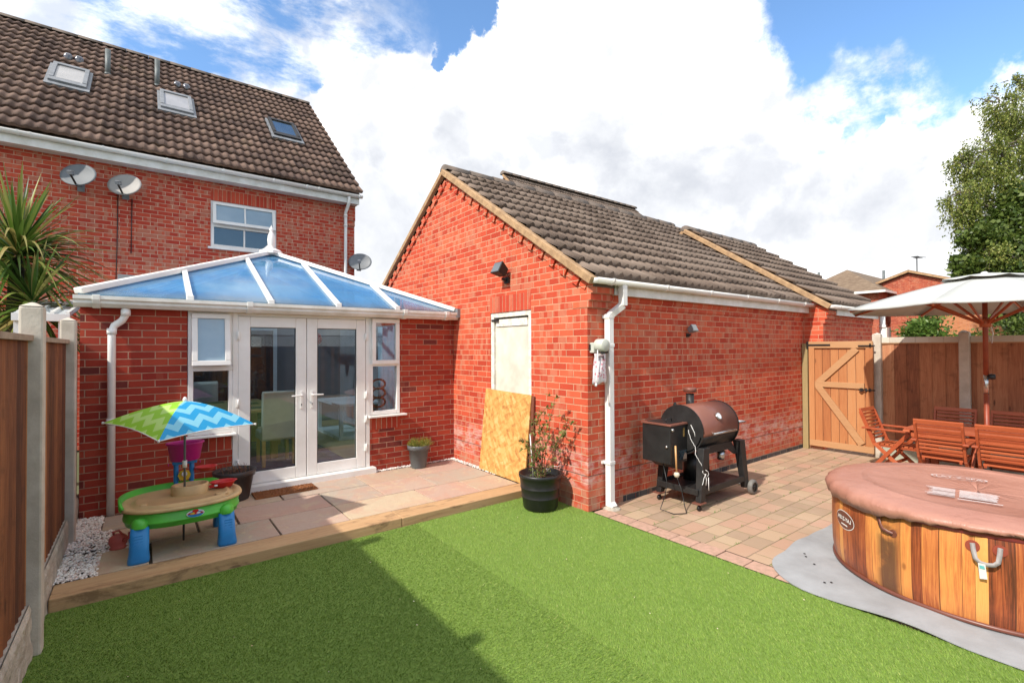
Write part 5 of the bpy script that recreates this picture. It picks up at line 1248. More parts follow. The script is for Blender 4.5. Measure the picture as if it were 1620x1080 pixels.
def water_table():
    cx, cy_, z0 = .28, 4.95, .13
    t = thing('water_table', 'green, tan and blue oval toy water table on the shaded patio', 'toy table', (cx, cy_, z0))
    green = plain('green_plastic', (.11, .60, .06), (.085, .46, .05), .42, 7.); tan = plain('tan_plastic', (.66, .46, .22), (.50, .34, .16), .5, 5.); blue = plain('blue_plastic', (.02, .25, .62), (.015, .19, .50), .42, 6.)
    mag = plain('magenta_plastic', (.55, .015, .27), (.45, .012, .22), .42, 2.); red = plain('red_plastic', (.60, .02, .02), (.50, .015, .015), .42, 2.); yel = plain('yellow_plastic', (.75, .50, .03), None, .42, 2.)
    def oval(mb, prof, a=.42, b=.34, n=48, e=2.5, c=(cx, cy_)):
        vs = []
        for r, z in prof:
            for k in range(n):
                th = 2 * math.pi * k / n; C_, S_ = math.cos(th), math.sin(th)
                vs.append((c[0] + (a + r if r > -8 else 0) * math.copysign(abs(C_) ** (2 / e), C_), c[1] + (b + r if r > -8 else 0) * math.copysign(abs(S_) ** (2 / e), S_), z))
        mb.add(vs, [(i * n + k, i * n + (k + 1) % n, (i + 1) * n + (k + 1) % n, (i + 1) * n + k) for i in range(len(prof) - 1) for k in range(n)], True)
    mb = MB(); oval(mb, [(-9, .37), (-.05, .37), (-.02, .375), (-.015, .41), (-.005, .413), (-.005, .425), (-.012, .43), (-.004, .505), (-.03, .51)]); mb.build('basin', green, t)
    mb = MB(); oval(mb, [(-.03, .50), (.008, .50), (.016, .508), (.014, .522), (.0, .53), (-.03, .528), (-.045, .515), (-.07, .515), (-.085, .535), (-.10, .538), (-.12, .525), (-9, .525)]); mb.lathe([(.0, .018), (.02, .018), (.026, .012), (.03, 0)], (.0, 4.82, .525), 14); tp = mb.build('tray', tan, t)
    mb = MB(); oval(mb, [(.02, .52), (.02, .60), (.012, .605), (.0, .60), (-.01, .54)], .12, .08, c=(.33, 5.03), e=2.2); oval(mb, [(-9, .575), (.0, .575)], .12, .08, c=(.33, 5.03)); mb.build('island', tan, t)
    mb = MB(); mb.lathe([(.035, 0), (.04, .004), (.035, .008), (.028, .002), (.0, .002)], (.55, 4.82, .526), 16, sx=1.4); mb.build('cup_recess', tan, t)
    # raised green rear rim
    vs = []; n = 26
    for k in range(n + 1):
        th = R(42 + 160 * k / n); e = 2.5; C_, S_ = math.cos(th), math.sin(th); px, py = math.copysign(abs(C_) ** .8, C_), math.copysign(abs(S_) ** .8, S_); h = .05 * min(1, math.sin(math.pi * k / n) * 3)
        for rr, zz in ((.02, .50), (.024, .525 + h), (.004, .53 + h), (-.004, .50)): vs.append((cx + (.42 + rr) * px, cy_ + (.34 + rr) * py, zz))
    mb = MB(); mb.add(vs, [(4 * k + j, 4 * k + j + 1, 4 * k + j + 5, 4 * k + j + 4) for k in range(n) for j in range(3)], True); mb.build('rear_rim', green, t)
    for lx, ly, s in ((-.02, 4.69, -1), (.565, 4.68, 1), (-.02, 5.21, -1), (.585, 5.21, 1)):
        mb = MB(); yo = -1 if ly < 4.9 else 1; prof = [(.13, .070, .060), (.15, .072, .062), (.22, .064, .052), (.40, .060, .045)]; vs = []; n = 20
        for z, a, b_ in prof:
            for k in range(n):
                th = 2 * math.pi * k / n; C_, S_ = math.cos(th), math.sin(th); sp = (.40 - z) * .03
                vs.append((lx + s * sp + a * math.copysign(abs(C_) ** .6, C_), ly + yo * sp * .8 + b_ * math.copysign(abs(S_) ** .6, S_), z))
        mb.add(vs, [(i * n + k, i * n + (k + 1) % n, (i + 1) * n + (k + 1) % n, (i + 1) * n + k) for i in range(3) for k in range(n)] + [tuple(range(n)), tuple(range(3 * n, 4 * n))], True); lg = mb.build('leg', blue, t)
        mb = MB()
        for q in range(4): mb.box(lx + s * .012 - .03, ly + yo * (.052 + (.40 - (.34 - .022 * q)) * .03) + .008, .34 - .022 * q, lx + s * .012 + .03, ly + yo * (.046 + (.40 - (.34 - .022 * q)) * .03) - .002, .346 - .022 * q)
        mb.build('grip_ribs', blue, lg)
        mb = MB(); mb.lathe([(.056, 0), (.058, .02), (.052, .05), (.035, .07), (0, .078)], (lx, ly, .395), 20); mb.build('corner_cap', green, lg)
    # round colourful badge on the front
    tx, ty = .34, 4.608
    for nm_, a, b_, c_, dx, dz, yy in (('badge', .062, .03, plain('badge_white', (.75, .78, .8), None, .5), 0, 0, 0), ('badge_blue', .054, .024, blue, .0, -.004, .002), ('badge_band', .056, .009, red, 0, .002, .004), ('badge_crown', .022, .012, red, 0, .022, .004), ('badge_drop', .016, .008, yel, -.02, .003, .006), ('badge_drop', .014, .007, MATS['badge_white'], .02, .003, .006)):
        mb = MB(); mb.lathe([(0, 0), (1, 0), (1, .0015), (0, .0015)], (0, 0, 0), 24, False, axis='y'); mb.v = [(tx + dx + x * a, ty - yy - y, .455 + dz + z * b_) for x, y, z in mb.v]; mb.build(nm_, c_, t)
    # play tower with tipping bucket
    x, y = .30, 5.30
    mb = MB(); mb.tube([(x - .06, y, .48), (x - .06, y, .75)], .02, 12); mb.tube([(x + .06, y, .48), (x + .06, y, .74)], .02, 12); mb.box(x - .09, y - .03, .735, x + .1, y + .03, .765); mb.tube([(x - .06, y, .60), (x + .06, y, .60)], .014, 8); tw = mb.build('tower', blue, t, bevel=.006)
    mb = MB(); mb.lathe([(0, 0), (.10, 0), (.115, .01), (.138, .15), (.15, .155), (.15, .17), (.14, .17), (.13, .15), (.108, .02), (0, .02)], (x + .01, y, .765), 28, sx=1., sy=.72); mb.build('bucket', mag, tw)
    for dx in (-.12, .0, .12):
        mb = MB(); mb.tube([(x + dx, y - .07, .765), (x + dx, y - .07, .74)], .004, 5); mb.build('spout', mag, tw)
    mb = MB(); mb.lathe([(0, -.012), (.05, -.012), (.05, .012), (0, .012)], (x, y - .05, .64), 8, False, axis='y'); mb.build('water_wheel', yel, tw)
    mb = MB(); mb.lathe([(0, -.016), (.022, -.016), (.022, .016), (0, .016)], (x + .0, y - .06, .655), 12, False, axis='y'); mb.build('wheel_hub', MATS['badge_white'], tw)
    mb = MB(); mb.lathe([(0, 0), (.05, 0), (.075, .03), (.08, .035), (.07, .035), (.045, .01), (0, .01)], (x + .17, y - .02, .655), 18, sx=1.2); mb.bar((x + .04, y, .665), (x + .12, y, .67), .02, .014); mb.build('side_tray', red, tw)
    mb = MB(); mb.tube([(.27, 4.78, .37), (.27, 4.78, .20)], .008, 8); mb.build('brace_rod', darkmetal, t)
    # red watering toy lying on the tray
    b = thing('toy_boat', 'red plastic toy scoop lying on the right of the water table', 'toy', (.60, 5.07, .53))
    mb = MB(); mb.lathe([(0, 0), (.06, 0), (.085, .045), (.10, .055), (.09, .058), (.07, .04), (.05, .012), (0, .012)], (.585, 5.04, .53), 22, sx=1.15, sy=.8); mb.prism([(-.02, 0), (.03, 0), (.05, .04), (-.03, .02)], 'y', 5.0, 5.02); 
    k = len(mb.v) - 8
    mb.v[k:] = [(.50 + p[0] * 1.2, p[1], .545 + p[2]) for p in mb.v[k:]]
    mb.build('scoop', red, b)
    mb = MB(); mb.lathe([(0, 0), (.014, .0), (.014, .012), (0, .014)], (.52, 4.975, .56), 12); mb.build('knob', MATS['badge_white'], b)
    e = thing('toy_watering_can', 'small coral pink toy watering can on the paving by the gravel strip', 'toy', (-.165, 5.12, .13))
    cor = plain('coral_plastic', (.52, .11, .09), (.42, .08, .07), .5, 6.)
    mb = MB(); mb.lathe([(0, 0), (.05, 0), (.056, .012), (.045, .02), (.06, .06), (.052, .10), (.03, .12), (0, .125)], (-.165, 5.12, .13), 20, sx=1.1, sy=.85); mb.build('body', cor, e)
    mb = MB(); mb.tube([(-.13, 5.09, .20), (-.09, 5.06, .23), (-.085, 5.05, .265)], [.018, .013, .016], 10); mb.build('spout', cor, e)
    mb = MB(); mb.tube([(-.19, 5.12, .24), (-.20, 5.11, .275), (-.16, 5.10, .285), (-.135, 5.1, .245)], .008, 8); mb.build('handle', cor, e)
water_table()

# ------------------------------------------------------------------ pellet smoker barbecue
def smoker():
    t = thing('barbecue_smoker', 'bronze lidded barrel smoker barbecue on black legs and wheels', 'barbecue', (5.2, 3.15, .006))
    bronze, nt, b, o = newmat('bronze_enamel'); tc = N(nt, 'ShaderNodeTexCoord'); n = noise_(nt, tc.outputs['Object'], 3, 4, .6, 0., (.4, 1, 1)); L(nt, ramp_(nt, n, ((.3, (.17, .062, .042)), (.7, (.23, .09, .062)))), b.inputs['Base Color']); b.inputs['Roughness'].default_value = .45; b.inputs['Metallic'].default_value = .1; b.inputs['Coat Weight'].default_value = .1
    cyy, cz, r = 3.15, .835, .262; xa, xb = 4.76, 5.52
    def arc(mb, a0, a1, r0, r1, x0, x1, n=22):
        vs = []
        for x in (x0, x1):
            for rr in (r0, r1):
                for k in range(n + 1):
                    a = R(a0 + (a1 - a0) * k / n); vs.append((x, cyy + rr * math.cos(a), cz + rr * math.sin(a)))
        m = n + 1; fs = []
        for k in range(n): fs += [(m + k, m + k + 1, 3 * m + k + 1, 3 * m + k), (k, k + 1, 2 * m + k + 1, 2 * m + k), (k, k + 1, m + k + 1, m + k), (2 * m + k, 2 * m + k + 1, 3 * m + k + 1, 3 * m + k)]
        fs += [(0, m, 3 * m, 2 * m), (n, m + n, 3 * m + n, 2 * m + n)]
        mb.add(vs, fs, True)
    mb = MB(); arc(mb, 20, 193, .250, .266, xa + .012, xb - .012); lid = mb.build('lid', bronze, t)
    mb = MB(); arc(mb, 193, 380, .245, .258, xa, xb)
    for x in (xa, xb - .012): mb.lathe([(0, 0), (.272, 0), (.272, .012), (0, .012)], (x, cyy, cz), 40, False, axis='x')
    mb.build('barrel', darkmetal, t)
    a = R(186); hy, hz = cyy + .30 * math.cos(a), cz + .30 * math.sin(a)
    mb = MB(); mb.tube([(xa + .16, hy, hz), (xb - .12, hy, hz)], .011, 10)
    for x in (xa + .2, xb - .16): mb.tube([(x, hy, hz), (x, cyy + .26 * math.cos(a), hz)], .008, 8)
    mb.build('lid_handle', steel, lid)
    mb = MB(); a = R(150); c = Vector((xa + .36, cyy + .268 * math.cos(a), cz + .268 * math.sin(a))); nrm = Vector((0, math.cos(a), math.sin(a))); mb.tube([c, c + nrm * .022], .042, 20); th = mb.build('thermometer', steel, lid)
    mb = MB(); mb.tube([c + nrm * .0222, c + nrm * .024], .034, 20); mb.build('dial', MATS['badge_white'], th)
    # side hopper
    hx0, hx1, hy0, hy1, hz0, hz1 = 4.45, 4.755, 3.07, 3.43, .50, .925
    mb = MB(); mb.box(hx0, hy0, hz0, hx1, hy1, hz1 - .02); mb.prism([(hx0 + .06, hz0), (hx1, hz0), (hx1, hz0 - .11), (hx0 + .16, hz0 - .07)], 'y', hy0 + .05, hy1 - .05); hp = mb.build('hopper', blackpl, t, bevel=.006)
    mb = MB(); mb.box(hx0 - .014, hy0 - .014, hz1 - .02, hx1 - .0, hy1 + .01, hz1); mb.build('hopper_lid', bronze, hp, bevel=.004)
    mb = MB(); mb.box(hx0 + .03, hy0 + .03, hz1 + .001, hx1 - .04, hy1 - .04, hz1 + .006); mb.tube([(hx0 + .1, hy0 + .12, hz1), (hx0 + .1, hy0 + .12, hz1 + .035), (hx0 + .2, hy0 + .12, hz1 + .035), (hx0 + .2, hy0 + .12, hz1)], .006, 6); mb.build('lid_grille', darkmetal, hp)
    mb = MB(); mb.lathe([(0, -.02), (.016, -.02), (.018, 0), (0, 0)], (hx0 + .03, hy0 - .0, .865), 14, axis='y'); mb.lathe([(0, -.02), (.012, -.02), (.014, 0), (0, 0)], (hx0, hy0 + .04, .685), 12, axis='x'); mb.build('knob', steel, hp)
    mb = MB(); mb.box(hx1 - .07, hy0 - .004, .775, hx1 - .045, hy0 - .0005, .87); mb.build('badge', plain('brass_badge', (.5, .34, .12), None, .4, 5., .6), hp)
    mb = MB(); mb.box(hx0 + .16, hy0 - .003, .53, hx1 - .01, hy0 - .0005, .63); mb.build('control_panel', darkglass, hp)
    mb = MB(); mb.box(xb + .005, cyy - .2, cz - .0, xb + .30, cyy + .16, cz + .015)
    for k in range(9): mb.tube([(xb + .03 + k * .03, cyy - .2, cz + .016), (xb + .03 + k * .03, cyy + .16, cz + .016)], .004, 5)
    mb.build('side_shelf', steel, t)
    cx_, cy__ = xb - .10, cyy + .30
    mb = MB(); mb.tube([(cx_, cy__ - .06, .93), (cx_, cy__, 1.0), (cx_, cy__, 1.17)], .048, 18); ch_ = mb.build('chimney', darkmetal, t)
    mb = MB(); mb.lathe([(0, .055), (.072, .055), (.078, .045), (.078, .0), (.06, 0), (0, 0)], (cx_, cy__, 1.19), 22); mb.build('chimney_cap', bronze, ch_)
    mb = MB(); mb.prism([(cyy + .18, 1.02), (cyy + .22, 1.10), (cyy + .25, 1.0)], 'x', xa + .20, xa + .24); mb.prism([(cyy + .18, 1.02), (cyy + .22, 1.10), (cyy + .25, 1.0)], 'x', xb - .28, xb - .24); mb.build('hinge', darkmetal, lid)
    fx = ((4.71, 2.90, 1), (4.71, 3.40, 1), (5.70, 2.90, -1), (5.70, 3.40, -1))
    for x, y, s in fx:
        xt = x + s * .12; z1 = .66; z0 = .10 if s > 0 else .09
        mb = MB(); w = .042
        vs = []
        for (xx, zz, ww) in ((x + s * .02, z0, .042), (xt, z1, .06)):
            for a_, b_ in ((-1, -1), (1, -1), (1, 1), (-1, 1)): vs.append((xx + a_ * ww, y + (.02 if y < 3.1 else -.02) * (zz > .3) + b_ * ww * .75, zz))
        mb.add(vs, [(0, 1, 2, 3), (7, 6, 5, 4), (0, 4, 5, 1), (1, 5, 6, 2), (2, 6, 7, 3), (3, 7, 4, 0)]); lg = mb.build('leg', darkmetal, t, bevel=.006)
        if s > 0:
            mb = MB(); mb.box(x - .06, y - .05, .088, x + .06, y + .05, .098); mb.build('foot_plate', bronze, lg)
            mb = MB(); mb.tube([(x + .01, y, .095), (x + .01, y, .06)], .010, 8); mb.lathe([(0, -.012), (.028, -.012), (.030, 0), (.028, .012), (0, .012)], (x + .0, y, .036), 16, axis='y'); mb.build('caster', darkmetal, lg)
        else:
            yy = y + (-.055 if y < 3.1 else .055)
            mb = MB(); mb.lathe([(.055, -.025), (.078, -.025), (.086, -.015), (.086, .015), (.078, .025), (.055, .025)], (x + .05, yy, .092), 26, axis='y'); wh = mb.build('tyre', plain('grey_rubber', (.20, .19, .17), (.12, .11, .10), .8, 12.) if y < 3.1 else MATS['grey_rubber'], t)
            mb = MB(); mb.lathe([(0, -.018), (.018, -.026), (.03, -.014), (.056, -.018), (.056, .018), (0, .018)], (x + .05, yy, .092), 14, False, axis='y'); mb.build('hub', blackpl, wh)
    mb = MB(); mb.tube([(5.75, 2.86, .092), (5.75, 3.44, .092)], .008, 8); mb.build('axle', steel, t)
    mb = MB(); mb.box(4.74, 2.90, .19, 5.68, 3.40, .205); mb.box(4.70, 2.875, .17, 5.70, 2.895, .235); mb.box(4.70, 3.405, .17, 5.70, 3.425, .235); mb.box(4.68, 2.90, .17, 4.698, 3.40, .235); mb.build('bottom_shelf', darkmetal, t, bevel=.004)
    mb = MB(); mb.prism([(4.86, .66), (5.42, .66), (5.56, .50), (5.50, .50), (5.36, .575), (4.92, .575), (4.86, .50), (4.8, .5)], 'y', 2.925, 2.945); mb.build('apron', darkmetal, t)
    mb = MB(); mb.lathe([(0, 0), (.09, 0), (.09, .30), (0, .30)], (5.12, 3.25, .21), 20); mb.build('grease_bin', blackpl, t)
    g = thing('grease_bucket', 'small steel grease bucket hanging under the smoker barrel', 'bucket', (5.33, 3.0, .5))
    mb = MB(); mb.lathe([(0, 0), (.038, 0), (.05, .10), (.046, .10), (.035, .006), (0, .006)], (5.36, 3.02, .44), 20); mb.build('pail', steel, g); mb = MB(); mb.tube([(5.31, 3.02, .54), (5.33, 3.02, .60), (5.36, 3.02, .62), (5.39, 3.02, .60), (5.41, 3.02, .54)], .003, 5); mb.build('handle', steel, g)
    m = thing('basting_mop', 'pale basting mop hanging on the hopper of the smoker', 'mop', (4.5, 3.03, .3))
    mb = MB(); mb.tube([(4.505, 3.045, .70), (4.515, 3.04, .42)], .010, 8); mb.build('handle', oak, m); mb = MB(); mb.lathe([(0, -.03), (.02, -.026), (.032, 0), (.025, .02), (0, .03)], (4.517, 3.04, .395), 14); mb.build('head', beigefab, m)
    mb = MB(); pts = [(4.71, 3.02, .85), (4.70, 2.99, .76), (4.72, 2.95, .68), (4.70, 2.93, .60), (4.73, 2.90, .52), (4.76, 2.88, .46), (4.73, 2.87, .42), (4.77, 2.86, .38)]
    sp = []
    for i in range(len(pts) - 1):
        for k in range(5): sp.append(Vector(pts[i]).lerp(Vector(pts[i + 1]), k / 5) + rv(.002))
    mb.tube(sp, .003, 5)
    mb.tube([(4.77, 2.86, .44), (4.80, 2.85, .42), (4.815, 2.85, .39), (4.79, 2.85, .37), (4.76, 2.85, .40), (4.73, 2.855, .36), (4.70, 2.85, .31), (4.68, 2.845, .30)], .0028, 5); mb.tube([(4.76, 2.86, .40), (4.77, 2.85, .34), (4.76, 2.85, .28)], .0035, 5); mb.tube([(4.755, 3.02, .90), (4.76, 2.98, .82), (4.765, 2.97, .75)], .0035, 5)
    mb.tube([(4.80, 2.845, .36), (4.80, 2.842, .22)], .004, 6)
    tag(mb.build('string_cable', upvc), 'white knotted cable dangling down the front leg of the smoker', 'cable')
    mb = MB(); mb.tube([(4.50, 3.2, .5), (4.46, 3.12, .3), (4.46, 3.15, .15), (4.38, 3.15, .03), (4.40, 3.0, .015), (4.52, 2.93, .015), (4.60, 3.0, .05), (4.62, 3.05, .2), (4.60, 3.1, .36)], .005, 6); tag(mb.build('power_cable', blackpl), 'thin black power cable looping on the paving by the smoker', 'cable')
smoker()

# ------------------------------------------------------------------ hot tub
TC = (4.99, .78)
def hot_tub():
    n = 56; r = .88
    outline = []
    # rounded square mat, sagging a little outward between corners
    def rc(x0, x1, y0, y1, rr):
        pts = []
        for cx_, cy_, a0 in ((x1 - rr, y1 - rr, 0), (x0 + rr, y1 - rr, 90), (x0 + rr, y0 + rr, 180), (x1 - rr, y0 + rr, 270)):
            for k in range(10): a = R(a0 + 10 * k); pts.append((cx_ + rr * math.cos(a), cy_ + rr * math.sin(a)))
        return pts
    pts = rc(3.765, 6.22, -.55, 1.89, .46); fine = []
    for i in range(len(pts)):
        a, b_ = Vector((*pts[i], 0)), Vector((*pts[(i + 1) % len(pts)], 0)); k = max(1, int((b_ - a).length / .06))
        for j in range(k): fine.append(a.lerp(b_, j / k))
    mb = MB(); vs = []; m_ = len(fine)
    for i, p in enumerate(fine):
        w = .008 * math.sin(i * .33) + .004 * math.sin(i * .9 + 1); d = (p - Vector((4.97, .7, 0))).normalized(); q = p + d * w
        lift = max(0, math.sin(i * .28)) ** 2 * .022
        vs += [(q.x, q.y, .016 + lift), (q.x, q.y, .009 + lift)]
    vs.append((4.97, .7, .020))
    fs = []
    for i in range(m_):
        j = (i + 1) % m_; fs += [(2 * i, 2 * j, 2 * m_), (2 * i, 2 * i + 1, 2 * j + 1, 2 * j)]
    mb.add(vs, fs, False)
    tag(mb.build('foam_mat', plain('grey_foam', (.335, .345, .355), (.28, .285, .29), .8, 5., bmp=.002, bscale=30)), 'pale grey rounded ground mat spread under the hot tub', 'mat')
    mb = MB()
    for (x, y) in ((3.98, 1.45), (3.95, 1.02), (4.35, 1.72), (4.02, 1.42), (4.4, 1.75), (4.25, 1.62)):
        mb.lathe([(0, 0), (.009, 0), (.009, .001)], (x, y, .0225), 8, False)
    mb = mb.build('mat_dimples', blackpl); tag(mb, 'few tiny dark dents pressed in the grey ground mat', 'dents', kind='stuff')
    t = thing('hot_tub', 'round inflatable hot tub printed with vertical wooden planks', 'hot tub', (*TC, .02))
    m, nt, b, o = newmat('printed_planks'); uv = N(nt, 'ShaderNodeUVMap'); s = N(nt, 'ShaderNodeSeparateXYZ'); L(nt, uv.outputs[0], s.inputs[0])
    pu = math_(nt, 'MULTIPLY', s.outputs[0], 1 / .078); wv = math_(nt, 'ADD', pu, math_(nt, 'MULTIPLY', math_(nt, 'SINE', math_(nt, 'MULTIPLY', pu, 1.7)), .28)); fl = math_(nt, 'FLOOR', wv); fr = math_(nt, 'FRACT', wv)
    wn = N(nt, 'ShaderNodeTexWhiteNoise'); wn.noise_dimensions = '1D'; L(nt, fl, wn.inputs['W'])
    cb = N(nt, 'ShaderNodeCombineXYZ'); L(nt, s.outputs[0], cb.inputs[0]); L(nt, math_(nt, 'MULTIPLY', s.outputs[1], 1.), cb.inputs[1]); L(nt, math_(nt, 'MULTIPLY', wn.outputs[0], 9.), cb.inputs[2])
    g = noise_(nt, cb.outputs[0], 90, 6, .65, 1.2, (1, .03, 1)); g2 = noise_(nt, cb.outputs[0], 7, 4, .6, 1., (1, .25, 1))
    tone = math_(nt, 'ADD', math_(nt, 'MULTIPLY', wn.outputs[0], .68), math_(nt, 'ADD', math_(nt, 'MULTIPLY', g, .7), math_(nt, 'MULTIPLY', g2, .4)))
    tone = math_(nt, 'SUBTRACT', tone, .33)
    c = ramp_(nt, tone, ((.2, (.09, .025, .010)), (.36, (.30, .070, .022)), (.50, (.50, .16, .045)), (.64, (.66, .26, .065)), (.88, (.74, .36, .10))))
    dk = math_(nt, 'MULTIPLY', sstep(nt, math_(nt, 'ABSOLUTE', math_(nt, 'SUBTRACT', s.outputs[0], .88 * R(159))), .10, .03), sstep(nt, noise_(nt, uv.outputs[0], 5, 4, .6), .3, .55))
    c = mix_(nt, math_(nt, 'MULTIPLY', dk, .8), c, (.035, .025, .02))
    c = mix_(nt, sstep(nt, math_(nt, 'ABSOLUTE', math_(nt, 'SUBTRACT', fr, .5)), .47, .495), c, (.10, .03, .012))
    vo = N(nt, 'ShaderNodeTexVoronoi'); mp = N(nt, 'ShaderNodeMapping'); L(nt, cb.outputs[0], mp.inputs[0]); mp.inputs['Scale'].default_value = (5, 2.5, 1); L(nt, mp.outputs[0], vo.inputs['Vector']); vo.inputs['Scale'].default_value = 1.3
    c = mix_(nt, math_(nt, 'MULTIPLY', sstep(nt, vo.outputs['Distance'], .12, .03), .6), c, (.12, .03, .01))
    L(nt, c, b.inputs['Base Color']); b.inputs['Roughness'].default_value = .42; bump(nt, b, noise_(nt, uv.outputs[0], 3.5, 3, .5), .01)
    prof = [(.878, .02), (.902, .06), (.912, .14), (.916, .30), (.916, .42), (.912, .54), (.90, .60)]
    N_ = 120; vs = []; fs = []; uvs = []
    for rr, z in prof:
        for k in range(N_ + 1): a = 2 * math.pi * k / N_; vs.append((TC[0] + rr * math.cos(a), TC[1] + rr * math.sin(a), z))
    for i in range(len(prof) - 1):
        for k in range(N_):
            fs.append((i * (N_ + 1) + k, i * (N_ + 1) + k + 1, (i + 1) * (N_ + 1) + k + 1, (i + 1) * (N_ + 1) + k))
            u0, u1 = [2 * math.pi * q / N_ * .88 for q in (k, k + 1)]; uvs.append([(u0, prof[i][1]), (u1, prof[i][1]), (u1, prof[i + 1][1]), (u0, prof[i + 1][1])])
    mb = MB(); mb.add(vs, fs, True, uvs); mb.build('side_wall', m, t)
    vin = plain('brown_vinyl', (.17, .055, .035), (.13, .042, .027), .38, 4.)
    mb = MB(); mb.lathe([(.874, .018), (.90, .022), (.914, .034), (.904, .052), (.89, .05)], (*TC, 0), 100); mb.build('base_seam', vin, t)
    mb = MB(); mb.lathe([(.905, .575), (.93, .60), (.925, .625), (.90, .64), (.7, .63), (.66, .6), (.66, .1), (0, .08)], (*TC, 0), 100); mb.build('top_ring', plain('maroon_vinyl', (.26, .035, .03), (.20, .028, .024), .35, 4.), t)
    # oval badge and its lettering, wrapped on the wall
    def wrap(x, z, off, adeg, zc): a = R(adeg) - x / .916; rr = .916 + off; return (TC[0] + rr * math.cos(a), TC[1] + rr * math.sin(a), zc + z)
    AD, ZC = 133.6, .398
    def ell(mb, a, b_, off, tilt=-.0):
        k = 40; vs = [wrap(0, 0, off, AD, ZC)] + [wrap(a * math.cos(q * 2 * math.pi / k), b_ * math.sin(q * 2 * math.pi / k), off, AD, ZC) for q in range(k)]
        mb.add(vs, [(0, 1 + q, 1 + (q + 1) % k) for q in range(k)])
    mb = MB(); ell(mb, .128, .070, .002); bd = mb.build('badge', upvc, t); mb = MB(); ell(mb, .122, .064, .0035); mb.build('badge_field', vin, bd)
    def text(s_, size, bold=.0):
        cu = bpy.data.curves.new('t', 'FONT'); cu.body = s_; cu.size = size; cu.align_x = 'CENTER'; cu.align_y = 'CENTER'; cu.offset = bold
        ob = bpy.data.objects.new('t', cu); COL.objects.link(ob); dg = bpy.context.evaluated_depsgraph_get(); me = bpy.data.meshes.new_from_object(ob.evaluated_get(dg))
        v = [tuple(q.co) for q in me.vertices]; f = [tuple(p.vertices) for p in me.polygons]; bpy.data.objects.remove(ob); bpy.data.curves.remove(cu); bpy.data.meshes.remove(me); return v, f
    v, f = text('LAY-Z-SPA', .041, .0014); mb = MB(); mb.add([wrap(x, y + .008, .0055, AD, ZC) for x, y, z in v], f); mb.build('badge_lettering', upvc, bd)
    mb = MB(); mb.add([wrap(x, z, .0055, AD, ZC) for x, z in ((-.05, -.030), (.035, -.030), (.035, -.040), (-.05, -.040))], [(0, 1, 2, 3)]); mb.build('badge_strip', upvc, bd)
    # handle with its swing tag
    grip = plain('grey_webbing', (.33, .30, .29), (.26, .23, .22), .6, 20.)
    def W(ad, z, off): a = R(ad); rr = .914 + off; return Vector((TC[0] + rr * math.cos(a), TC[1] + rr * math.sin(a), z))
    for ad in (-172.8, -165.2):
        hh = MB()
        c = W(ad, .515, 0); nd = Vector((math.cos(R(ad)), math.sin(R(ad)), 0)); hh.tube([c - nd * .004, c + nd * .006], .034, 22); hh.build('handle_patch', plain('rust_vinyl', (.30, .06, .035), None, .45, 4.) if ad < -170 else MATS['rust_vinyl'], t)
    sm = MB(); vs = []; pth = [W(-172.8, .535, .008), W(-172.5, .50, .022), W(-172.0, .455, .035), W(-170.8, .437, .045), W(-169, .433, .05), W(-167.2, .437, .045), W(-166.0, .455, .035), W(-165.5, .50, .022), W(-165.2, .535, .008)]
    for i, p in enumerate(pth):
        q = pth[min(i + 1, 8)] - pth[max(i - 1, 0)]; nd = (Vector((p.x, p.y, 0)) - Vector((*TC, 0))).normalized(); wd = q.cross(nd).normalized() * .012; vs += [p - wd, p + wd, p + wd + nd * .006, p - wd + nd * .006]
    sm.add(vs, [(4 * i + j, 4 * i + (j + 1) % 4, 4 * i + 4 + (j + 1) % 4, 4 * i + 4 + j) for i in range(8) for j in range(4)], True); ha = sm.build('handle', grip, t)
    lab = MB(); a0, a1 = -172.6, -169.6
    lab.add([W(-171.3, .435, .055), W(-169.4, .435, .058), W(-168.9, .342, .04), W(-170.9, .335, .034)], [(0, 1, 2, 3)]); lt = lab.build('tag', upvc, ha, solid=.001)
    lab = MB(); lab.add([W(-171.0, .424, .057), W(-169.7, .424, .059), W(-169.5, .404, .055), W(-170.9, .404, .053)], [(0, 1, 2, 3)]); lab.build('tag_print', plain('teal_print', (.15, .5, .5), None, .6, 5.), lt)
    st = MB(); pth = [W(155, .60, .012), W(155.6, .53, .012), W(156.6, .50, .02), W(158.2, .475, .03), W(160, .462, .02), W(161.4, .456, .004)]; vs = []
    for i, p in enumerate(pth):
        q = pth[min(i + 1, 5)] - pth[max(i - 1, 0)]; nd = (Vector((p.x, p.y, 0)) - Vector((*TC, 0))).normalized(); wd = q.cross(nd).normalized() * .012; vs += [p - wd, p + wd, p + wd + nd * .004, p - wd + nd * .004]
    st.add(vs, [(4 * i + j, 4 * i + (j + 1) % 4, 4 * i + 4 + (j + 1) % 4, 4 * i + 4 + j) for i in range(5) for j in range(4)], True)
    c = W(161.2, .456, 0); nd = Vector((math.cos(R(161.2)), math.sin(R(161.2)), 0)); st.tube([c - nd * .003, c + nd * .005], .026, 18); st.build('cover_strap', vin, t)
    # cover
    cv = thing('hot_tub_cover', 'brown vinyl cover stretched over the top of the hot tub', 'cover', (*TC, .60))
    m, nt, b, o = newmat('cover_vinyl'); tc = N(nt, 'ShaderNodeTexCoord'); P = tc.outputs['Object']; n1 = noise_(nt, P, 2.5, 5, .6, .4)
    L(nt, ramp_(nt, n1, ((.3, (.34, .15, .105)), (.7, (.42, .20, .145)))), b.inputs['Base Color']); L(nt, math_(nt, 'MULTIPLY_ADD', n1, .3, .28), b.inputs['Roughness'])
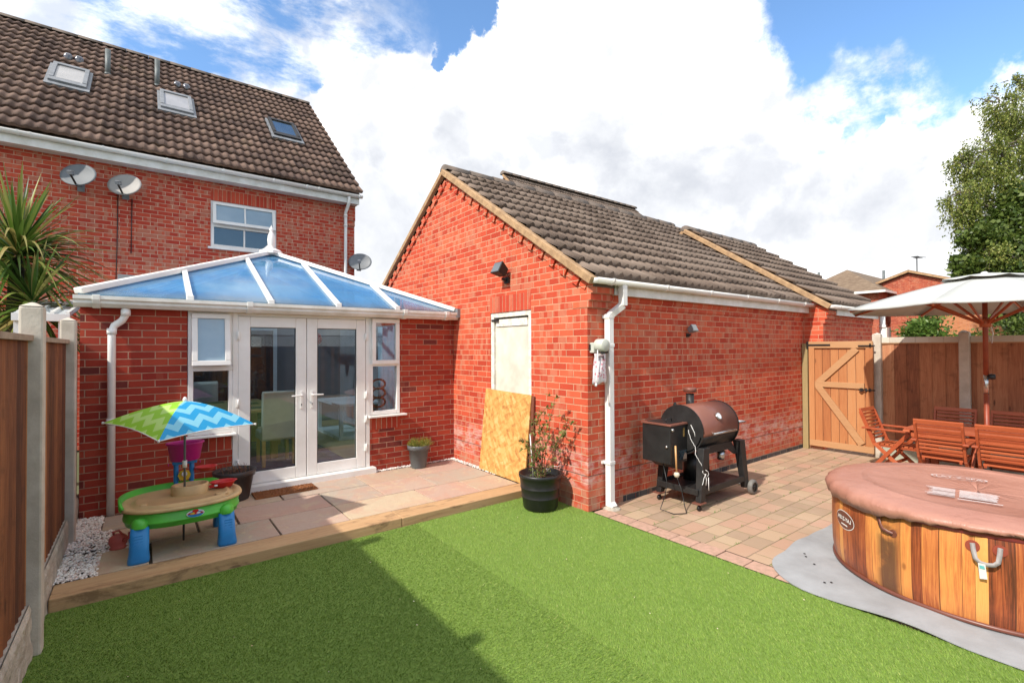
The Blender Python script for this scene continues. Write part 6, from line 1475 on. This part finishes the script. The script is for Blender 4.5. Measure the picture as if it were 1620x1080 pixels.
    bump(nt, b, math_(nt, 'ADD', noise_(nt, P, 7, 4, .6, .8), math_(nt, 'MULTIPLY', noise_(nt, P, 1.6, 3, .5, .5, (3., .6, 1)), .8)), .025, .5)
    N_ = 160; rings = [(0., .665), (.3, .668), (.5, .672), (.64, .676), (.70, .680), (.705, .684), (.72, .680), (.85, .672), (.92, .655), (.95, .63), (.955, .60), (.95, 0)]
    vs = []; fs = []
    for ri, (rr, z) in enumerate(rings):
        for k in range(N_):
            a = 2 * math.pi * k / N_; deg = math.degrees(a); q = rr; zz = z
            ripple = .005 * math.sin(a * 23 + 1) + .004 * math.sin(a * 41)
            if ri >= 8: q += ripple * (ri - 7) / 2
            if ri == len(rings) - 1:
                zz = .545 + .006 * math.sin(a * 31)
                d_ = (deg - 155) % 360
                if d_ < 95: zz = .55 + .075 * math.sin(math.pi * d_ / 95) ** .8 + .008 * math.sin(a * 57)      # hem riding up
                q = .952 + ripple - (.012 if d_ > 95 else 0)
            if ri in (9, 10) and (deg - 155) % 360 < 95: zz = max(z + .02 * math.sin(math.pi * ((deg - 155) % 360) / 95), .632 - .01 * (ri - 9))
            if ri < 8: zz += mnoise.noise(Vector((rr * math.cos(a) * 3, rr * math.sin(a) * 3, 5.))) * .008
            vs.append((TC[0] + q * math.cos(a), TC[1] + q * math.sin(a), zz))
    for i in range(len(rings) - 1):
        for k in range(N_): fs.append((i * N_ + k, i * N_ + (k + 1) % N_, (i + 1) * N_ + (k + 1) % N_, (i + 1) * N_ + k))
    mb = MB(); mb.add(vs, fs, True); mb.build('fabric', m, cv, solid=.003)
    pr = plain('worn_white_print', (.62, .56, .54), (.48, .38, .36), .6, 30.)
    mb = MB(); ux = Vector((4.477 - 4.777, .599 - 1.031, 0)); 
    A_, B_, C_, D_ = Vector((4.76, 1.02, 0)), Vector((4.83, .64, 0)), Vector((4.50, .60, 0)), Vector((4.43, .955, 0))
    def q4(u, v): return A_.lerp(B_, u).lerp(D_.lerp(C_, u), v)
    for i in range(17):
        v0, v1 = i / 17 * .78, (i + .72) / 17 * .78; u0 = random.uniform(-.05, .08) if i < 14 else .0
        for ua, ub in ((u0, .40), (.46, .98 + random.uniform(-.02, .02))):
            if random.random() < .08: continue
            zz = .6875; mb.add([(*q4(ua, v0).xy, zz), (*q4(ub, v0).xy, zz), (*q4(ub, v1).xy, zz), (*q4(ua, v1).xy, zz)], [(0, 1, 2, 3)])
    mb.box(0, 0, 0, 0.001, .001, .001) if False else None
    zz = .6873; a, b_, c_, d_ = q4(.44, .8), q4(1.05, .8), q4(1.05, .86), q4(.44, .86); mb.add([(*a.xy, zz), (*b_.xy, zz), (*c_.xy, zz), (*d_.xy, zz)], [(0, 1, 2, 3)])
    mb.build('warning_print', pr, cv)
    mb = MB(); c = Vector((5.24, .93, .686)); ax = Vector((.10, -.36, 0)).normalized(); ay = Vector((ax.y, -ax.x, 0)) * -1
    k = 40
    for r0, r1 in ((1., .93),):
        vs = []
        for q in range(k):
            a = q * 2 * math.pi / k; vs += [c + ax * .17 * math.cos(a) * r0 + ay * .075 * math.sin(a) * r0, c + ax * .17 * math.cos(a) * r1 + ay * .075 * math.sin(a) * r1]
        mb.add(vs, [(2 * q, 2 * ((q + 1) % k), 2 * ((q + 1) % k) + 1, 2 * q + 1) for q in range(k)])
    v, f = text('LAY-Z-SPA', .060, .0012); mb.add([c + ax * x + ay * y for x, y, z in v], f); mb.build('cover_lettering', pr, cv, recalc=False)
hot_tub()

# ------------------------------------------------------------------ garden furniture
def armchair():
    t = thing('garden_armchair', 'x', 'garden chair', (0, 0, 0), 'folding hardwood armchairs round the garden table', local=True)
    w = .208
    mb = MB()
    for i in range(9):
        y = -.19 + i * .052; mb.box(-w + .025, y, .425, w - .025, y + .038, .445)
    mb.box(-w + .03, -.2, .40, -w + .055, .27, .425); mb.box(w - .055, -.2, .40, w - .03, .27, .425); mb.build('seat', hardwood, t)
    mb = MB()
    def st(z): return -.20 - (z - .43) * .36
    for i in range(8):
        z = .50 + i * .045; y = st(z); mb.bar((-w + .015, y, z), (w - .015, y, z), .016, .027, up=(0, -.34, .94))
    mb.bar((-w - .012, st(.865), .865), (w + .012, st(.865), .865), .026, .05, up=(0, -.34, .94)); bk = mb.build('backrest', hardwood, t, bevel=.003)
    for s in (-1, 1):
        mb = MB(); mb.bar((s * w, st(.86), .85), (s * w, st(.44) + .005, .44), .024, .045, up=(0, 1, 0)); mb.bar((s * w, st(.445), .445), (s * w, .27, .0), .024, .045, up=(0, 1, 0)); mb.build('leg', hardwood, t, bevel=.003)
        mb = MB(); mb.bar((s * (w + .028), .19, .62), (s * (w + .028), -.30, .0), .024, .045, up=(0, 1, 0)); mb.build('leg', hardwood, t, bevel=.003)
        mb = MB(); mb.box(s * (w + .02) - .028, -.33, .625, s * (w + .02) + .028, .25, .648); mb.build('arm', hardwood, t, bevel=.006)
    mb = MB(); mb.bar((-w, .02, .215), (w, .02, .215), .02, .035); mb.build('stretcher', hardwood, t)
    return t
ch0 = armchair()
spots = [((7.56, 1.45), -90, 'folding armchair behind the hot tub, slatted back to us, left of the pair'),
         ((7.56, .92), -90, 'folding armchair behind the hot tub, slatted back to us, cut by right edge'),
         ((8.54, 1.60), 90, 'folding armchair on the fence side of the table, left of the parasol pole'),
         ((8.54, 1.03), 90, 'folding armchair on the fence side of the table, right of the parasol pole'),
         ((8.03, 2.02), 176, 'folding armchair seen from the side at the table end nearest the gate')]
for i, ((x, y), rz, lab) in enumerate(spots):
    o = ch0 if i == 0 else copy_tree(ch0); o.location = (x, y, .007); o.rotation_euler = (0, 0, R(rz)); o['label'] = lab
def garden_table():
    t = thing('garden_table', 'long oiled hardwood slatted garden table under the parasol', 'table', (8.0, .9, .007))
    mb = MB(); x = 7.66
    for i in range(10):
        mb.box(7.62 + i * .077, -.15, .70, 7.62 + i * .077 + .068, 1.86, .722)
    mb.box(7.61, 1.80, .675, 8.39, 1.87, .70); mb.box(7.61, -.16, .675, 8.39, -.09, .70); mb.build('table_top', hardwood, t, bevel=.003)
    mb = MB(); mb.box(7.66, -.1, .62, 7.685, 1.8, .675); mb.box(8.315, -.1, .62, 8.34, 1.8, .675); mb.build('apron', hardwood, t)
    for x, y in ((7.70, 1.7), (8.3, 1.7), (7.70, 0.), (8.3, 0.)):
        mb = MB(); mb.box(x - .035, y - .035, .0, x + .035, y + .035, .675); mb.build('leg', hardwood, t, bevel=.004)
    p = thing('parasol', 'large off white octagonal parasol with wooden ribs over the garden table', 'parasol', (8.0, 1.16, 0))
    fab = newmat('parasol_cloth'); m, nt, b, o = fab
    b.inputs['Base Color'].default_value = (.56, .57, .545, 1); b.inputs['Roughness'].default_value = .8; tr = N(nt, 'ShaderNodeBsdfTranslucent'); tr.inputs[0].default_value = (.40, .38, .32, 1); mx = N(nt, 'ShaderNodeMixShader'); mx.inputs[0].default_value = .22; L(nt, b.outputs[0], mx.inputs[1]); L(nt, tr.outputs[0], mx.inputs[2]); L(nt, mx.outputs[0], o.inputs[0])
    c = Vector((8.0, 1.16, 0)); zr_, za, rr = 2.215, 2.56, 1.42; ns = 8; a0 = R(127)
    def can(r0, r1, z0, z1, drop, name, parent):
        vs = []; fs = []; nr, nk = 8, 6
        for s in range(ns):
            o_ = len(vs)
            for i in range(nr + 1):
                f = i / nr
                for k in range(nk + 1):
                    g = k / nk; A, B = a0 + R(45) * s, a0 + R(45) * (s + 1)
                    pa = Vector((math.cos(A), math.sin(A), 0)); pb = Vector((math.cos(B), math.sin(B), 0)); d = pa.lerp(pb, g); q = r0 + (r1 - r0) * f; sag = math.sin(math.pi * g)
                    vs.append((c.x + d.x * q * (1 - .02 * sag * f), c.y + d.y * q * (1 - .02 * sag * f), z0 + (z1 - z0) * (f ** 1.25) - .015 * sag * f + .0))
            for i in range(nr):
                for k in range(nk): fs.append((o_ + i * (nk + 1) + k, o_ + i * (nk + 1) + k + 1, o_ + (i + 1) * (nk + 1) + k + 1, o_ + (i + 1) * (nk + 1) + k))
            if drop:
                o2 = len(vs); last = vs[o_ + nr * (nk + 1): o_ + (nr + 1) * (nk + 1)]; vs += [(x, y, z - drop) for x, y, z in last]; e = o_ + nr * (nk + 1)
                for k in range(nk): fs.append((e + k, e + k + 1, o2 + k + 1, o2 + k))
        mb = MB(); mb.add(vs, fs, True); return mb.build(name, m, parent, solid=.002)
    cn = can(.12, rr, za, zr_, .02, 'canopy', p); can(.0, .42, za + .055, za - .005, 0, 'vent_cap', cn)
    mb = MB(); mb.lathe([(0, 0), (.03, 0), (.035, .01), (.02, .02), (0, .025)], (8, 1.16, za + .05), 14); mb.build('finial', upvc, p)
    mb = MB(); mb.tube([(8, 1.16, .05), (8, 1.16, 1.18)], .025, 14); mb.tube([(8, 1.16, 1.40), (8, 1.16, za)], .025, 14); pl = mb.build('pole', plain('red_brown_pole', (.30, .055, .02), (.20, .035, .012), .45, 6.), p)
    mb = MB(); mb.tube([(8, 1.16, 1.175), (8, 1.16, 1.405)], .023, 14); mb.build('joint', steel, pl); mb = MB(); mb.lathe([(0, -.03), (.03, -.03), (.035, 0), (.03, .03), (0, .03)], (8.0, 1.11, 1.38), 12, axis='y'); mb.build('crank', blackpl, pl)
    mb = MB(); mb.tube([(8.02, 1.13, 2.05), (8.05, 1.10, 1.9), (8.04, 1.11, 1.78), (8.02, 1.13, 1.85)], .005, 5); mb.build('cord', upvc, p)
    mb = MB(); mb.lathe([(0, -.05), (.05, -.05), (.055, 0), (.05, .05), (0, .05)], (8, 1.16, 2.02), 14); mb.build('runner', hardwood, p)
    for s in range(ns):
        A = a0 + R(45) * s; d = Vector((math.cos(A), math.sin(A), 0))
        mb = MB(); prev = None
        pts = [c + d * (.04 + (rr - .06) * f) + Vector((0, 0, za - .03 + (zr_ - za) * (f ** 1.25))) for f in (0, .25, .5, .75, 1)]
        for q, w in zip(pts, pts[1:]): mb.bar(q, w, .016, .026)
        rb = mb.build('rib', hardwood, p); mb = MB(); mb.bar(c + d * .05 + Vector((0, 0, 2.02)), pts[2] - Vector((0, 0, .01)), .014, .028); mb.build('strut', hardwood, rb)
    mb = MB(); mb.lathe([(0, 0), (.24, 0), (.25, .02), (.22, .06), (.05, .09), (.04, .3), (0, .3)], (8, 1.16, .007), 28); mb.build('base', blackpl, p)
garden_table()
# ------------------------------------------------------------------ trees and plants
def leaves_np(name, pts, dirs, size, mat, parent, seed=1, base=(0, 0, 0), aspect=.6, jitter=.6):
    r_ = np.random.default_rng(seed); n = len(pts)
    d = dirs + r_.normal(0, jitter, (n, 3)); d /= np.linalg.norm(d, axis=1)[:, None]
    s = np.cross(d, r_.normal(0, 1, (n, 3))); s /= np.linalg.norm(s, axis=1)[:, None]
    L_ = (size * r_.uniform(.6, 1.3, n))[:, None]; w = L_ * aspect / 2; nn = np.cross(d, s)
    co = np.empty((n, 4, 3)); co[:, 0] = pts; co[:, 1] = pts + d * L_ * .45 + s * w + nn * w * .3; co[:, 2] = pts + d * L_; co[:, 3] = pts + d * L_ * .45 - s * w + nn * w * .3
    co -= np.array(base)
    return npmesh(name, co.reshape(-1, 3), n, 4, mat, parent=parent)
def limb(mb, a, b, r0, r1, n=7, wob=.12, sides=8):
    a, b = Vector(a), Vector(b); L_ = (b - a).length; pts = []
    for i in range(n): f = i / (n - 1); q = a.lerp(b, f); q += rv(wob * L_ * .12) * (0 < i < n - 1); pts.append(q)
    mb.tube(pts, [r0 + (r1 - r0) * i / (n - 1) for i in range(n)], sides, False); return pts
def tree(name, lab, base, trunk_top, blobs, strands, per, lsize, lm, hang, seed, barkm, r0=.28, aspect=.6):
    t = thing(name, lab, 'tree', base); r_ = np.random.default_rng(seed); random.seed(seed)
    mb = MB(); tp = limb(mb, base, trunk_top, r0, r0 * .45, 9, .1, 12); mb.build('trunk', barkm, t)
    mb = MB(); P_, Dd = [], []
    for (c, rad, wgt) in blobs:
        c = np.array(c); st = tp[min(len(tp) - 1, 3 + int(5 * random.random()))]; lp = limb(mb, st, tuple(c), r0 * .28, .03, 7, .25, 6)
        m = int(strands * wgt); ncl = max(5, int(16 * rad)); cl = r_.normal(0, 1, (ncl, 3)); cl /= np.linalg.norm(cl, axis=1)[:, None]; cl *= r_.uniform(.35, 1.05, (ncl, 1))
        for k in range(m):
            v = cl[k % ncl] + r_.normal(0, .20, 3); rr = rad; p = c + v * rr * np.array([1, 1, .85])
            if k % 9 == 0: limb(mb, tuple(c * .6 + p * .4), tuple(p), .02, .006, 4, .3, 4)
            l = hang * r_.uniform(.4, 1.4) * (.6 if v[2] > .3 else 1.); drift = r_.normal(0, .12, 3); drift[2] = 0
            out = v.copy(); out[2] = 0
            if k % 5 == 0 and hang > .3: mb.tube([tuple(p), tuple(p + out * .12 * l + np.array([0, 0, -.4 * l])), tuple(p + (out * .15 + drift) * l + np.array([0, 0, -l]))], .0025, 3, False)
            for q in range(per):
                f = r_.random(); z = p + (out * .15 * (1 - f) + drift * f) * l + np.array([0, 0, -l * f]) + r_.normal(0, .035 if hang > .3 else rad * .16 + .05, 3)
                P_.append(z); Dd.append((v[0] * .4, v[1] * .4, -1. if hang > .3 else .2))
    mb.build('branches', barkm, t)
    leaves_np('crown', np.array(P_), np.array(Dd), lsize, lm, t, seed, base, aspect)
bark_b = plain('birch_bark', (.16, .13, .10), (.06, .045, .035), .85, 5., bmp=.01); bark_d = plain('dark_bark', (.10, .075, .05), (.05, .04, .03), .9, 8., bmp=.02)
birch_l = leafmat('birch_leaf', [(.06, .095, .014), (.11, .15, .022), (.17, .215, .035), (.25, .28, .06), (.32, .31, .09)], .45, .35)
maple_l = leafmat('maple_leaf', [(.03, .055, .010), (.055, .09, .014), (.09, .14, .022), (.16, .20, .045)], .45, .3)
def skyp(x, y, d):   # a point of the garden's surroundings measured from the photograph at depth d
    v = Am.transposed() @ Vector(((x - 810) / 765.7, -(y - 540) / 765.7, 1)); return tuple(Vector((0, 0, 1.75)) + v * d)
b0 = Vector(skyp(1700, 549, 17)); b0.z = 0
tree('birch_tree', 'tall weeping birch with pale green hanging foliage on the right', tuple(b0), (b0.x, b0.y, 9.5),
     [(skyp(1590, 165, 17), .75, .5), (skyp(1625, 200, 17), 1.0, .8), (skyp(1580, 235, 16.5), .85, .7), (skyp(1535, 258, 16.5), .55, .45), (skyp(1585, 300, 16.5), 1.1, 1.1), (skyp(1640, 300, 17), 1.6, 1.4), (skyp(1530, 300, 16), .55, .4),
      (skyp(1625, 370, 16.5), 1.1, 1.), (skyp(1560, 350, 16), .6, .6), (skyp(1512, 330, 16), .35, .25), (skyp(1590, 400, 14.4), .5, .35), (skyp(1690, 230, 17.5), 1.8, 1.3), (skyp(1700, 350, 18), 1.9, 1.), (skyp(1605, 125, 17), .35, .12)], 300, 22, .080, birch_l, .85, 11, bark_b)
b1 = Vector(skyp(1650, 549, 15)); b1.z = 0
tree('maple_tree', 'dark leafed tree below the birch, its branches hanging over the fence', tuple(b1), (b1.x, b1.y, 6.2),
     [(skyp(1530, 420, 15), .3, .25), (skyp(1640, 330, 15.5), .8, .9), (skyp(1600, 345, 15.4), .5, .5), (skyp(1545, 415, 15), .45, .5), (skyp(1590, 395, 15), .6, .9), (skyp(1620, 420, 15), .7, 1.), (skyp(1565, 370, 15), .4, .4), (skyp(1600, 440, 14.6), .5, .8), (skyp(1650, 380, 15.4), 1., 1.2), (skyp(1535, 375, 15), .22, .12), (skyp(1610, 490, 14.5), .5, .6), (skyp(1650, 480, 15), .9, .8)], 300, 14, .13, maple_l, .12, 12, bark_d, aspect=.85)
def bush(name, lab, c, rx, rz, n, lm, seed, ls=.10):
    t = thing(name, lab, 'bush', (c[0], c[1], 0)); r_ = np.random.default_rng(seed); random.seed(seed); mb = MB(); P_ = []; Dd = []
    for k in range(26):
        v = r_.normal(0, 1, 3); v[2] = abs(v[2]); v /= np.linalg.norm(v); p = np.array(c) + v * np.array([rx, rx, rz]) * r_.uniform(.5, 1.0); limb(mb, (c[0], c[1], 0), tuple(p), .03, .008, 6, .2, 5)
        m = n // 26; q = p + r_.normal(0, .13, (m, 3)) * np.array([1, 1, .8]); P_.append(q); Dd.append(np.tile(v * .7, (m, 1)))
    mb.build('stem', bark_d, t); leaves_np('foliage', np.vstack(P_), np.vstack(Dd), ls, lm, t, seed, (c[0], c[1], 0), .5)
bush_l = leafmat('bush_leaf', [(.04, .09, .015), (.07, .14, .02), (.12, .20, .035), (.17, .25, .06)], .4, .3)
bush('bush', 'leafy green bush rising behind the right fence near the gate', skyp(1468, 538, 11.5), .36, .66, 3000, bush_l, 21)
bush('bush', 'lower dark bush behind the fence between the leafy bush and the parasol pole', skyp(1535, 550, 12.5), .4, .26, 1500, maple_l, 22)
bush('bush', 'dark bush behind the right fence beyond the parasol pole', skyp(1640, 540, 12), .7, .70, 3400, maple_l, 23)
def palm():
    base = (-1.30, 8.5, 0); t = thing('cordyline_palm', 'spiky cordyline palm rising behind the left fence', 'palm tree', base); random.seed(5)
    mb = MB(); limb(mb, base, (-1.24, 8.5, 2.9), .10, .07, 8, .1, 12); limb(mb, (-1.3, 8.5, 1.6), (-1.05, 8.15, 2.25), .06, .05, 5, .1, 10); limb(mb, (-1.3, 8.5, 1.9), (-1.75, 8.6, 2.6), .06, .05, 5, .1, 10); mb.build('trunk', bark_d, t)
    lm = leafmat('cordyline_leaf', [(.030, .055, .012), (.06, .12, .02), (.12, .20, .03), (.22, .27, .06), (.34, .26, .09)], .35, .25)
    mb = MB()
    for hd, n, L0 in (((-1.24, 8.5, 2.98), 260, 1.12), ((-1.05, 8.15, 2.35), 120, .85), ((-1.75, 8.6, 2.75), 90, .9)):
        for i in range(n):
            a = random.uniform(0, 2 * math.pi); u = random.random(); el = R(88 - 120 * u ** .8); l = L0 * random.uniform(.7, 1.1); d = Vector((math.cos(a) * math.cos(el), math.sin(a) * math.cos(el), math.sin(el)))
            p = Vector(hd) + d * .04 + Vector((0, 0, -.14 * u)); side = d.cross(Vector((0, 0, 1))).normalized(); side = (side + rv(.15)).normalized(); w = random.uniform(.018, .030); droop = random.uniform(.15, .85) * (1 if u > .25 else .35); vs = []; m_ = 7
            for k in range(m_ + 1):
                f = k / m_; q = p + d * l * f; q.z -= droop * l * f ** 2.2 * .8; ww = w * (0.55 + 1.3 * f if f < .35 else 1. * (1 - (f - .35) / .65) ** .8 + .02); nrm = side.cross(d)
                vs += [q - side * ww + nrm * ww * .35, q, q + side * ww + nrm * ww * .35]
            mb.add(vs, [(3 * k + j, 3 * k + j + 1, 3 * k + j + 4, 3 * k + j + 3) for k in range(m_) for j in range(2)], True)
    mb.build('leaves', lm, t, recalc=False)
palm()
def lean_to():
    t = thing('lean_to_roof', 'white ribbed lean to roof next door behind the left fence', 'roof', (-2, 8, 0))
    pc = plain('polycarbonate', (.62, .66, .68), (.52, .56, .58), .3, 3.)
    x0, x1, y0, y1 = -1.10, -.64, 7.3, 9.2
    mb = MB(); mb.add([(x0, y0, 2.12), (x1, y0, 2.12), (x1, y1, 2.40), (x0, y1, 2.40), (x0, y0, 2.14), (x1, y0, 2.14), (x1, y1, 2.42), (x0, y1, 2.42)], [(0, 1, 2, 3), (7, 6, 5, 4), (0, 4, 5, 1), (1, 5, 6, 2), (2, 6, 7, 3), (3, 7, 4, 0)]); mb.build('roof_sheet', pc, t)
    for i in range(4):
        mb = MB(); x = x1 - .02 - i * .13; mb.bar((x, y0 - .02, 2.15), (x, y1, 2.435), .03, .03); mb.build('glazing_bar', upvc, t)
    mb = MB(); mb.box(x0, y0 - .05, 2.06, x1, y0, 2.14); mb.build('gutter', upvc, t)
    for x in (x0 + .05, x1 - .06):
        mb = MB(); mb.box(x - .04, y0, 0, x + .04, y0 + .08, 2.11); mb.build('post', upvc, t)
lean_to()
# everything that stands on the patio, set down on its slabs
for o in COL.objects:
    if o.parent is None and o.type == 'EMPTY' and o.name.split('.')[0] in ('water_table', 'toy_umbrella', 'toy_boat', 'toy_watering_can', 'plant_pot', 'heather_plant', 'seedling_twigs'):
        if o.location.z < .06: continue
        k = o.location.y
        o.location += Vector((.012, .12, -.045)) if k < 5.6 else (Vector((.05, .075, -.045)) if o.location.x > 2 else Vector((.02, .095, -.045)))
# ------------------------------------------------------------------ tidy up
for o in list(bpy.data.objects):
    if '_base' in o.keys(): del o['_base']
